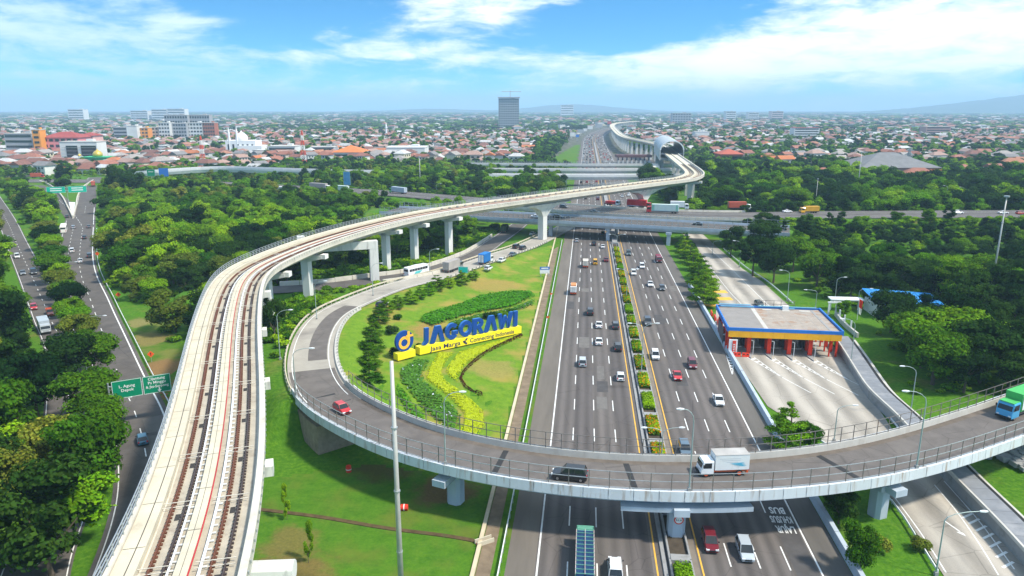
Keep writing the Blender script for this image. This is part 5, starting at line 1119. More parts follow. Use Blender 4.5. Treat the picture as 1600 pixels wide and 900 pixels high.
# motorway lettering (facing the traffic that comes towards us) and the round clearance sign on the pier
for k, (t, px, py) in enumerate((('LAJUR', 1232, 813), ('KHUSUS', 1218, 798), ('BUS', 1211, 784.5))):
    me = text_mesh(t, 1.0, white_paint, .002, 'CENTER', .028); w = max(v.co.x for v in me.vertices) - min(v.co.x for v in me.vertices); p = survey(px, py)
    o = obj('road_lettering', me, highway); q = yS(p.y); c = HW.at(q, 15.45, .066); o.location = c; o.rotation_euler = (0, 0, math.pi + HW.ang(q)); o.scale = ((2.9 if k else 2.5) * (.72 if k == 2 else 1) / w, 2.3, 1)
c = Vector((21.75, 83.3, 3.0)); r = thing('clearance_sign', 'round red-rimmed clearance sign on the ramp pier', 'sign', c, -.05)
for nm, m, ro, y in (('rim', red_paint, .62, 0), ('face', white_paint, .47, -.012)):
    mb = MB(); mb.prism([(ro * math.cos(R(15 * k)), ro * math.sin(R(15 * k))) for k in range(24)], -.02, .03); o = mb.build(nm, m, r, world=False); o.matrix_local = Matrix.Translation((0, y, 0)) @ UP
me = text_mesh('5.1 m', .32, black, .004, 'CENTER', .01); o = obj('lettering', me, r); o.matrix_local = Matrix.Translation((0, -.05, -.1)) @ UP
# shallow drain crossing the near lawn, and its concrete outlet
P = Path([tuple(survey(*p)[:2]) for p in ((395, 795), (500, 808), (600, 825), (700, 838), (755, 848))], 1.5)
mb = MB(); P.sweep(mb, [(-.35, -.02), (.35, -.02), (.35, .1), (-.35, .1)], 0, P.len, 1.5); struct(mb.build('earth_ditch', mat('ditch_earth', (.10, .065, .03), .95, .4, .8, .3, stain=(.03, .06, .015), stain_scale=.4)))
p = survey(757, 848); r = thing('drain_outlet', 'broken beige concrete drain outlet at the lawn edge', 'drain', tuple(p), .5)
for s in (-.4, .4): mb = MB(); mb.box((0, s, .3), (2.4, .15, .6)); mb.build('side_wall', cream, r, world=False)
mb = MB(); mb.box((0, 0, .08), (2.3, .6, .1)); mb.build('channel', soil, r, world=False)
# rocks / rubble slope right of the toll road under the ramp
r = thing('stone_slope', 'grey rubble-stone slope under the right end of the ramp', 'stone slope', (73, 98, 0)); rs_ = random.Random(3)
for k in range(120):
    t = rs_.random(); u = rs_.random(); c = LOOP.at(LOOP.near(78, 104) - t * 16, 4 - u * 8); s = rs_.uniform(.4, .8); mb = MB()
    mb.hexa([(c.x + dx * s * rs_.uniform(.6, 1.1), c.y + dy * s * rs_.uniform(.6, 1.1), .3 + u * .3 + t * 2.6 + dz * s) for dz in (-.5, .5) for dx, dy in ((-1, -1), (1, -1), (1, 1), (-1, 1))]); mb.build('stone', concrete_grey, r)
# ================================================================ vehicles (local +Y is forward)
PAINT = {}
def paint(name, c):
    if name not in PAINT: PAINT[name] = mat('paint_' + name, c, .28, .04, 1.0, spec=.5, coat=.6)
    return PAINT[name]
for nm, c in dict(white=(.78, .79, .80), silver=(.42, .46, .50), black=(.018, .019, .022), charcoal=(.06, .065, .072), grey=(.16, .17, .18), red=(.5, .012, .015), maroon=(.16, .012, .022), blue=(.05, .17, .27), steelblue=(.10, .15, .20), yellow=(.8, .42, .02), teal=(.04, .075, .08), orange=(.6, .1, .03), cream=(.6, .55, .45), green=(.07, .42, .11), lightblue=(.05, .35, .62), royal=(.02, .16, .55), beige=(.4, .35, .28)).items(): paint(nm, c)
PR = {}
def rbox(w, y0, y1, z0, z1, taper=.06): return [(-w, y0, z0), (w, y0, z0), (w, y1, z0), (-w, y1, z0), (-w + taper, y0 + taper, z1), (w - taper, y0 + taper, z1), (w - taper, y1 - taper, z1), (-w + taper, y1 - taper, z1)]
def wheel_meshes(rad=.32, wid=.2):
    t = MB(); t.loft([[(x, rad * q * math.cos(R(30 * k)), rad * q * math.sin(R(30 * k))) for k in range(12)] for x, q in ((-wid / 2, .85), (-wid / 2 + .03, 1), (wid / 2 - .03, 1), (wid / 2, .85))])
    r = MB(); r.loft([[(x, rad * .62 * math.cos(R(36 * k)), rad * .62 * math.sin(R(36 * k))) for k in range(10)] for x in (-wid / 2 - .012, wid / 2 + .012)])
    return t.mesh('tyre', black), r.mesh('rim', chrome)
WH = wheel_meshes(); WT = wheel_meshes(.46, .28)
def car_proto(kind):
    """parts of a passenger car: list of (name, mesh, location)"""
    L_, W_, Hb, Ht = dict(sedan=(4.5, 1.74, .92, 1.45), hatch=(3.9, 1.68, .95, 1.52), mpv=(4.4, 1.74, 1.0, 1.72), suv=(4.75, 1.88, 1.1, 1.82), van=(4.2, 1.68, 1.05, 1.9), pickup=(5.0, 1.8, 1.08, 1.72))[kind]
    w = W_ / 2; h = L_ / 2; hood = dict(sedan=1.25, hatch=.95, mpv=.9, suv=1.2, van=.35, pickup=1.15)[kind]; rr = dict(sedan=.85, hatch=.12, mpv=.1, suv=.12, van=.06, pickup=1.9)[kind]
    ws = dict(sedan=.75, hatch=.7, mpv=.75, suv=.65, van=.5, pickup=.65)[kind]; rs = dict(sedan=.7, hatch=.45, mpv=.35, suv=.3, van=.15, pickup=.25)[kind]
    b = MB()
    def ring(y, wd, z0, z1, c=.1): return [(-wd + c * .6, y, z0), (wd - c * .6, y, z0), (wd, y, z0 + .18), (wd, y, z1 - .12), (wd - c, y, z1), (-wd + c, y, z1), (-wd, y, z1 - .12), (-wd, y, z0 + .18)]
    hz = Hb - (.14 if hood > .5 else .0)
    b.loft([ring(-h, w * .86, .38, Hb * .86), ring(-h + .12, w * .97, .24, Hb * .97), ring(-h + .6, w, .2, Hb), ring(h - hood - .1, w, .2, Hb), ring(h - hood + .15, w, .2, Hb - .03), ring(h - .45, w * .97, .2, hz), ring(h - .1, w * .9, .25, hz - .12), ring(h, w * .8, .36, hz - .28)])
    y0, y1 = -h + rr, h - hood                            # glasshouse foot rear / front
    t0, t1 = y0 + rs, y1 - ws; wt = w * .80; wb = w * .95
    rf = [[(-wt, t0, Ht - .06), (wt, t0, Ht - .06), (wt, t1, Ht - .06), (-wt, t1, Ht - .06)], [(-wt + .06, t0 + .06, Ht), (wt - .06, t0 + .06, Ht), (wt - .06, t1 - .06, Ht), (-wt + .06, t1 - .06, Ht)]]
    b.loft(rf)
    def post(ya, yb, s, wid=.07): b.hexa([(s * wb - .02, ya - wid, Hb - .05), (s * wb + .015, ya - wid, Hb - .05), (s * wb + .015, ya + wid, Hb - .05), (s * wb - .02, ya + wid, Hb - .05), (s * wt - .04, yb - wid, Ht - .03), (s * wt + .012, yb - wid, Ht - .03), (s * wt + .012, yb + wid, Ht - .03), (s * wt - .04, yb + wid, Ht - .03)])
    for s in (-1, 1):
        post(y0 + .04, t0 + .04, s, .09); post(y1 - .04, t1 - .02, s, .05); post((y0 + y1) / 2 - .1, (t0 + t1) / 2 - .1, s, .05)
    if kind == 'pickup':
        for x in (-w + .06, w - .06): b.box((x, -h + .95, Hb + .22), (.1, 1.8, .45))
        b.box((0, -h + .08, Hb + .2), (W_ - .1, .1, .42))
    g = MB(); g.quad((-wb + .05, y1, Hb), (wb - .05, y1, Hb), (wt - .05, t1, Ht - .05), (-wt + .05, t1, Ht - .05))
    gr = MB(); gr.quad((wb - .06, y0, Hb), (-wb + .06, y0, Hb), (-wt + .06, t0, Ht - .05), (wt - .06, t0, Ht - .05))
    parts = [('body', b.mesh('body', PAINT['white']), None), ('windshield', g.mesh('windshield', glass), None), ('rear_window', gr.mesh('rear_window', glass), None)]
    for s in (-1, 1):
        m_ = MB(); q = [(s * wb, y0 + .08, Hb - .02), (s * wb, y1 - .06, Hb - .02), (s * wt, t1 - .04, Ht - .05), (s * wt, t0 + .06, Ht - .05)]; m_.quad(*(q if s > 0 else q[::-1])); parts.append(('side_window', m_.mesh('side_window', glass), None))
        hl = MB(); hl.box((0, 0, 0), (.42, .3, .17)); parts.append(('headlight', hl.mesh('headlight', lamp_lens), (s * w * .66, h - .14, hz - .2)))
        tl = MB(); tl.box((0, 0, 0), (.26, .2, .3)); parts.append(('tail_light', tl.mesh('tail_light', tail_red), (s * w * .76, -h + .1, Hb - .2)))
        mr = MB(); mr.box((0, 0, 0), (.2, .12, .14)); parts.append(('mirror', mr.mesh('mirror', PAINT['black']), (s * (w + .08), y1 - .35, Hb + .08)))
    gl = MB(); gl.box((0, 0, 0), (w * 1.0, .12, .2)); parts.append(('grille', gl.mesh('grille', black), (0, h - .04, .52)))
    pl = MB(); pl.box((0, 0, 0), (.5, .05, .16)); parts.append(('number_plate', pl.mesh('number_plate', white_paint if kind == 'x' else black), (0, -h - .01, .62)))
    wheels = [(s * (w - .1), y) for s in (-1, 1) for y in (h - .85, -h + .82)]
    return parts, wheels, WH, .32
for k in ('sedan', 'hatch', 'mpv', 'suv', 'van', 'pickup'): PR[k] = car_proto(k)
def place(parts, wheels, wm, wr, loc, rz, body, label, cat, name, group=None, detail=2, tilt=None):
    r = thing(name, label, cat, loc, rz, group)
    for nm, me, l in parts:
        if detail == 0 and nm not in ('body', 'windshield', 'rear_window', 'cargo_box', 'cab', 'cargo', 'chassis', 'side_window'): continue
        o = obj(nm, me, r, l)
        if nm in ('body', 'cab') and body: o.material_slots[0].link = 'OBJECT'; o.material_slots[0].material = PAINT[body]
    if detail:
        for x, y in wheels:
            t = obj('wheel', wm[0], r, (x, y, wr))
            if detail > 1: obj('rim', wm[1], t)
    return r
def car(kind, colour, loc, rz, label, detail=2, group=None, cat=None):
    p, w, m, r = PR[kind]; return place(p, w, m, r, loc, rz, colour, label, cat or dict(suv='suv', mpv='minivan', van='van', pickup='pickup').get(kind, 'car'), dict(pickup='pickup_truck', van='van').get(kind, 'car'), group, detail)
def hw_car(px, py, kind, colour, label, away=True, detail=2, z=0.05):
    p = survey(px, py, 0); q = yS(p.y); off = (p.x - hw_x(p.y)) * .995; l = HW.at(q + (1.6 if away else 1.2), off, z)
    return car(kind, colour, l, HW.ang(q) + (0 if away else math.pi) + rnd.uniform(-.015, .015), label, detail)
A_ = True; T_ = False
for px, py, k, c, lab, aw in (
    (901, 380, 'hatch', 'silver', 'pale silver hatchback in the outer lane just clear of the overpass', A_), (928, 385, 'mpv', 'black', 'black minivan just out from under the overpass in the middle lanes', A_), (942, 389, 'sedan', 'white', 'small white sedan near the overpass beside the black minivan', A_), (942, 368, 'mpv', 'charcoal', 'dark car in the shadow under the overpass', A_),
    (947, 410, 'sedan', 'maroon', 'dark maroon sedan next to the median behind the yellow van', A_), (930, 415, 'van', 'yellow', 'bright yellow van heading away on the motorway', A_), (922, 495, 'suv', 'black', 'black pickup-like suv alone in the second lane', A_),
    (936, 515, 'sedan', 'white', 'white sedan heading away left of a dark grey car', A_), (962, 516, 'mpv', 'charcoal', 'dark grey minivan in the median lane beside a white sedan', A_), (936, 542, 'sedan', 'white', 'white sedan with dark rear glass, behind the other white sedan', A_),
    (966, 551, 'mpv', 'black', 'black minivan hugging the yellow line of the left carriageway', A_), (910, 577, 'mpv', 'silver', 'silver minivan in the second lane, heading away', A_), (970, 598, 'hatch', 'white', 'white car nearest the ramp in the median lane', A_), (962, 915, 'mpv', 'white', 'white car cut by the bottom edge behind the crate truck', A_),
    (982, 399, 'suv', 'teal', 'dark green-grey suv coming towards us near the overpass', T_), (1003, 419, 'mpv', 'white', 'white minivan coming towards us, upper one of a pair', T_), (990, 430, 'mpv', 'white', 'white minivan in the median lane of the right carriageway', T_), (1016, 447, 'sedan', 'white', 'white sedan just left of a dark grey car, right carriageway', T_),
    (1034, 453, 'hatch', 'charcoal', 'dark grey hatchback right of the white sedan, right carriageway', T_), (1012, 508, 'suv', 'charcoal', 'dark grey suv under the twin lamp, right carriageway', T_), (1024, 561, 'mpv', 'white', 'white minivan coming towards us beside the planted median', T_), (1081, 573, 'mpv', 'maroon', 'dusky red minivan above the bright red sedan', T_),
    (1058, 592, 'sedan', 'red', 'bright red sedan coming towards us', T_), (1122, 629, 'sedan', 'white', 'white sedan in the outer lane of the right carriageway before the ramp', T_), (1070, 710, 'mpv', 'steelblue', 'blue-grey minivan half hidden behind the ramp parapet', T_), (1110, 857, 'mpv', 'maroon', 'maroon minivan emerging below the ramp', T_), (1164, 868, 'mpv', 'silver', 'silver minivan emerging below the ramp beside the maroon one', T_)):
    hw_car(px, py, k, c, lab, aw)
def beyond(px, py, k, c, lab, aw): hw_car(px, py, k, c, lab, aw, 1)
for a in ((915, 312, 'mpv', 'charcoal', 'dark car seen between the two sets of overpasses, left one', A_), (934, 313, 'suv', 'maroon', 'dark car seen between the two sets of overpasses, nearer the median', A_), (972, 308, 'sedan', 'silver', 'pale car beyond the overpass by the inner line', T_), (982, 306, 'mpv', 'white', 'white car beyond the overpass beside a pale one', T_),
          (917, 286, 'hatch', 'red', 'red car just this side of the white far overpass', A_), (932, 285, 'sedan', 'red', 'second red car beneath the white far overpass', A_), (908, 287, 'mpv', 'black', 'black car beneath the white far overpass', A_), (924, 288, 'sedan', 'white', 'white car between the red cars and the near overpasses', A_), (905, 292, 'sedan', 'grey', 'grey car left of the white one past the overpasses', A_)): beyond(*a)
def on_path(path, px, py, z, kind, colour, label, fwd=1, dz=.06, detail=2, off=None):
    p = survey(px, py, z); q = path.near(p.x, p.y)
    if off is None: n = path.ip(path.n, q); c = path.at(q); off = (p.x - c.x) * n[0] + (p.y - c.y) * n[1]
    return path.at(q, off, dz), path.ang(q) + (0 if fwd > 0 else math.pi)
def pcar(path, px, py, z, kind, colour, label, fwd=1, dz=.06, detail=2, off=None):
    l, a = on_path(path, px, py, z, kind, colour, label, fwd, dz, detail, off); return car(kind, colour, l, a, label, detail)
pcar(LOOP, 526, 645, 6.6, 'hatch', 'red', 'bright red hatchback turning down the ramp', -1, .05, off=-.6)
pcar(LOOP, 890, 748, 7, 'suv', 'black', 'black suv with roof rails on the ramp bridge', 1, .05, off=-1.6)
for px, py, z, k, c, f, lab in ((597, 480, 4.4, 'mpv', 'charcoal', 1, 'dark car half hidden behind the small tree on the loop'), (807, 388, .8, 'suv', 'black', 1, 'black car leading the queue on the loop road'), (817, 391, .6, 'mpv', 'charcoal', 1, 'dark car close to the lawn kerb near the overpass'),
                                (801, 401, 1.0, 'sedan', 'steelblue', 1, 'blue-grey car behind the two dark ones on the loop'), (784, 411, 1.3, 'sedan', 'white', 1, 'white car beside the lawn posts on the loop road'), (763, 424, 1.8, 'hatch', 'white', 1, 'white car just below the blue box truck'), (832, 367, .2, 'sedan', 'white', 1, 'white car entering the dark under the overpass')):
    pcar(LOOP, px, py, z, k, c, lab, f, .06, 1)
for px, py, k, c, f, lab in ((132, 373, 'sedan', 'charcoal', 1, 'dark sedan on the avenue right of the red minibus'), (113, 394, 'mpv', 'white', 1, 'white car beside the tree, avenue, upper one'), (140, 402, 'mpv', 'charcoal', 1, 'dark car next to the white kerb line of the avenue'), (126, 410, 'sedan', 'white', 1, 'white car half under the tree, avenue, lower one'),
                             (105, 340, 'sedan', 'charcoal', 1, 'dark car at the tip of the painted fork'), (115, 357, 'hatch', 'silver', 1, 'silver car just below the fork'), (139, 356, 'sedan', 'grey', 1, 'grey car in the tree shade by the fork'), (223, 691, 'hatch', 'blue', 1, 'blue hatchback on the avenue below the green sign')): pcar(LEFT, px, py, 0, k, c, lab, f, .06, 2 if py > 600 else 1)
for px, py, k, c, lab in ((13, 374, 'sedan', 'silver', 'silver car at the left picture edge, farthest in its lane'), (18, 385, 'hatch', 'white', 'white car at the left edge, behind the silver one'), (27, 403, 'mpv', 'white', 'white minivan near the left edge'), (36, 429, 'sedan', 'grey', 'grey car on the left avenue beside a black one'), (53, 428, 'suv', 'black', 'black car on the left avenue under the trees'), (53, 483, 'hatch', 'red', 'red hatchback on the left avenue'), (79, 492, 'pickup', 'orange', 'faded red pickup on the left avenue behind the red hatchback')): pcar(LEFT2, px, py, 0, k, c, lab, -1, .06, 1)
p = survey(1186, 478); car('hatch', 'teal', (p.x, p.y, .06), math.pi + .1, 'dark teal hatchback approaching the toll booths')
for px, py, k, c, lab, f in ((837, 340, 'sedan', 'white', 'white car on the railed overpass left of the tall pier', 1), (872, 341, 'mpv', 'black', 'dark car on the railed overpass right of the tall pier', 1), (1090, 352, 'sedan', 'black', 'dark car behind the overpass railing near the woods', -1)): pcar(BR1, px, py, 7, k, c, lab, f, .06, 1)
for px, py, k, c, lab, f in ((881, 325, 'mpv', 'charcoal', 'dark car on the second overpass beside the viaduct pier', 1), (930, 333, 'sedan', 'teal', 'dark green car on the second overpass', 1), (1230, 332, 'sedan', 'white', 'white car on the crossing road before the yellow truck', 1), (1497, 334, 'mpv', 'white', 'white car on the crossing road at far right', 1), (1567, 334, 'sedan', 'white', 'small white car beside the red one at the right edge', 1), (1594, 335, 'hatch', 'red', 'red car at the right picture edge on the crossing road', 1)): pcar(BR2, px, py, 7, k, c, lab, f, .06, 1)

# ---------------------------------------------------------------- trucks and buses
def truck_proto(L_, cabL, W_, Hc, boxm, Hbox, kind='box', chassis=PAINT['orange'], z0=1.0, cabm=None, Wbox=None, trim=None):
    w = W_ / 2; h = L_ / 2; P = []; Wb = (Wbox or W_) / 2
    c = MB(); y0, y1 = h - cabL, h
    sec = lambda y, z1, k: [(-w * k, y, .45), (w * k, y, .45), (w * k, y, z1 - .15), (w * k - .12, y, z1), (-w * k + .12, y, z1), (-w * k, y, z1 - .15)]
    c.loft([sec(y0, Hc, .98), sec(y0 + cabL * .45, Hc, 1), sec(y1 - .35, Hc * .97, 1), sec(y1 - .05, Hc * .56, .98), sec(y1, Hc * .5, .95)])
    P.append(('cab', c.mesh('cab', PAINT['white']), None))
    g = MB(); g.quad((-w * .88, y1 - .03, Hc * .57), (w * .88, y1 - .03, Hc * .57), (w * .86, y1 - .33, Hc * .93), (-w * .86, y1 - .33, Hc * .93)); P.append(('windshield', g.mesh('windshield', glass), None))
    for s in (-1, 1):
        m_ = MB(); q = [(s * (w + .012), y0 + .3, Hc * .56), (s * (w + .012), y1 - .3, Hc * .56), (s * (w + .012), y1 - .5, Hc * .88), (s * (w + .012), y0 + .3, Hc * .88)]; m_.quad(*(q if s > 0 else q[::-1])); P.append(('side_window', m_.mesh('side_window', glass), None))
        hl = MB(); hl.box((0, 0, 0), (.35, .1, .2)); P.append(('headlight', hl.mesh('headlight', lamp_lens), (s * w * .7, y1 + .01, .8)))
        mr = MB(); mr.box((0, 0, 0), (.22, .12, .4)); P.append(('mirror', mr.mesh('mirror', black), (s * (w + .18), y1 - .3, Hc * .72)))
        tl = MB(); tl.box((0, 0, 0), (.3, .08, .16)); P.append(('tail_light', tl.mesh('tail_light', tail_red), (s * w * .75, -h - .02, .85)))
    bp = MB(); bp.box((0, y1 + .05, .5), (W_ * .96, .22, .3)); P.append(('bumper', bp.mesh('bumper', black), None))
    ch = MB(); ch.box((0, -cabL / 2 + .1, .8), (W_ * .8, L_ - cabL, .3)); ch.box((0, -h + .25, .62), (W_ * .95, .3, .25)); P.append(('chassis', ch.mesh('chassis', chassis), None))
    by0, by1 = -h + .05, y0 - .15
    if kind in ('box', 'container'):
        b = MB(); b.box((0, (by0 + by1) / 2, (z0 + Hbox) / 2), (Wb * 2, by1 - by0, Hbox - z0)); P.append(('cargo_box', b.mesh('cargo_box', boxm), None))
        if kind == 'container':
            rb = MB(); n = int((by1 - by0) / .55)
            for s in (-1, 1):
                for k in range(n): rb.box((s * (Wb + .02), by0 + .3 + k * .55, (z0 + Hbox) / 2), (.06, .2, Hbox - z0 - .25))
            P.append(('wall_ribs', rb.mesh('wall_ribs', trim or boxm), None))
        tp = MB(); tp.box((0, (by0 + by1) / 2, Hbox + .02), (Wb * 2 + .05, by1 - by0 + .05, .06)); P.append(('box_roof', tp.mesh('box_roof', trim or boxm), None))
        dr = MB()
        for s in (-1, 1): dr.box((s * Wb * .48, by0 - .02, (z0 + Hbox) / 2), (Wb * .88, .04, (Hbox - z0) * .9))
        P.append(('rear_doors', dr.mesh('rear_doors', boxm), None))
        for x in (-.25, .25): lk = MB(); lk.box((x, by0 - .06, (z0 + Hbox) / 2), (.05, .05, (Hbox - z0) * .85)); P.append(('lock_bar', lk.mesh('lock_bar', steel), None))
    elif kind == 'tank':
        b = MB(); b.loft([[(.95 * Wb * q * math.cos(t), y, z0 + 1.1 + 1.1 * q * math.sin(t)) for t in [R(24 * k) for k in range(15)]] for y, q in ((by0, .8), (by0 + .2, 1), (by1 - .2, 1), (by1, .8))]); P.append(('cargo_box', b.mesh('tank', boxm, True), None))
    elif kind == 'flat':
        b = MB(); b.box((0, (by0 + by1) / 2, z0 + .1), (W_, by1 - by0, .2)); b.box((0, (by0 + by1) / 2, z0 + .7), (W_ * .9, (by1 - by0) * .9, 1.0)); P.append(('cargo', b.mesh('cargo', boxm), None))
    wr = .46
    wheels = [(s * (w - .18), y) for s in (-1, 1) for y in ((h - .75, -h + 1.3) if L_ < 8 else (h - 1.0, -h + 1.6, -h + 2.9))]
    return P, wheels, WT, wr
white_box = mat('white_box', (.74, .75, .75), .6, .05, .6, stain=(.6, .57, .52), stain_scale=.6)
def truck(proto, loc, rz, body, label, detail=2, name='truck', cat='truck'): p, w, m, r = proto; return place(p, w, m, r, loc, rz, body, label, cat, name, None, detail)
BOX = truck_proto(6.6, 1.75, 2.0, 2.35, white_box, 3.15, trim=mat('box_top_grey', (.42, .40, .38), .7, .15, .5))
l, a = on_path(LOOP, 1123, 733, 7, 0, 0, 0, 1, .05, off=1.2)
bt = truck(BOX, l, a, 'white', 'white box truck with red wheels on the ramp bridge')
for k, (y, z, n) in enumerate(((0.0, 2.65, 2.9), (-.1, 2.4, 2.5), (-.3, 2.15, 1.6))):
    mb = MB(); mb.box((-1.008, -.6 - k * .15, z), (.012, n, .07)); mb.build('print_line', mat('print_grey', (.55, .57, .6), .6), bt, world=False)
mb = MB()
for k in range(4): mb.poly([(-1.012, -2.6 + k * .25, 1.5 + k * .09), (-1.012, -1.4 + k * .3, 1.55 + k * .13), (-1.012, -2.9 + k * .1, 1.62 + k * .16)])
mb.build('wave_print', mat('print_blue', (.12, .45, .62), .6), bt, world=False)
for x in bt.children:
    if x.name.startswith('wheel'):
        for y in x.children: y.material_slots[0].link = 'OBJECT'; y.material_slots[0].material = PAINT['orange']
GR = truck_proto(10.5, 2.2, 2.45, 2.9, mat('container_green', (.07, .42, .11), .6, .08, .6), 4.1, 'container', PAINT['charcoal'], 1.25, Wbox=2.5)
l, a = on_path(LOOP, 1578, 640, 7, 0, 0, 0, 1, .05, off=.8)
gt = truck(GR, l, a, 'lightblue', 'green container truck with light blue cab at the right edge of the ramp')
mb = MB(); mb.box((-1.33, -1.1, 2.65), (.03, 7.6, 2.3)); mb.build('side_poster', white_box, gt, world=False)
mb = MB()
for k in range(5): mb.box((-1.35, .9 - (k % 2) * .3, 1.9 + k * .36), (.015, 1.6 - .2 * (k % 3), .16))
mb.build('poster_print', mat('print_red', (.6, .1, .12), .6), gt, world=False)
mb = MB(); mb.box((0, 4.05, 2.93), (2.2, 1.9, .1)); mb.build('cab_roof', mat('container_green', (.07, .42, .11)), gt, world=False)
# crate truck, bottom: open cage body with two columns of blue crates
p = survey(914, 905); q = yS(p.y); r = thing('crate_truck', 'truck with green cage full of blue crates at the bottom edge', 'truck', HW.at(q, p.x - hw_x(p.y), .05), HW.ang(q))
gm = mat('cage_green', (.12, .33, .24), .6, .15, 1.0); cm_ = mat('crate_blue', (.05, .12, .26), .6, .2, 1.0)
mb = MB(); mb.box((0, 0, 1.1), (2.2, 9.2, .25)); mb.build('bed', gm, r, world=False)
for s in (-1, 1):
    for z in (1.5, 2.3, 3.05): mb = MB(); mb.box((s * 1.1, 0, z), (.07, 9.2, .09)); mb.build('cage_rail', mat('cage_pink', (.55, .45, .44), .6), r, world=False)
    for k in range(12): mb = MB(); mb.box((s * 1.1, -4.5 + k * .82, 2.1), (.08, .08, 2.0)); mb.build('cage_post', gm, r, world=False)
for k in range(12): mb = MB(); mb.box((0, -4.5 + k * .82, 3.1), (2.25, .06, .07)); mb.build('cage_crossbar', gm, r, world=False)
mb = MB(); mb.box((0, 0, 3.1), (.06, 9.2, .06)); mb.build('cage_rail', MATS['cage_pink'], r, world=False)
cr = MB()
for s in (-1, 1): cr.box((s * .45, 0, 0), (.05, .66, 1.7)); cr.box((0, s * .32, 0), (.94, .05, 1.7))
for i in range(5): cr.box((-.36 + i * .18, 0, .72), (.035, .62, .05))
for i in range(4): cr.box((0, -.24 + i * .16, .76), (.9, .035, .05))
cr.box((0, 0, -.2), (.84, .6, 1.2)); cr = cr.mesh('crate', cm_)
for k in range(11):
    for s in (-1, 1): obj('crate', cr, r, (s * .53, -4.1 + k * .82, 2.12))
mb = MB(); mb.hexa(rbox(1.05, 4.85, 6.4, .5, 2.5)); mb.build('cab', gm, r, world=False)
mb = MB(); mb.box((0, 6.3, 1.9), (1.8, .12, .7)); mb.build('windshield', glass, r, world=False)
mb = MB(); mb.tube([(-1.05, 4.6, 1.2), (-1.05, 4.6, 3.5), (1.05, 4.6, 3.5), (1.05, 4.6, 1.2)], .06, 5); mb.build('headboard', gm, r, world=False)
for x in (-.95, .95):
    for y in (5.6, -3.6, -2.5): t = obj('wheel', WT[0], r, (x, y, .46)); obj('rim', WT[1], t)
# buses
def bus(loc, rz, L_, W_, Hh, label, m, glassband=(.52, .82), stripe=None):
    r = thing('bus', label, 'bus', loc, rz); w = W_ / 2; h = L_ / 2; mb = MB()
    sec = lambda y, k, z1: [(-w * k, y, .35), (w * k, y, .35), (w * k, y, z1 - .3), (w * k - .25, y, z1), (-w * k + .25, y, z1), (-w * k, y, z1 - .3)]
    mb.loft([sec(-h, .96, Hh * .96), sec(-h + .2, 1, Hh), sec(h - .5, 1, Hh), sec(h - .05, .96, Hh * .72), sec(h, .94, Hh * .45)]); mb.build('body', m, r, world=False)
    n = int(L_ / 1.3)
    for s in (-1, 1):
        for k in range(n): y = -h + .5 + k * (L_ - 1.2) / n; mb = MB(); mb.box((s * (w - .02), y + .55, Hh * .68), (.06, (L_ - 1.2) / n - .08, Hh * .26)); mb.build('side_window', glass, r, world=False)
    mb = MB(); mb.quad((-w * .85, h - .04, Hh * .5), (w * .85, h - .04, Hh * .5), (w * .85, h - .32, Hh * .86), (-w * .85, h - .32, Hh * .86)); mb.build('windshield', glass, r, world=False)
    mb = MB(); mb.box((0, -h, Hh * .7), (W_ * .8, .06, Hh * .22)); mb.build('rear_window', glass, r, world=False)
    for s in (-1, 1): mb = MB(); mb.box((s * w * .8, -h - .01, Hh * .34), (.22, .06, .4)); mb.build('tail_light', tail_red, r, world=False)
    mb = MB(); mb.box((0, -.5, Hh + .08), (W_ * .55, L_ * .3, .2)); mb.build('roof_unit', white_metal, r, world=False)
    if stripe:
        for s in (-1, 1): mb = MB(); mb.hexa([(s * (w + .01) + d, y, z) for z, ys in ((.6, (-h * .5, 0)), (Hh * .5, (-h * .3, h * .35))) for d, y in ((-.01, ys[0]), (.01, ys[0]), (.01, ys[1]), (-.01, ys[1]))]); mb.build('side_print', stripe, r, world=False)
    for x in (-w + .15, w - .15):
        for y in (h - 1.4, -h + 1.6): t = obj('wheel', WT[0], r, (x, y, .46)); obj('rim', WT[1], t)
l, a = on_path(SIDE, 651, 430, 2.7, 0, 0, 0, 1, .06); bus(l, a, 9.2, 2.4, 3.1, 'white coach on the side road past the viaduct', mat('coach_white', (.78, .79, .8), .4, .04), stripe=mat('coach_teal', (.1, .5, .5), .5))
l, a = on_path(LEFT, 100, 362, 0, 0, 0, 0, 1, .06); b_ = bus(l, a, 11.5, 2.5, 3.2, 'long bus with red roof and white back on the avenue below the fork', mat('minibus_white', (.75, .72, .68), .4, .05))
mb = MB(); mb.box((0, 0, 3.3), (2.3, 11.0, .3)); mb.build('red_roof', red_paint, b_, world=False)
GREY = truck_proto(9.5, 2.0, 2.4, 2.7, mat('trailer_grey', (.36, .33, .31), .7, .12, .6), 3.7, 'box', PAINT['charcoal'], 1.1)
l, a = on_path(LOOP, 737, 428, 2.2, 0, 0, 0, 1, .06, off=-.6); truck(GREY, l, a, 'grey', 'grey box trailer truck on the loop behind young trees', 1)
BLUE = truck_proto(7.5, 1.9, 2.3, 2.5, mat('box_blue', (.02, .17, .5), .6, .1, .6), 3.9, 'container', PAINT['charcoal'], 1.0)
l, a = on_path(LOOP, 759, 414, 1.5, 0, 0, 0, 1, .06); t_ = truck(BLUE, l, a, 'white', 'blue box truck with white rear doors on the loop road', 1)
for s in (-1, 1): mb = MB(); mb.box((s * .52, -3.82, 2.4), (.8, .05, 2.5)); mb.build('rear_door_panel', white_box, t_, world=False)
def any_truck(path, px, py, z, proto, body, label, fwd=1, off=None, detail=1): l, a = on_path(path, px, py, z, 0, 0, 0, fwd, .06, off=off); return truck(proto, l, a, body, label, detail)
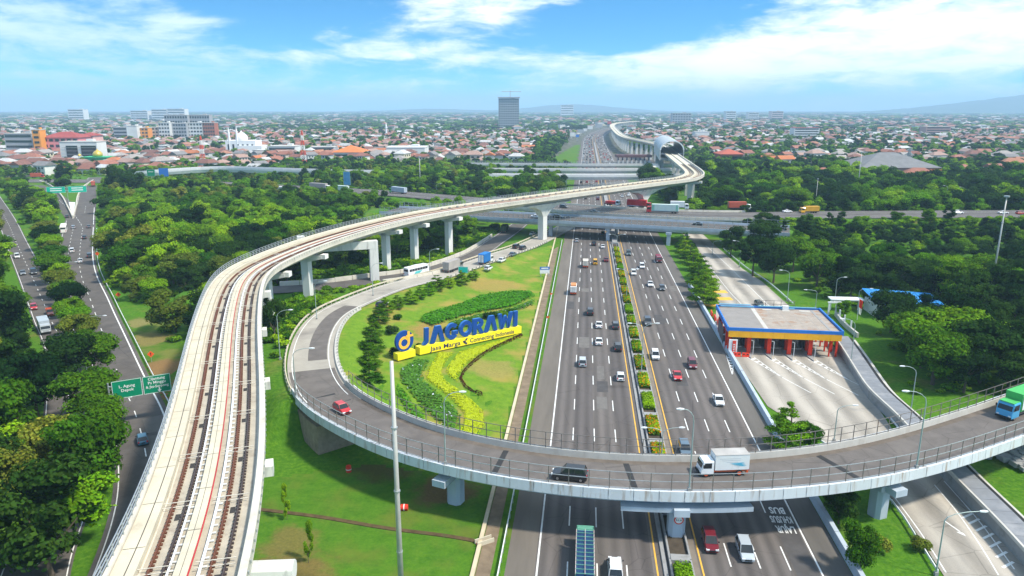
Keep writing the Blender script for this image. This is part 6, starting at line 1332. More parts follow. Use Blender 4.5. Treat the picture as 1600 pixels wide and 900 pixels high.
REDC = truck_proto(12, 2.2, 2.45, 2.9, mat('container_red', (.55, .025, .03), .6, .1, .6), 4.0, 'container', PAINT['charcoal'], 1.2)
TEAL = truck_proto(15, 2.3, 2.5, 3.0, mat('container_pale', (.55, .66, .62), .6, .06, .6), 4.1, 'container', PAINT['charcoal'], 1.2)
WHT = truck_proto(9, 2.0, 2.4, 2.8, white_box, 3.8, 'box', PAINT['charcoal'], 1.1)
any_truck(BR2, 998, 325, 7, REDC, 'red', 'red container truck on the second overpass', 1)
tt = any_truck(BR2, 1035, 333, 7, TEAL, 'red', 'pale container truck with red cab and green ends on the second overpass', -1)
for y in (-6.6, 4.3): mb = MB(); mb.box((0, y, 2.65), (2.56, 1.2, 2.7)); mb.build('green_end_print', mat('print_green', (.05, .38, .26), .6), tt, world=False)
mb = MB(); mb.box((1.29, -1, 2.9), (.02, 4, .5)); mb.build('lettering_print', MATS['print_green'], tt, world=False)
any_truck(BR2, 1062, 327, 7, WHT, 'white', 'white box truck behind the pale container truck', 1)
any_truck(BR2, 957, 321, 7, truck_proto(8, 2, 2.4, 2.7, MATS['container_red'], 3.4, 'flat', PAINT['charcoal']), 'white', 'truck with red load ahead of the red container truck', 1)
any_truck(BR2, 1154, 328, 7, truck_proto(11, 2.2, 2.4, 2.8, mat('container_rust', (.45, .09, .05), .7, .12, .6), 3.9, 'container', PAINT['charcoal'], 1.2), 'white', 'rust-red container truck at the edge of the right woods', 1)
any_truck(BR2, 1264, 333, 7, truck_proto(9, 2, 2.3, 2.7, mat('box_yellow', (.6, .33, .03), .6, .1, .6), 3.2, 'container', PAINT['charcoal'], 1.0), 'yellow', 'yellow box truck on the crossing road at right', -1)
any_truck(BR2, 500, 296, 1.6, truck_proto(17, 2.3, 2.5, 3.0, MATS['trailer_grey'], 4.0, 'container', PAINT['charcoal'], 1.2), 'white', 'long pale container truck in the left mid-distance clearing', 1)
any_truck(BR2, 438, 301, 1.5, WHT, 'white', 'white truck at the left end of the mid-distance clearing', -1)
any_truck(BR2, 512, 303, 1.7, TEAL, 'red', 'pale container truck with red cab hidden by treetops', -1, off=8)
any_truck(BR2, 622, 302, 3.2, truck_proto(15, 2.3, 2.5, 3.0, mat('container_bluegrey', (.4, .46, .52), .6, .1, .6), 4.0, 'container', PAINT['charcoal'], 1.2), 'green', 'grey container truck with green cab coming through the clearing', -1)
p = survey(266, 294); truck(truck_proto(13, 2.3, 2.5, 2.9, mat('tank_white', (.6, .6, .6), .4, .06), 3.6, 'tank', PAINT['charcoal']), (p.x, p.y, .3), -1.3, 'yellow', 'white tanker truck with yellow cab before the white far overpass', 1)
p = survey(146, 291); truck(truck_proto(9, 2, 2.4, 2.8, MATS['container_rust'], 3.6, 'container', PAINT['charcoal']), (p.x, p.y, .1), LEFT.ang(500), 'red', 'red truck on the right branch of the fork', 1)
p = survey(59, 278); truck(truck_proto(10, 2, 2.4, 2.8, MATS['container_rust'], 3.8, 'container', PAINT['charcoal']), (p.x, p.y, .1), -1.4, 'red', 'red truck on the far crossing road at left', 1)
any_truck(LEFT2, 70, 517, 0, truck_proto(8, 1.9, 2.3, 2.5, MATS['container_bluegrey'], 3.0, 'box', PAINT['charcoal']), 'silver', 'grey truck half hidden by trees on the left avenue', -1)
def hw_truck(px, py, proto, body, label, away=True): p = survey(px, py); q = yS(p.y); return truck(proto, HW.at(q + 3, p.x - hw_x(p.y), .05), HW.ang(q) + (0 if away else math.pi), body, label, 1)
t_ = hw_truck(896, 464, truck_proto(6.2, 1.6, 1.9, 2.1, white_box, 2.7), 'white', 'small white truck with orange goods on top in the outer lane')
mb = MB(); mb.box((0, -.9, 2.95), (1.6, 3.2, .4)); mb.build('top_load', mat('load_orange', (.6, .25, .1), .8, .3, 3.0), t_, world=False)
hw_truck(915, 421, truck_proto(5.8, 1.6, 1.9, 2.1, mat('box_beige', (.6, .55, .48), .7), 2.7), 'white', 'small white and beige truck left of the yellow van')
hw_truck(1029, 410, truck_proto(6.5, 1.8, 2.1, 2.4, mat('load_maroon', (.2, .03, .06), .8, .2), 2.6, 'flat', PAINT['charcoal']), 'maroon', 'maroon truck in the outer lane of the right carriageway', False)
p = survey(789, 363); truck(truck_proto(8, 2, 2.4, 2.7, mat('army_green', (.05, .08, .035), .8, .15), 3.4, 'box', PAINT['charcoal']), (p.x, p.y, .15), SIDE.ang(SIDE.len), 'grey', 'dark green truck in the shade where the side road meets the overpass', 1)
# far traffic beyond the overpasses: tiny cars, alike at this distance
farc = {c: None for c in ('white', 'silver', 'black', 'red', 'charcoal')}
rf = random.Random(11); fcn = {}
for lane in (-15.4, -11.8, -8.1, -4.4, 4.8, 8.3, 11.9, 15.5):
    q = 640 + rf.uniform(0, 30)
    while q < 1560:
        c = rf.choice(['white', 'white', 'silver', 'black', 'charcoal', 'red', 'white', 'charcoal']); p_, w_, m_, wr_ = PR[rf.choice(['mpv', 'sedan', 'hatch'])]
        side = 'left' if lane < 0 else 'right'; pth = HW.at(q, lane + rf.uniform(-.4, .4), .05); o = obj('car', p_[0][1], None, pth, HW.ang(q) + (0 if lane < 0 else math.pi)); o.material_slots[0].link = 'OBJECT'; o.material_slots[0].material = PAINT[c]
        for nm, me, l_ in p_[1:5]: obj(nm, me, o, l_)
        ky = (c, side, lane); fcn[ky] = fcn.get(ky, 0) + 1; tag(o, '%s car in far traffic, lane %s from the median on the %s, %s nearest' % (c, {4: 'one', 8: 'two', 11: 'three', 12: 'three', 15: 'four'}[int(abs(lane))], side, '%d%s' % (fcn[ky], {1: 'st', 2: 'nd', 3: 'rd'}.get(fcn[ky], 'th'))), 'car', 'far traffic, %s cars on the %s' % (c, side))
        q += rf.uniform(16, 42) * (1 if lane < 0 else 1.9) * (1 + (q - 640) / 1500)
# ================================================================ trees
def crown(seed, kind, leaves, size, core=True):
    """leaf-faced crown of unit radius about 1 (scaled per tree): lobes of leaf faces round an uneven outline"""
    rs = np.random.RandomState(seed); C = []; Rr = []
    if kind == 'broad':
        for k in range(17): a = rs.uniform(0, 6.28); r = .78 * math.sqrt(rs.rand()); C.append((r * math.cos(a), r * math.sin(a), 1.05 + .42 * (1 - r * r) + rs.uniform(-.12, .12))); Rr.append(rs.uniform(.17, .46))
        for k in range(6): a = rs.uniform(0, 6.28); C.append((.5 * math.cos(a), .5 * math.sin(a), .8)); Rr.append(rs.uniform(.25, .35))
    elif kind == 'round':
        for k in range(20): v = rs.normal(0, 1, 3); v /= np.linalg.norm(v); v = v * rs.uniform(.45, .72); C.append((v[0], v[1], 1.15 + v[2] * .95)); Rr.append(rs.uniform(.17, .44))
    elif kind == 'tall':
        for k in range(18): z = rs.uniform(.5, 2.5); r = .55 * (1 - abs(z - 1.3) / 1.7) + .08; a = rs.uniform(0, 6.28); C.append((r * math.cos(a), r * math.sin(a), z)); Rr.append(rs.uniform(.24, .38))
    elif kind == 'tier':
        for j, z in enumerate((.55, 1.0, 1.5, 2.0, 2.45)):
            rr = (1.0, .92, .72, .48, .2)[j]
            for k in range(7 - j): a = rs.uniform(0, 6.28) + k; C.append((rr * .75 * math.cos(a), rr * .75 * math.sin(a), z + rs.uniform(-.08, .08))); Rr.append((.36 * rr + .1, .12))
    elif kind == 'shrub':
        for k in range(9): a = rs.uniform(0, 6.28); r = .6 * rs.rand(); C.append((r * math.cos(a), r * math.sin(a), .42 + rs.uniform(-.1, .22))); Rr.append(rs.uniform(.3, .45))
    C = np.array(C, float); E = np.array([(r, r, r * .78) if not isinstance(r, tuple) else (r[0], r[0], r[1]) for r in Rr], float)
    w = E[:, 0] ** 2; w /= w.sum(); li = rs.choice(len(C), leaves, p=w)
    d = rs.normal(0, 1, (leaves, 3)); d[:, 2] = np.where(rs.rand(leaves) < .68, np.abs(d[:, 2]), d[:, 2]); d /= np.linalg.norm(d, axis=1)[:, None]
    rad = (rs.uniform(.82, 1.1, leaves) + (rs.rand(leaves) < .1) * rs.uniform(0, .3, leaves))[:, None]; P = C[li] + d * E[li] * rad
    deep = np.zeros(leaves, bool)
    for k in range(len(C)): deep |= (np.sum(((P - C[k]) / (E[k] * .78)) ** 2, 1) < 1) & (li != k)
    P, d, li = P[~deep], d[~deep], li[~deep]; v, f = leaf_quads(P, d, size, rs, .25)
    lob = rs.uniform(.72, 1.25, len(C)); tint = (lob[li] * rs.uniform(.72, 1.25, len(P)))[:, None] * np.ones(3); tint[:, 0] *= rs.uniform(.85, 1.25, len(P))
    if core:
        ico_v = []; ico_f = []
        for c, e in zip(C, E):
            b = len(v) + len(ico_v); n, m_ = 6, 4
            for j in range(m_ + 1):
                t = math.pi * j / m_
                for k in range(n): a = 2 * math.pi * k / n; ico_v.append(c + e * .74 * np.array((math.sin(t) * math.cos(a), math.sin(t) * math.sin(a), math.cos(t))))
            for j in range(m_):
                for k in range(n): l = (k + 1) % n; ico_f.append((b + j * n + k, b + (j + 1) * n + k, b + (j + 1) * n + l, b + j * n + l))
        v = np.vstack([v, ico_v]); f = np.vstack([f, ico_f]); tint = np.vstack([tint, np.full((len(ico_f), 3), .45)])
    return v, f, tint
def trunk_mesh(seed, h, r, limbs=5, top=1.1):
    rr = random.Random(seed); mb = MB(); mb.tube([(0, 0, -.08), (rr.uniform(-.03, .03), rr.uniform(-.03, .03), h * .5), (0, 0, h)], [r, r * .75, r * .55], 6)
    for k in range(limbs):
        a = 6.28 * k / limbs + rr.uniform(-.4, .4); q = rr.uniform(.35, .6); mb.tube([(0, 0, h * rr.uniform(.75, 1)), (q * .5 * math.cos(a), q * .5 * math.sin(a), h + (top - h) * .45), (q * math.cos(a), q * math.sin(a), top)], [r * .5, r * .35, r * .15], 5)
    return mb.mesh('trunk', bark)
LEAF = dict(dark=leaf_mat('leaf_dark', (.008, .031, .007), (.036, .088, .012)), mid=leaf_mat('leaf_mid', (.032, .115, .007), (.125, .26, .010)), bright=leaf_mat('leaf_bright', (.10, .27, .008), (.24, .41, .011)), olive=leaf_mat('leaf_olive', (.09, .145, .018), (.22, .26, .03)))
KINDS = {}
for i, (k, n, s) in enumerate((('broad', 5200, .085), ('broad', 5200, .085), ('round', 4800, .085), ('round', 4800, .085), ('tall', 4600, .085), ('tier', 3600, .10), ('shrub', 1500, .13))):
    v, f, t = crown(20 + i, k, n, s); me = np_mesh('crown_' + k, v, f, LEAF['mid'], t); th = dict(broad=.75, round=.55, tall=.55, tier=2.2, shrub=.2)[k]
    KINDS.setdefault(k, []).append((me, trunk_mesh(i, th, .055 if k != 'shrub' else .04, 5 if k != 'tier' else 0, 1.05)))
def tree(kind, loc, sc, zs, leaf, label, group=None, name='tree', cat='tree', rz=None, var=None):
    ms = KINDS[kind]; me, tm = ms[var if var is not None else rnd.randrange(len(ms))]
    r = thing(name, label, cat, tuple(loc), rnd.uniform(0, 6.28) if rz is None else rz, group)
    c = obj('crown', me, r); c.scale = (sc * rnd.uniform(.88, 1.16), sc * rnd.uniform(.88, 1.16), sc * zs * rnd.uniform(.92, 1.1)); c.rotation_euler = (rnd.uniform(-.09, .09), rnd.uniform(-.09, .09), 0); c.material_slots[0].link = 'OBJECT'; c.material_slots[0].material = LEAF[leaf]
    t = obj('trunk', tm, r); t.scale = (sc, sc, sc * zs); return r
def ordinal(n): return '%d%s' % (n, 'th' if 10 <= n % 100 <= 20 else {1: 'st', 2: 'nd', 3: 'rd'}.get(n % 10, 'th'))
# --- trees one can single out
for px, py, s in ((430, 534, 3.5),):
    tree('round', gsurvey(px, py), s, 1.5, 'dark', 'lone dark round tree between viaduct and loop road')
tiers = ((578, 604, 3.2), (577, 574, 3.0), (580, 548, 2.9), (583, 524, 2.6), (592, 503, 2.8), (605, 490, 2.7), (622, 481, 2.6), (641, 474, 2.4), (656, 466, 2.5), (670, 459, 2.3), (684, 452, 2.8), (701, 447, 2.3), (722, 443, 3.0), (740, 436, 2.2))
wd = ['nearest the ramp bridge', 'second from the ramp bridge', 'third from the ramp bridge', 'fourth from the ramp bridge', 'at the corner where the loop turns', 'first past the corner of the loop', 'second past the corner of the loop', 'third past the corner of the loop', 'fourth past the corner of the loop', 'fifth past the corner of the loop', 'sixth past the corner', 'below the grey truck', 'beside the turquoise sign', 'last before the open lawn']
for (px, py, s), w_ in zip(tiers, wd): tree('tier', gsurvey(px, py), s * .86, .66, 'bright' if s < 2.6 else 'mid', 'young tiered tree in the loop row, ' + w_, 'young trees inside the loop')
for k, (px, py, s, kd, lf) in enumerate(((1098, 478, 4.4, 'tier', 'mid'), (1101, 462, 4.6, 'tier', 'bright'), (1090, 447, 4.4, 'tier', 'mid'), (1094, 436, 4.4, 'tier', 'mid'), (1083, 422, 4.2, 'tier', 'mid'), (1078, 411, 4.2, 'tier', 'mid'), (1070, 402, 4.0, 'tier', 'bright'), (1068, 393, 4.0, 'tier', 'mid'))):
    tree(kd, survey(px, py), s * .84, .85, 'bright' if px % 2 else lf, 'tiered tree between motorway and toll road, number %s counted from the toll plaza' % ('one two three four five six seven eight'.split()[k]), 'trees between motorway and toll road')
tree('tier', survey(1232, 702), 3.4, .95, 'bright', 'bright green tiered tree behind the ramp at the plaza corner'); tree('round', survey(1262, 704), 2.6, 1.0, 'mid', 'low leafy tree right of the tiered tree behind the ramp')
tree('round', survey(1342, 893), 2.6, 1.3, 'mid', 'young round tree on the lawn triangle at the bottom'); tree('round', survey(1310, 818), 2.6, 1.1, 'dark', 'dark tree in the ramp shadow beside the motorway wall'); tree('shrub', survey(1372, 862), 2.0, 1.2, 'olive', 'reddish-green shrub on the lawn triangle'); tree('shrub', survey(1436, 860), 1.6, 1.2, 'olive', 'small shrub between drain and toll road rail')
tree('round', survey(1318, 497), 2.4, 1.0, 'bright', 'round bright shrub tree beside the small white gateway')
for k, (px, py, s) in enumerate(((612, 522, 2.1), (634, 538, 1.3), (655, 547, 1.5), (700, 520, 1.7), (716, 516, 1.9), (738, 510, 2.0), (768, 500, 2.3), (784, 497, 2.2), (800, 493, 1.8), (617, 556, 1.9), (622, 500, 1.5))):
    tree('shrub', gsurvey(px, py), s, 1.1, 'mid' if k % 3 else 'dark', ['shrub left of the round logo', 'shrub between logo and first letter', 'shrub behind the letter J', 'shrub behind the first letter A', 'shrub behind the letter G', 'shrub behind the letter O', 'shrub behind the letter R', 'shrub behind the second letter A', 'shrub behind the letter W', 'dark shrub at the foot of the logo base', 'shrub up the slope from the logo'][k] + ' on the lawn', 'shrubs round the letter sign', 'shrub', 'shrub')
# median planter bushes
k = 0
hedge_v = []
for j in range(3):
    rs = np.random.RandomState(70 + j); n = 1500; S = np.c_[rs.uniform(-1, 1, n), rs.uniform(-1, 1, n), rs.rand(n)]; rim = np.maximum(np.abs(S[:, 0]), np.abs(S[:, 1])) ** 4
    P = np.c_[S[:, 0] * 1.05, S[:, 1] * 3.4, .35 + (1.25 - .75 * rim * rs.rand(n)) * rs.uniform(.75, 1.08, n)]; d = np.c_[S[:, 0] * .6, S[:, 1] * .5, np.ones(n)]; v, f = leaf_quads(P, d, .34, rs); t = rs.uniform(.7, 1.25, (n, 1)) * np.ones(3); fl = rs.rand(n) < (.0, .16, .28)[j]; t[fl] = (4.5, .75, .6)
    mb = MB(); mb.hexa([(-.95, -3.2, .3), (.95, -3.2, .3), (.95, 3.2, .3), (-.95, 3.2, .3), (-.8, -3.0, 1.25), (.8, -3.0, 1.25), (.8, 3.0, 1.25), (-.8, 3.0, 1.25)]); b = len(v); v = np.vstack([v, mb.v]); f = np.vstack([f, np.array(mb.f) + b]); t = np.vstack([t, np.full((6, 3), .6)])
    hedge_v.append(np_mesh('foliage', v, f, LEAF['bright'], t))
names = 'first second third fourth fifth sixth seventh eighth ninth tenth eleventh twelfth thirteenth fourteenth fifteenth sixteenth seventeenth eighteenth nineteenth twentieth twenty-first twenty-second twenty-third'.split()
for i, q in enumerate(np.arange(.8, 250, 10.9)):
    if abs(HW.at(q).y - 84) < 7: continue
    v_ = 0 if i in (0, 3, 8, 14, 19) else rnd.choice((1, 2)); r = thing('planter_hedge', '%s clipped hedge in the motorway median counted from the bottom edge' % names[i], 'hedge', tuple(HW.at(q + .2, .33)), HW.ang(q), 'hedges in the motorway median'); obj('foliage', hedge_v[v_], r)

for px, py, rad, zs, kd, lf, lab in ((1176, 432, 7.0, 1.05, 'broad', 'dark', 'big dark tree left of the toll road woods, in front of the overpass end'), (1142, 402, 6.0, 1.1, 'round', 'dark', 'dark tree hiding the right end of the railed overpass'), (1208, 442, 7.0, 1.0, 'round', 'dark', 'big dark round tree right of the toll road opposite the tiered trees'), (1190, 400, 7.5, 1.1, 'broad', 'dark', 'tall dark tree behind the overpass end'), (1238, 425, 7.0, 1.0, 'broad', 'mid', 'broad green tree above the toll roof'),
    (84, 905, 7.6, .95, 'round', 'dark', 'huge dark round tree at the bottom left corner'), (118, 850, 5.6, .95, 'broad', 'bright', 'bright green tree above the huge dark one at bottom left'), (138, 770, 6.4, 1.0, 'round', 'mid', 'large leafy tree below the orange-lit street lamp'), (138, 742, 4.8, .95, 'broad', 'mid', 'tree beside the avenue, lower left of the blue hatchback'), (98, 745, 6.0, 1.0, 'broad', 'olive', 'pale olive tree crown in the bottom left group'),
    (150, 660, 6.0, 1.0, 'broad', 'mid', 'tree covering the left part of the green overhead sign'), (60, 655, 7.0, 1.0, 'round', 'dark', 'large dark tree over the left avenue'), (160, 686, 4.6, 1.0, 'broad', 'mid', 'leafy tree whose crown hides half the green sign'), (10, 720, 7.0, 1.0, 'broad', 'mid', 'tree at the left picture edge level with the blue hatchback'), (-5, 800, 6.0, 1.0, 'round', 'olive', 'olive tree at the lower left picture edge'), (12, 640, 7.4, 1.0, 'round', 'dark', 'dark tree mass at the left picture edge'), (20, 880, 4.5, 1.0, 'shrub', 'bright', 'bright low tree in the bottom left corner'),
    (110, 605, 6.4, 1.0, 'broad', 'dark', 'dark tree between the avenues above the sign'), (150, 590, 5.0, 1.0, 'broad', 'mid', 'leafy tree leaning over the avenue above the sign')):
    tree(kd, survey(px, py), rad, zs, lf, lab)
# a row of trees on the strip between the two avenues
for k, Y_ in enumerate(np.arange(150, 330, 9.5)):
    x_ = (np.interp(Y_, LEFT.p[:, 1], LEFT.p[:, 0]) + np.interp(Y_, LEFT2.p[:, 1], LEFT2.p[:, 0])) / 2 - .6; lf = ('mid', 'olive', 'bright', 'mid', 'dark')[k % 5]
    tree(('broad', 'round')[k % 2], (x_, Y_, 0), rnd.uniform(4.3, 5.6), 1.0, lf, 'tree in the row between the two avenues, %s from the bottom of the picture' % names[k], 'row between the avenues')
for px, py, rad, zs, lab in ((214, 312, 10, 1.1, 'large dark tree before the white curved overpass, right one of two'), (186, 306, 8, 1.3, 'large dark tree right of the fork, left one of two'), (102, 290, 7, 1.2, 'dark tree behind the fork signs')): tree('round', survey(px, py), rad, zs, 'dark', lab)
for px, py, s, lab in ((449, 812, .7, 'left one of two spindly saplings on the near lawn'), (482, 880, .8, 'right one of two spindly saplings on the near lawn')): tree('tall', survey(px, py), s, 2.6, 'bright', lab)
HALL = [(.545 * 575, 548)]; REDH = [tuple(survey(px, py)[:2]) for px, py in ((1285, 276), (1390, 284), (1402, 288), (1463, 287), (1432, 288), (1335, 266), (1310, 262), (1225, 262), (1502, 272), (1550, 276), (1580, 268), (1200, 256), (1255, 258))]
# --- woods: plan sampling
rt = np.random.RandomState(5)
def seg_d(P, x, y): return min(math.hypot(x - a, y - b) for a, b in P)
loop_poly = np.array(ins_loop + [(drain(Y), Y) for Y in range(292, 96, -6)])
toll_poly = np.array(TOLL_L + TOLL_R[::-1])
X, Y = np.meshgrid(np.arange(-560, 560, 7.0), np.arange(56, 720, 7.0)); X = X + rt.uniform(-2.8, 2.8, X.shape); Y = Y + rt.uniform(-2.8, 2.8, X.shape); X, Y = X.ravel(), Y.ravel()
k = np.abs(X) < .80 * Y + 25; X, Y = X[k], Y[k]
D = {n: p.dist(X, Y)[0] for n, p in dict(LOOP=LOOP, SIDE=SIDE, LEFT=LEFT, LEFT2=LEFT2, FORK=FORK, BR1=BR1, BR2=BR2, BR3=BR3, BR4=BR4, BR5=BR5, LRT=LRT, FARX=FARX, TOLL=TOLL_C).items()}
hwx = 12.6 + .102 * Y; ok = np.abs(X - hwx) > 30
ok &= (D['LOOP'] > 11) & (D['SIDE'] > 15) & (D['LEFT'] > 8.5) & (D['LEFT2'] > 7.5) & (D['FORK'] > 8) & ((D['BR1'] > 14.5) | (X > 108)) & (D['BR2'] > np.where(X > 108, 13.6, 16)) & (D['BR3'] > 8) & (D['BR4'] > 8) & (D['BR5'] > 11) & (D['LRT'] > 9.5) & (D['FARX'] > 10)
ok &= ~inside(loop_poly, X, Y)
right = X > hwx; lrt_x = np.interp(Y, LRT.p[:150, 1], LRT.p[:150, 0])
# right wood
tr = np.interp(Y, [p[1] for p in TOLL_R[::-1]], [p[0] for p in TOLL_R[::-1]])
okr = right & (X > tr + np.interp(Y, [90, 110, 150, 165, 200, 262, 290], [22, 17, 12, 14, 15, 9, 6])) & (D['TOLL'] > 12)
loopY = np.interp(X, LOOP.p[:80, 0][::-1], LOOP.p[:80, 1][::-1])
okr &= (Y > loopY + 14) | (X < 40)
cb = survey(1405, 500); okr &= ~((np.abs(X - cb.x - 2) < 13) & (Y > cb.y - 9) & (Y < cb.y + 14)); okr &= ~((np.abs(X - cb.x + 12) < 16) & (np.abs(Y - cb.y - 7) < 7))
okr &= ~((X > 92) & (X < 178) & (Y > 600)); 
for hx_, hy_ in HALL: okr &= ~((np.abs(X - hx_) < 44) & (Y > hy_ - 16) & (Y < hy_ + 60))
for hx_, hy_ in REDH: okr &= ~((np.abs(X - hx_) < 8) & (Y > hy_ - 20) & (Y < hy_ + 9))
# left side
okl = ~right; bare = np.array([tuple(survey(*p)[:2]) for p in ((195, 500), (245, 505), (330, 560), (330, 690), (200, 690))]); okl &= ~inside(bare, X, Y)
okl &= ~((X > -70) & (Y < 150) & (X > lrt_x - 6)); okl &= ~((X > lrt_x - 4) & (Y < 236)); okl &= ~((X > LEFT.p[0, 0] - 5) & (Y < 100))
ld, _ = LEFT.dist(X, Y); lx = np.interp(Y, LEFT.p[:, 1], LEFT.p[:, 0]); l2x = np.interp(Y, LEFT2.p[:, 1], LEFT2.p[:, 0])
okl &= ~((X > lx) & (Y < 158)); okl &= ~((X > lx + 0) & (X < lx + 16) & (Y < 200))
between = (X < lx) & (X > l2x); okl &= ~(between & (Y > 240) & (D['LEFT'] < 13.5))
ok &= ~(between & (Y < 335)); sel = ok & np.where(right, okr, okl) & (rt.rand(len(X)) < np.where(between, .9, .86))
X, Y = X[sel], Y[sel]; dn = {n: D[n][sel] for n in D}; Rg = right[sel]; Bt = between[sel]; LX = lx[sel]; L2 = l2x[sel]; TT = (X > tr[sel])
n = len(X); hgt = rt.uniform(6.5, 14.5, n)
near_br = np.minimum(dn['BR1'], dn['BR2']); south = True
hgt *= np.where(near_br < 34, .62, 1.0); hgt *= np.where((~Rg) & (Y > 400), .8, 1.0); hgt *= np.where(Y > 560, .72, 1.0); hgt *= np.where(Bt, .82, 1.0); hgt *= np.where(np.minimum(dn['LEFT'], dn['LEFT2']) < 13, .85, 1); hgt = np.where(Rg & (near_br < 60) & (Y < 320), hgt * .8, hgt); hgt = np.where((X < -40) & (Y > 300) & (Y < 460) & ~Bt & (X > LX), hgt * .82, hgt)
hgt = np.where((dn['LRT'] < 22) & (Y > 200) & (Y < 300), hgt * .8, hgt)
Zg = terrain(X, Y)
big = 0.5 + 0.5 * np.sin(X * .021 + 1.3) * np.sin(Y * .017 + .4); noise = rt.rand(n)
leaf = np.where(Rg, np.where(noise + big * .2 < .86, 0, np.where(noise < .95, 1, 2)), np.where(noise < .26, 0, np.where(noise < .58, 1, np.where(noise < .84, 2, 3))))
leaf = np.where((~Rg) & (Y > 270) & (Y < 420) & (X > LX + 25) & (noise > .3), np.where(big > .42, 2, 1), leaf); leaf = np.where(Rg & (Y > 330) & (noise > .55), np.where(noise > .8, 2, 1), leaf)
leaf = np.where((~Rg) & (X > np.interp(Y, LRT.p[:150, 1], LRT.p[:150, 0]) - 55) & (noise < .62) & (Y < 330), 0, leaf)
LK = ['dark', 'mid', 'bright', 'olive']; kinds = rt.choice(['broad', 'broad', 'round', 'round', 'tall'], n)
order = np.argsort(np.hypot(X, Y) / np.maximum(hgt, 1)); order = order[np.abs(X[order]) < .74 * Y[order] + 8] if False else order
vis = np.abs(X) * 1120 / (Y * .97 + 13.3) < 860
cand = [i for i in order if vis[i] and Y[i] > 66][:285]; cs_ = set(cand)
desc = dict(dark='dark green', mid='leafy green', bright='bright green', olive='olive-green')
cnt_ = {}
cand.sort(key=lambda i: X[i] / (Y[i] * .97 + 13.3))
for i in cand:
    lf = LK[leaf[i]]; k_ = kinds[i]; rad = hgt[i] / (1.75 if k_ != 'tall' else 2.8); shp = dict(broad='spreading', round='rounded', tall='tall narrow')[k_]
    place_ = 'in the woods right of the toll road' if Rg[i] else ('between the two avenues' if Bt[i] else ('left of the left avenue' if X[i] < L2[i] else ('in the woods between avenue and viaduct')))
    zs = hgt[i] / (rad * (1.85 if k_ != 'tall' else 2.85)); ky = (lf, shp, place_); cnt_[ky] = cnt_.get(ky, 0) + 1; tree(k_, (X[i], Y[i], Zg[i] - .1), rad, zs, lf, '%s %s tree %s, %s from left' % (desc[lf], shp, place_, ordinal(cnt_[ky])), '%s %s trees %s' % (desc[lf], shp, place_))
# --- the rest of the woods and all far trees, too many to count: one object that instances the same crowns
kc = bpy.data.collections.new('tree_kinds'); protos = []
for j, (kk, sd) in enumerate((('broad', 41), ('round', 42), ('tall', 43))):
    v, f, t = crown(sd, kk, 2600, .12); v[:, :2] *= 1.0; v = v / np.array([1, 1, 1.85 if kk != 'tall' else 2.85]) * np.array([1 / 1.75 if kk != 'tall' else 1 / 2.8] * 2 + [1.0])
    for q, lf in enumerate(LK): me = np_mesh('%d%d_crown' % (j, q), v, f, LEAF[lf], t); o = bpy.data.objects.new('%d%d_crown' % (j, q), me); kc.objects.link(o); protos.append(o)
for j, sd in enumerate((51, 52)):
    v, f, t = crown(sd, 'shrub', 420, .22)
    for q, lf in enumerate(('mid', 'bright')): me = np_mesh('9%d%d_shrub' % (j, q), v, f, LEAF[lf], t); o = bpy.data.objects.new('9%d%d_shrub' % (j, q), me); kc.objects.link(o)
gn = bpy.data.node_groups.new('scatter', 'GeometryNodeTree'); gn.interface.new_socket('Geometry', in_out='INPUT', socket_type='NodeSocketGeometry'); gn.interface.new_socket('Geometry', in_out='OUTPUT', socket_type='NodeSocketGeometry')
gi, go = gn.nodes.new('NodeGroupInput'), gn.nodes.new('NodeGroupOutput'); ci = gn.nodes.new('GeometryNodeCollectionInfo'); ci.inputs[0].default_value = kc; ci.inputs[1].default_value = True; ci.inputs[2].default_value = True
ip = gn.nodes.new('GeometryNodeInstanceOnPoints'); ip.inputs['Pick Instance'].default_value = True
def named(nm, t): q = gn.nodes.new('GeometryNodeInputNamedAttribute'); q.data_type = t; q.inputs[0].default_value = nm; return q.outputs[0]
L(gn, gi.outputs[0], ip.inputs['Points']); L(gn, ci.outputs[0], ip.inputs['Instance']); L(gn, named('idx', 'INT'), ip.inputs['Instance Index'])
cx = gn.nodes.new('ShaderNodeCombineXYZ'); L(gn, named('rot', 'FLOAT'), cx.inputs[2]); L(gn, cx.outputs[0], ip.inputs['Rotation']); L(gn, named('scl', 'FLOAT_VECTOR'), ip.inputs['Scale']); L(gn, ip.outputs[0], go.inputs[0])
def scatter(name, label, cat, P, idx, scl):
    me = bpy.data.meshes.new(name); me.vertices.add(len(P)); me.vertices.foreach_set('co', np.asarray(P, np.float32).ravel())
    a = me.attributes.new('idx', 'INT', 'POINT'); a.data.foreach_set('value', np.asarray(idx, np.int32)); a = me.attributes.new('rot', 'FLOAT', 'POINT'); a.data.foreach_set('value', rt.uniform(0, 6.28, len(P)).astype(np.float32))
    a = me.attributes.new('scl', 'FLOAT_VECTOR', 'POINT'); a.data.foreach_set('vector', np.asarray(scl, np.float32).ravel()); o = obj(name, me); md = o.modifiers.new('scatter', 'NODES'); md.node_group = gn; o['kind'] = 'stuff'; return tag(o, label, cat)
rest = np.array([i for i in range(n) if i not in cs_])
kid = {'broad': 0, 'round': 1, 'tall': 2}
scatter('woodland', 'mass of woodland trees spreading behind and beside the nearer ones', 'trees', np.c_[X[rest], Y[rest], Zg[rest] - .1], [kid[kinds[i]] * 4 + leaf[i] for i in rest], np.c_[hgt[rest], hgt[rest], hgt[rest]] * np.c_[rt.uniform(.88, 1.3, (len(rest), 2)), np.ones(len(rest))])
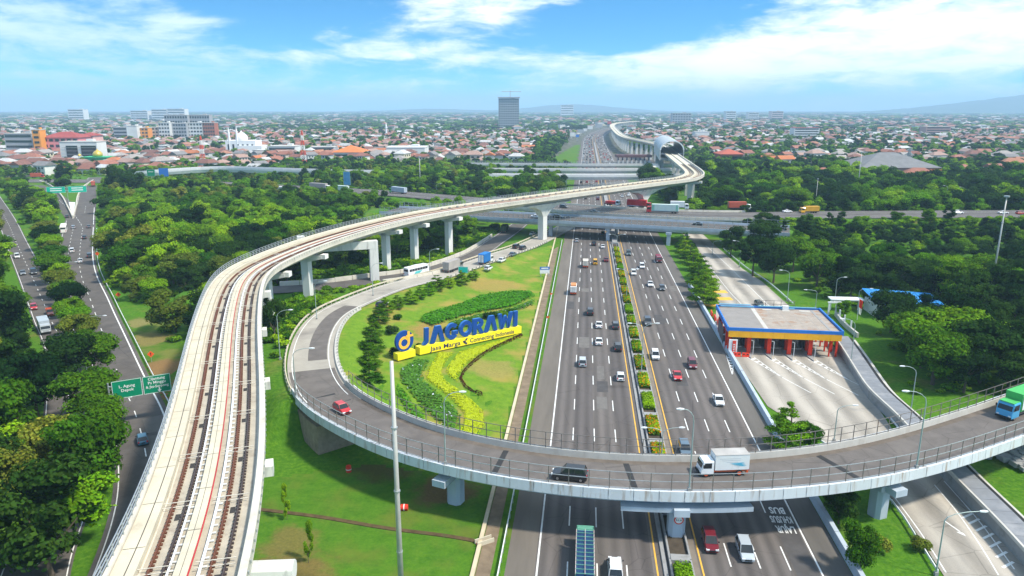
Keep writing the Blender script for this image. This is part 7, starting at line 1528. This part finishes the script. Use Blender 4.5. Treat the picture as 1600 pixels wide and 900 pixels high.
# undergrowth below the woods
uX = np.repeat(X, 3) + rt.normal(0, 3.4, n * 3); uY = np.repeat(Y, 3) + rt.normal(0, 3.4, n * 3); dl = np.ones(len(uX), bool)
for p_, m_ in ((LEFT, 5.9), (LEFT2, 4.8), (SIDE, 6), (LOOP, 6.5), (BR1, 11), (BR2, 13), (FORK, 5.6)): dl &= p_.dist(uX, uY)[0] > m_
dl &= ~inside(toll_poly, uX, uY) & (np.abs(uX - (12.6 + .102 * uY)) > 26); uX, uY = uX[dl], uY[dl]
# tangled scrub on the slopes under the viaduct and along the side road
for poly, cnt in (([(415, 480), (560, 460), (700, 425), (760, 400), (720, 400), (600, 440), (420, 470)], 130), ([(415, 480), (480, 468), (560, 462), (640, 437), (600, 447), (540, 462), (480, 490), (450, 530), (430, 560), (415, 530)], 110), ([(640, 425), (700, 405), (770, 372), (780, 352), (700, 375), (600, 405), (560, 425)], 420), ([(430, 448), (560, 432), (640, 410), (560, 400), (430, 430)], 260)):
    P = np.array([tuple(gsurvey(*q)[:2]) for q in poly]); S = tri_area_sample(P, cnt, rt); s_ok = (SIDE.dist(S[:, 0], S[:, 1])[0] > 5.6) & (LOOP.dist(S[:, 0], S[:, 1])[0] > 6.2); uX = np.r_[uX, S[s_ok, 0]]; uY = np.r_[uY, S[s_ok, 1]]
qq = rt.uniform(BR2.near(112, 330), BR2.near(330, 338), 620); bo = rt.uniform(13.2, 24, 620); bp_ = np.array([BR2.at(a, b)[:2] for a, b in zip(qq, bo)]); uX = np.r_[uX, bp_[:, 0]]; uY = np.r_[uY, bp_[:, 1]]
s_ = rt.uniform(.9, 2.4, len(uX)); s_[-620:] *= 1.35; scatter('undergrowth', 'tangled green undergrowth and low scrub below the trees', 'undergrowth', np.c_[uX, uY, terrain(uX, uY) - .05], 12 + rt.randint(0, 4, len(uX)), np.c_[s_, s_, s_ * rt.uniform(.6, 1.1, len(uX))])
# ================================================================ city
rc = np.random.RandomState(21); tintm = tint_mat('town_paint')
ROOFC = [(.30, .125, .085), (.24, .10, .07), (.36, .16, .095), (.19, .09, .07), (.34, .22, .18), (.30, .27, .25), (.20, .19, .19), (.45, .44, .43), (.44, .15, .06), (.28, .12, .09), (.5, .5, .5)]
WALLC = [(.62, .60, .55), (.55, .50, .42), (.66, .65, .62), (.48, .46, .42), (.60, .48, .40), (.45, .50, .48), (.58, .55, .40)]
def start_Y(px): return np.interp(px, [0, 60, 410, 440, 820, 840, 905, 925, 1010, 1100, 1200, 1600], [640, 620, 630, 760, 740, 900, 1250, 2500, 1050, 850, 745, 725])
def town(Y0, Y1, cell):
    X, Y = np.meshgrid(np.arange(-.80 * Y1, .80 * Y1, cell), np.arange(Y0, Y1, cell)); X, Y = X.ravel(), Y.ravel(); X = X + rc.uniform(-.3, .3, len(X)) * cell; Y = Y + rc.uniform(-.3, .3, len(X)) * cell
    px = 800 + 1120 * X / (Y * .97 + 13.3); k = (px > -40) & (px < 1640) & (Y > start_Y(px)); return X[k], Y[k], px[k]
tX, tY, tP = [np.concatenate(q) for q in zip(*(town(a, b, c) for a, b, c in ((620, 1100, 15.5), (1100, 1800, 18), (1800, 3200, 30), (3200, 5600, 52), (5600, 11000, 120))))]
sX = np.array([hw_x(y) for y in tY]); ok = np.abs(tX - sX) > np.where(tY > 1200, 45, 40); ok &= (np.abs(LRT.dist(tX, tY)[0]) > 16)
dens = .5 + .5 * np.sin(tX * .0075 + 2 * np.sin(tY * .004)) * np.cos(tY * .0062 + 1.7); big_ = .5 + .5 * np.sin(tX * .0021 + 5) * np.sin(tY * .0016 + 1)
right_ = tP > 1080; p_house = np.where(right_, np.where(tY < 960, .3, .5 + .28 * (dens > .5)), np.where(tY < 1700, .76, .42)) - .28 * (big_ > .72)
p_house = np.where((tP > 1180) & (tP < 1600) & (tY > 1500), .40, p_house); p_house = np.where((tP > 840) & (tP < 925) & (tY < 1500), .2, p_house)
u = rc.rand(len(tX)); is_h = ok & (u < p_house); is_t = ok & ~is_h & (rc.rand(len(tX)) < .85)
LM = []                                                     # landmark footprints to keep clear: x, y, radius
def clear_of_landmarks(m):
    for x, y, r in LM: m &= (tX - x) ** 2 + (tY - y) ** 2 > r * r
    return m
def ext(name, label, px0, px1, ytop, ybase, depth, wallm, floors, cat='building', Y=None, roof=None, cols=0, z0=0.0, rz=0.0, bands=True, roofm=None):
    Yg = Y if Y else survey(800, ybase).y; c = Yg * .97 + 13.3; x0, x1 = (px0 - 800) / F * c, (px1 - 800) / F * c; ang = PITCH - math.atan((450 - ytop) / F); h = H - Yg * math.tan(ang); w = x1 - x0
    r = thing(name, label, cat, ((x0 + x1) / 2, Yg, 0), rz); LM.append(((x0 + x1) / 2, Yg + depth / 2, max(w, depth) * .62))
    mb = MB(); mb.box((0, depth / 2, h / 2), (w, depth, h)); wl = mb.build('wall', wallm, r, world=False)
    fh = h / floors
    if cols:
        for f in range(floors):
            for k in range(cols): mb = MB(); mb.box((-w / 2 + (k + .5) * w / cols, -.05, fh * (f + .55)), (w / cols * .62, .5, fh * .45)); mb.build('window', glass, wl, world=False)
    elif bands:
        for f in range(floors): mb = MB(); mb.box((0, -.05, fh * (f + .55)), (w * .93, .5, fh * .4)); mb.build('window_band', glass, wl, world=False)
    if roof == 'hip':
        e = 1.5; rh = min(w, depth) * .22; mb = MB(); a, b = w / 2 + e, depth / 2 + e; q = max(a - b, .1) if a > b else .1
        v = [(-a, depth / 2 - b, h), (a, depth / 2 - b, h), (a, depth / 2 + b, h), (-a, depth / 2 + b, h), (-q, depth / 2, h + rh), (q, depth / 2, h + rh)]
        for f in ((0, 1, 5, 4), (1, 2, 5), (2, 3, 4, 5), (3, 0, 4), (3, 2, 1, 0)): mb.poly([v[k] for k in f])
        mb.build('roof', roofm, r, world=False)
    else:
        mb = MB(); mb.box((0, depth / 2, h + .3), (w + .8, depth + .8, .7)); mb.build('roof', roofm or concrete, r, world=False)
        mb = MB(); mb.box((w * .2, depth * .6, h + 1.6), (w * .18, depth * .3, 2.4)); mb.build('roof_hut', wallm, r, world=False)
    return r, w, h
W1 = mat('facade_white', (.66, .66, .64), .8, .06, .1); W2 = mat('facade_grey', (.34, .35, .37), .8, .08, .1); W3 = mat('facade_orange', (.75, .30, .04), .7, .06, .1); W4 = mat('facade_pink', (.72, .25, .26), .7, .06, .1); W5 = mat('facade_brick', (.36, .12, .07), .8, .1, .1); W6 = mat('facade_cream', (.6, .53, .42), .8, .06, .1); RR = mat('roof_red', (.32, .06, .05), .8, .15, .3); RO = mat('roof_orange', (.62, .18, .05), .8, .12, .3); RG = mat('roof_grey', (.18, .18, .185), .8, .15, .2); W7 = mat('tower_grey', (.30, .31, .33), .85, .1, .1)
r, w, h = ext('tower_block', 'unfinished grey concrete tower block on the horizon with crane', 779, 811, 154, 196, 45, W7, 13, cols=9, Y=2050, cat='tower')
mb = MB(); mb.box((0, 20, h + 3), (w + 4, 48, 2.4)); mb.build('top_slab', W2, r, world=False)
mb = MB(); mb.tube([(4, 20, h), (4, 20, h + 22)], .9, 4); mb.tube([(-20, 20, h + 19), (34, 20, h + 19)], .8, 4); mb.build('crane', W2, r, world=False)
ext('apartment_block', 'grey slab apartment block, rear left of the coloured cluster', 260, 296, 180, 205, 16, W2, 5, cols=9, Y=1420); ext('apartment_block', 'grey slab apartment block, rear right of the coloured cluster', 299, 330, 180, 205, 16, W2, 5, cols=8, Y=1430)
ext('apartment_block', 'dark grey office block at the left of the coloured cluster', 179, 200, 199, 214, 18, W2, 4, Y=1290); ext('apartment_block', 'white block with blank wall beside the orange facade', 200, 216, 197, 215, 20, W1, 4, Y=1270, bands=False); ext('apartment_block', 'orange-fronted block in the coloured cluster', 217, 233, 200, 215, 16, W3, 4, Y=1280, cols=3)
ext('apartment_block', 'white block with grey end wall in the coloured cluster', 250, 267, 192, 213, 20, W1, 5, Y=1290, cols=4); ext('apartment_block', 'low cream block between orange and white fronts', 234, 249, 199, 214, 16, W6, 4, Y=1295, cols=3); ext('apartment_block', 'pale block with terracotta end, centre of the cluster', 268, 293, 193, 213, 20, W2, 5, Y=1300, cols=6); ext('apartment_block', 'white and brick striped block right of the cluster centre', 294, 318, 192, 212, 18, W1, 5, Y=1310, cols=5); ext('apartment_block', 'brick red block at the right end of the cluster', 319, 337, 192, 211, 18, W5, 5, Y=1310, cols=5)
ext('office_building', 'grey ribbed office building at far left beside the yellow tower', 11, 54, 209, 228, 20, W2, 4, Y=900); ext('stair_tower', 'bright yellow-orange stair tower at far left', 55, 67, 203, 227, 12, W3, 5, Y=890, cols=1, cat='tower')
ext('shopping_hall', 'pink shopping hall with dark red roof in the left distance', 69, 125, 215, 229, 30, W4, 3, Y=900, cols=6, roof='hip', roofm=RR); ext('shopping_hall', 'pink gabled wing right of the pink hall', 126, 148, 212, 227, 24, mat('facade_rose', (.68, .4, .36), .7), 3, Y=930, cols=4, roof='hip', roofm=RR)
r, w, h = ext('office_building', 'white framed building with large dark glass bays in the left distance', 97, 155, 222, 247, 18, W1, 1, Y=760, bands=False)
for x, ww in ((-.18, .3), (.27, .4)): mb = MB(); mb.box((x * w, -.2, h * .48), (ww * w, .8, h * .7)); g_ = mb.build('glass_bay', glass, r, world=False)
for k in range(1, 5): mb = MB(); mb.box((0, -.65, h * (.1 + .16 * k)), (w * .9, .2, .3)); mb.build('mullion', W2, r, world=False)
def dome(mb, cx, cy, z, rad, n=10, k=1.0):
    mb.loft([[(cx + rad * s * math.cos(6.283 * j / n), cy + rad * s * math.sin(6.283 * j / n), z + rad * c * k) for j in range(n)] for s, c in ((.86, -.15), (1.0, .1), (.98, .4), (.82, .72), (.5, 1.0), (.18, 1.18), (.03, 1.5))])
gold = mat('gold_dome', (.72, .5, .1), .35, .1, .5, metallic=.5); p = survey(148, 259); r = thing('mosque', 'small mosque with golden dome and green roof in the left distance', 'mosque', (p.x, p.y, 0)); LM.append((p.x, p.y, 26))
mb = MB(); mb.box((0, 8, 4), (24, 14, 8)); mb.build('wall', mat('mosque_green', (.05, .42, .2), .7), r, world=False); mb = MB(); mb.box((0, 8, 8.3), (26, 16, .6)); mb.build('roof', MATS['mosque_green'], r, world=False); mb = MB(); dome(mb, 0, 8, 9.5, 4.6); mb.build('dome', gold, r, world=False, smooth=True)
mb = MB(); mb.tube([(-16, 4, 0), (-16, 4, 9)], 1.3, 8); mb.build('minaret', W1, r, world=False); mb = MB(); dome(mb, -16, 4, 9.5, 1.7); mb.build('minaret_cap', gold, r, world=False)
p = survey(376, 240); r = thing('mosque', 'white mosque with dome and two slender minarets', 'mosque', (p.x, p.y, 0)); LM.append((p.x, p.y, 40)); mw = mat('mosque_white', (.8, .8, .8), .6, .04, .3)
mb = MB(); mb.box((0, 14, 8), (38, 24, 16)); mb.build('wall', mw, r, world=False); mb = MB(); mb.box((12, 10, 5), (30, 20, 10)); mb.build('wing', mw, r, world=False); mb = MB(); dome(mb, -2, 14, 17, 7.5, 14); mb.build('dome', mw, r, world=False, smooth=True)
for x in (-14, -4): mb = MB(); mb.tube([(x, 3, 0), (x, 3, 26), (x, 3, 33)], [1.5, 1.3, .15], 8); mb.build('minaret', mw, r, world=False)
for k in range(6): mb = MB(); mb.box((-15 + k * 6, 1.9, 8), (2.2, .4, 7)); mb.build('window', glass, r, world=False)
p = survey(604, 216); r = thing('minaret', 'single slender white minaret in the mid city', 'minaret', (p.x, p.y, 0)); mb = MB(); mb.tube([(0, 0, 0), (0, 0, 24), (0, 0, 30)], [2.0, 1.5, .2], 8); mb.build('shaft', mw, r, world=False); mb = MB(); mb.tube([(0, 0, 19), (0, 0, 20.5)], 2.6, 8); mb.build('balcony', mw, r, world=False)
ext('hall', 'large hall with bright orange hipped roof', 521, 566, 238, 248, 38, W1, 1, Y=800, roof='hip', roofm=RO); ext('warehouse', 'white warehouse with flat pale roof right of the orange hall', 604, 664, 231, 243, 40, W1, 1, Y=850, bands=False, roofm=mat('roof_white', (.62, .62, .6), .7)); ext('warehouse', 'low white building left of the red and white tower', 420, 462, 229, 240, 25, W1, 2, Y=860); ext('school_building', 'grey and white low block before the orange hall', 486, 522, 230, 240, 20, W2, 2, Y=880)
ext('office_building', 'white many-storey hotel with red roof edge at right', 1240, 1279, 200, 214, 22, W1, 5, Y=1330, roofm=RR); ext('office_building', 'reddish long block in the right distance', 1446, 1484, 198, 208, 25, mat('facade_dusty', (.42, .25, .22), .8), 4, Y=1500); r, w, h = ext('market_hall', 'long low hall with weathered grey roof amid the right woods', 1345, 1465, 262, 268, 46, mat('hall_wall', (.3, .29, .27), .9), 1, Y=548, roof='hip', roofm=RG, bands=False)
ext('school_building', 'big terracotta roofed hall right of the station', 1126, 1160, 241, 251, 26, W5, 1, Y=760, roof='hip', roofm=mat('roof_terra', (.42, .10, .06), .8, .12, .3)); ext('warehouse', 'white warehouse above the terracotta hall', 1086, 1108, 206, 213, 24, W1, 1, Y=1350, bands=False); ext('tower_block', 'dark unfinished concrete frame building on the right horizon', 1050, 1079, 177, 189, 30, W7, 5, Y=2500, cols=7)
for k, (a, b, t_, lab) in enumerate(((1134, 1149, 174, 'white slab tower on the right horizon, left one'), (1169, 1185, 176, 'white slab block on the right horizon, middle one'), (1205, 1223, 174, 'pinkish block on the right horizon beside a mast'), (876, 896, 164, 'pale far apartment towers right of the grey tower block'), (238, 262, 171, 'pale row of far flats, left one on the horizon'), (263, 290, 170, 'pale row of far flats, middle one on the horizon'), (205, 232, 173, 'pale low far flats left of the row on the horizon'), (108, 132, 171, 'pale far building alone on the left horizon'))):
    ext('far_block', lab, a, b, t_, 183, 40, W1 if k != 2 else mat('facade_pale_pink', (.6, .45, .42), .8), 5, Y=3300 if k != 3 else 5200, cat='building')
for k, (px, py, w_, h_, c_) in enumerate(((907, 205, 10, 5, W2), (914, 203, 6, 4, W1), (922, 199, 8, 5, W1), (936, 196, 9, 6, W2), (952, 191, 6, 4, mat('board_red', (.5, .05, .04), .6)), (894, 211, 7, 6, W1), (902, 213, 5, 4, sign_blue))):
    p = survey(px, py + 7); s_ = p.y / F; r = thing('billboard', ['wide grey', 'small white', 'upper white', 'tall pale', 'far red', 'near white', 'near blue'][k] + ' billboard on posts left of the far motorway', 'billboard', (p.x, p.y, 0)); mb = MB(); z_ = h_ * s_ / 2 + 7 * s_ - h_ * s_ / 2; mb.box((0, 0, 4 + 4 * s_), (w_ * s_, 1, h_ * s_)); mb.build('panel', c_, r, world=False); mb = MB(); mb.tube([(0, .6, 0), (0, .6, 4 + 2 * s_)], .5, 5); mb.build('post', steel, r, world=False)
# far toll plaza
p0, p1 = survey(963, 255), survey(1018, 255); r = thing('toll_plaza', 'distant toll plaza with dark maroon roof below the station', 'toll plaza', ((p0.x + p1.x) / 2, p0.y, 0)); w = p1.x - p0.x; LM.append(((p0.x + p1.x) / 2, p0.y, 40))
mb = MB(); mb.box((0, 5, 7.2), (w, 14, 2.4)); mb.build('roof', mat('roof_maroon', (.12, .05, .055), .7), r, world=False)
for k in range(8): mb = MB(); mb.box((-w / 2 + (k + .5) * w / 8, 4, 3), (.9, 3, 6)); mb.build('pillar', mat('pillar_navy', (.05, .06, .12), .7), r, world=False); mb = MB(); mb.box((-w / 2 + (k + .5) * w / 8, 0, 1.4), (1.6, 3, 2.6)); mb.build('booth', W1, r, world=False)
mb = MB(); mb.quad((hw_x(700) + 21, 690, .06), (158, 690, .06), (158, 900, .06), (hw_x(900) + 21, 900, .06)); struct(mb.build('far_toll_apron', asphalt2))
# houses
is_h = clear_of_landmarks(is_h); is_t = clear_of_landmarks(is_t)
hi = np.nonzero(is_h)[0]; hi = hi[np.argsort(tY[hi])]; near_h = hi[:280]; far_h = hi[280:]
tones = ['terracotta', 'brown', 'orange-red', 'dark red', 'dusty pink', 'grey', 'dark grey', 'pale grey', 'bright orange', 'brick red', 'whitish']
roofm = [mat('roof_tone_' + t.replace(' ', '_'), c, .85, .2, .6) for t, c in zip(tones, ROOFC)]; wallm = [mat('wall_tone_%s' % 'white cream chalk stone peach mint sand'.split()[k], c, .85, .1, .4) for k, c in enumerate(WALLC)]
def house_geo(w, d, h, rh, hip): 
    a, b, e = w / 2, d / 2, .7; q = (a - b * .9) if hip and a > b else (a + e if not hip else .15); q = max(q, .1)
    V = [(-a, -b, 0), (a, -b, 0), (a, b, 0), (-a, b, 0), (-a, -b, h), (a, -b, h), (a, b, h), (-a, b, h)]; Fw = [(0, 1, 5, 4), (1, 2, 6, 5), (2, 3, 7, 6), (3, 0, 4, 7)]
    ae, be = a + e, b + e; Rv = [(-ae, -be, h - .1), (ae, -be, h - .1), (ae, be, h - .1), (-ae, be, h - .1), (-q, 0, h + rh), (q, 0, h + rh)]; Rf = [(0, 1, 5, 4), (1, 2, 5, 5), (2, 3, 4, 5), (3, 0, 4, 4)]; return V, Fw, Rv, Rf
hm = []
for k in range(6):
    w, d, h = [(9, 7.5, 3.4), (11, 8, 6.3), (12, 9, 3.6), (8, 7, 6.0), (14, 9, 6.5), (10, 9, 3.5)][k]; V, Fw, Rv, Rf = house_geo(w, d, h, d * .3, k % 2 == 0); mw_ = MB(); mw_.v = V; mw_.f = Fw; mw_.m = [0] * 4
    if k % 2: mw_.poly([(-w / 2, -d / 2, h), (-w / 2, d / 2, h), (-w / 2, 0, h + d * .3 - .2)]); mw_.poly([(w / 2, d / 2, h), (w / 2, -d / 2, h), (w / 2, 0, h + d * .3 - .2)])
    mr_ = MB()
    for f in Rf: mr_.poly([Rv[i] for i in dict.fromkeys(f)])
    wn = MB()
    for fl in range(1 if h < 4 else 2):
        for x in (-.3, .0, .3): wn.box((x * w, -d / 2 - .02, 1.6 + fl * 3), (w * .14, .12, 1.2))
    hm.append((mw_.mesh('wall', wallm[0]), mr_.mesh('roof', roofm[0]), wn.mesh('windows', glass)))
hc_ = {}; near_h = near_h[np.argsort(tP[near_h])]
for i in near_h:
    k = rc.randint(6); t = rc.choice(len(tones), p=[.11, .11, .05, .1, .16, .14, .1, .11, .02, .04, .06]); wk = rc.randint(len(wallm)); side = 'left of the motorway' if tP[i] < 905 else 'right of the viaduct'; zone = 'city edge ' + side
    ky = (wk, t, side); hc_[ky] = hc_.get(ky, 0) + 1; r = thing('house', '%s house, %s roof, %s, %s from left' % (('white', 'cream', 'chalky', 'stone-grey', 'peach', 'mint', 'sandy')[wk], tones[t], zone, ordinal(hc_[ky])), 'house', (tX[i], tY[i], 0), rc.choice([0, math.pi / 2]) + .5 * math.sin(tX[i] * .006) + rc.normal(0, .08), 'houses with %s roofs %s' % (tones[t], zone))
    r.scale = [rc.uniform(.95, 1.4)] * 3; a = obj('wall', hm[k][0], r); a.material_slots[0].link = 'OBJECT'; a.material_slots[0].material = wallm[wk]; b = obj('roof', hm[k][1], r); b.material_slots[0].link = 'OBJECT'; b.material_slots[0].material = roofm[t]; obj('windows', hm[k][2], a)['kind'] = 'stuff'
for j, (x_, y_) in enumerate(REDH):
    k = j % 6; r = thing('house', 'red-roofed house standing alone among the right-hand woods, %s from left' % ordinal(1 + sum(q[0] / q[1] < x_ / y_ for q in REDH)), 'house', (x_, y_, 0), .3 * math.sin(j), 'red-roofed houses in the right woods'); r.scale = [1.35] * 3
    a = obj('wall', hm[k][0], r); b = obj('roof', hm[k][1], r); b.material_slots[0].link = 'OBJECT'; b.material_slots[0].material = roofm[(0, 9, 2, 8)[j % 4]]; obj('windows', hm[k][2], a)['kind'] = 'stuff'
V_, F_, C_ = [], [], []; base = 0
for i in far_h:
    big = tY[i] > 1800; g = 1.0 if tY[i] < 1800 else (1.45 if tY[i] < 3200 else (2.2 if tY[i] < 5600 else 3.2)); w, d = rc.uniform(9, 17) * g, rc.uniform(8, 12) * g; h = rc.choice([3.4, 3.6, 6.2, 6.8]) * (1 if not big else rc.choice([1.0, 1.2, 1.8])); flat = rc.rand() < (.12 if not big else .3)
    V, Fw, Rv, Rf = house_geo(w, d, h, .4 if flat else min(d * .28, 3.2), rc.rand() < .55); a = rc.choice([0, math.pi / 2]) + .5 * math.sin(tX[i] * .006) + rc.normal(0, .08); cs, sn = math.cos(a), math.sin(a)
    q = np.array(V + Rv); q = np.c_[q[:, 0] * cs - q[:, 1] * sn + tX[i], q[:, 0] * sn + q[:, 1] * cs + tY[i], q[:, 2]]; V_.append(q); F_ += [tuple(base + x for x in f) for f in Fw] + [tuple(base + 8 + x for x in f) for f in Rf]; base += 14
    wc = WALLC[rc.randint(len(WALLC))]; rc_ = ROOFC[rc.choice(11, p=[.11, .12, .08, .1, .14, .12, .09, .1, .03, .05, .06])] if not flat else (.6, .6, .59); C_ += [wc] * 4 + [rc_] * 4
mb = MB(); mb.v = [tuple(x) for x in np.vstack(V_)]; mb.f = [tuple(dict.fromkeys(f)) for f in F_]; mb.m = [0] * len(F_); o = mb.build('distant_houses', tintm); at_ = o.data.attributes.new('tint', 'FLOAT_COLOR', 'FACE'); at_.data.foreach_set('color', np.c_[np.array(C_), np.ones(len(C_))].astype(np.float32).ravel()); o['kind'] = 'stuff'; tag(o, 'sea of distant houses stretching to the horizon', 'houses')
# city trees
ti = np.nonzero(is_t)[0]; extra = hi[rc.rand(len(hi)) < .6]; ex = np.r_[tX[ti], tX[extra] + rc.choice([-1, 1], len(extra)) * 9]; ey = np.r_[tY[ti], tY[extra] + rc.uniform(-7, 7, len(extra))]
fill_x, fill_y = np.meshgrid(np.arange(-700, 900, 9.0), np.arange(600, 1250, 9.0)); fx, fy = (fill_x + rc.uniform(-4, 4, fill_x.shape)).ravel(), (fill_y + rc.uniform(-4, 4, fill_x.shape)).ravel(); fp = 800 + 1120 * fx / (fy * .97 + 13.3)
kf = (fp > -40) & (fp < 1640) & (((fy < start_Y(fp) - 4)) | ((fp > 1080) & (fy < 1000) & (rc.rand(len(fx)) < .55)) | ((fp > 830) & (fp < 915) & (fy < 1350) & (rc.rand(len(fx)) < .7))) & (np.abs(fx - (12.6 + .102 * fy)) > 48) & (LRT.dist(fx, fy)[0] > 15) & (BR5.dist(fx, fy)[0] > 12) & (BR4.dist(fx, fy)[0] > 9) & (FARX.dist(fx, fy)[0] > 11) & ((fy > 712) | (fp < 400)) & ~((fx > 75) & (fx < 172) & (fy < 960) & (fx < 172))
for x, y, r in LM: kf &= (fx - x) ** 2 + (fy - y - 4) ** 2 > (r * 1.0) ** 2
kf &= ~((fp < 170) & (fy < 690) & (fp > 30)); ex, ey = np.r_[ex, fx[kf]], np.r_[ey, fy[kf]]; nt_ = len(ex)
g = np.where(ey < 1800, 1, np.where(ey < 3200, 1.7, np.where(ey < 5600, 3.0, 6.0))); hh = rc.uniform(5, 11.5, nt_) * np.where(ey < 1800, np.where(ey < 900, .8, 1), np.where(ey < 3200, 1.15, np.where(ey < 5600, 1.25, 1.4)))
lf = rc.choice([0, 0, 1, 1, 2], nt_); kd = rc.randint(0, 3, nt_) * (ey < 1800) ; scatter('city_trees', 'dark treetops scattered through the city and along its edge', 'trees', np.c_[ex, ey, np.zeros(nt_)], kd * 4 + lf, np.c_[hh * g, hh * g, hh])
# ---------------------------------------------------------------- hills on the horizon
def hill(name, pts, Yc, depth, seed):
    rs = np.random.RandomState(seed); xs = np.linspace(pts[0][0], pts[-1][0], 90); prof = np.interp(xs, [p[0] for p in pts], [p[1] for p in pts]); prof = np.convolve(np.pad(prof, 4, 'edge'), np.ones(9) / 9, 'valid') + np.cumsum(rs.normal(0, 1, 90)) * .6; prof = np.maximum(prof, -20)
    ys = np.linspace(-1, 1, 12); X, T = np.meshgrid(xs, ys); Z = prof[None, :] * np.cos(T * math.pi / 2) ** .8 + rs.normal(0, 3, X.shape) - 8; return struct(obj(name, grid_mesh(name, X, Yc + T * depth, Z, mat('forested_hill', (.03, .07, .04), .95, .3, .002))))
hill('hills', [(-5200, 0), (-3000, 8), (-1900, 40), (-1300, 75), (-800, 60), (-180, 25), (350, 90), (850, 165), (1500, 90), (2200, 40), (3000, 8), (5200, 0)], 11500, 900, 1)
hill('hills', [(3800, 0), (4900, 75), (5700, 180), (6600, 290), (7600, 330), (9000, 260)], 8800, 1100, 2)
# ---------------------------------------------------------------- air
m = bpy.data.materials.new('haze'); m.use_nodes = True; t = m.node_tree; t.nodes.clear(); pv = N(t, 'ShaderNodeVolumePrincipled'); pv.inputs['Color'].default_value = (.52, .76, 1.0, 1); pv.inputs['Density'].default_value = 1.5e-4; pv.inputs['Anisotropy'].default_value = 0.0
mo = N(t, 'ShaderNodeOutputMaterial'); L(t, pv.outputs[0], mo.inputs['Volume'])
mb = MB(); mb.box((0, 9000, 179), (42000, 26000, 362)); o = mb.build('haze', m); o['kind'] = 'stuff'; o['label'] = 'pale blue haze lying over the far city'; o['category'] = 'haze'
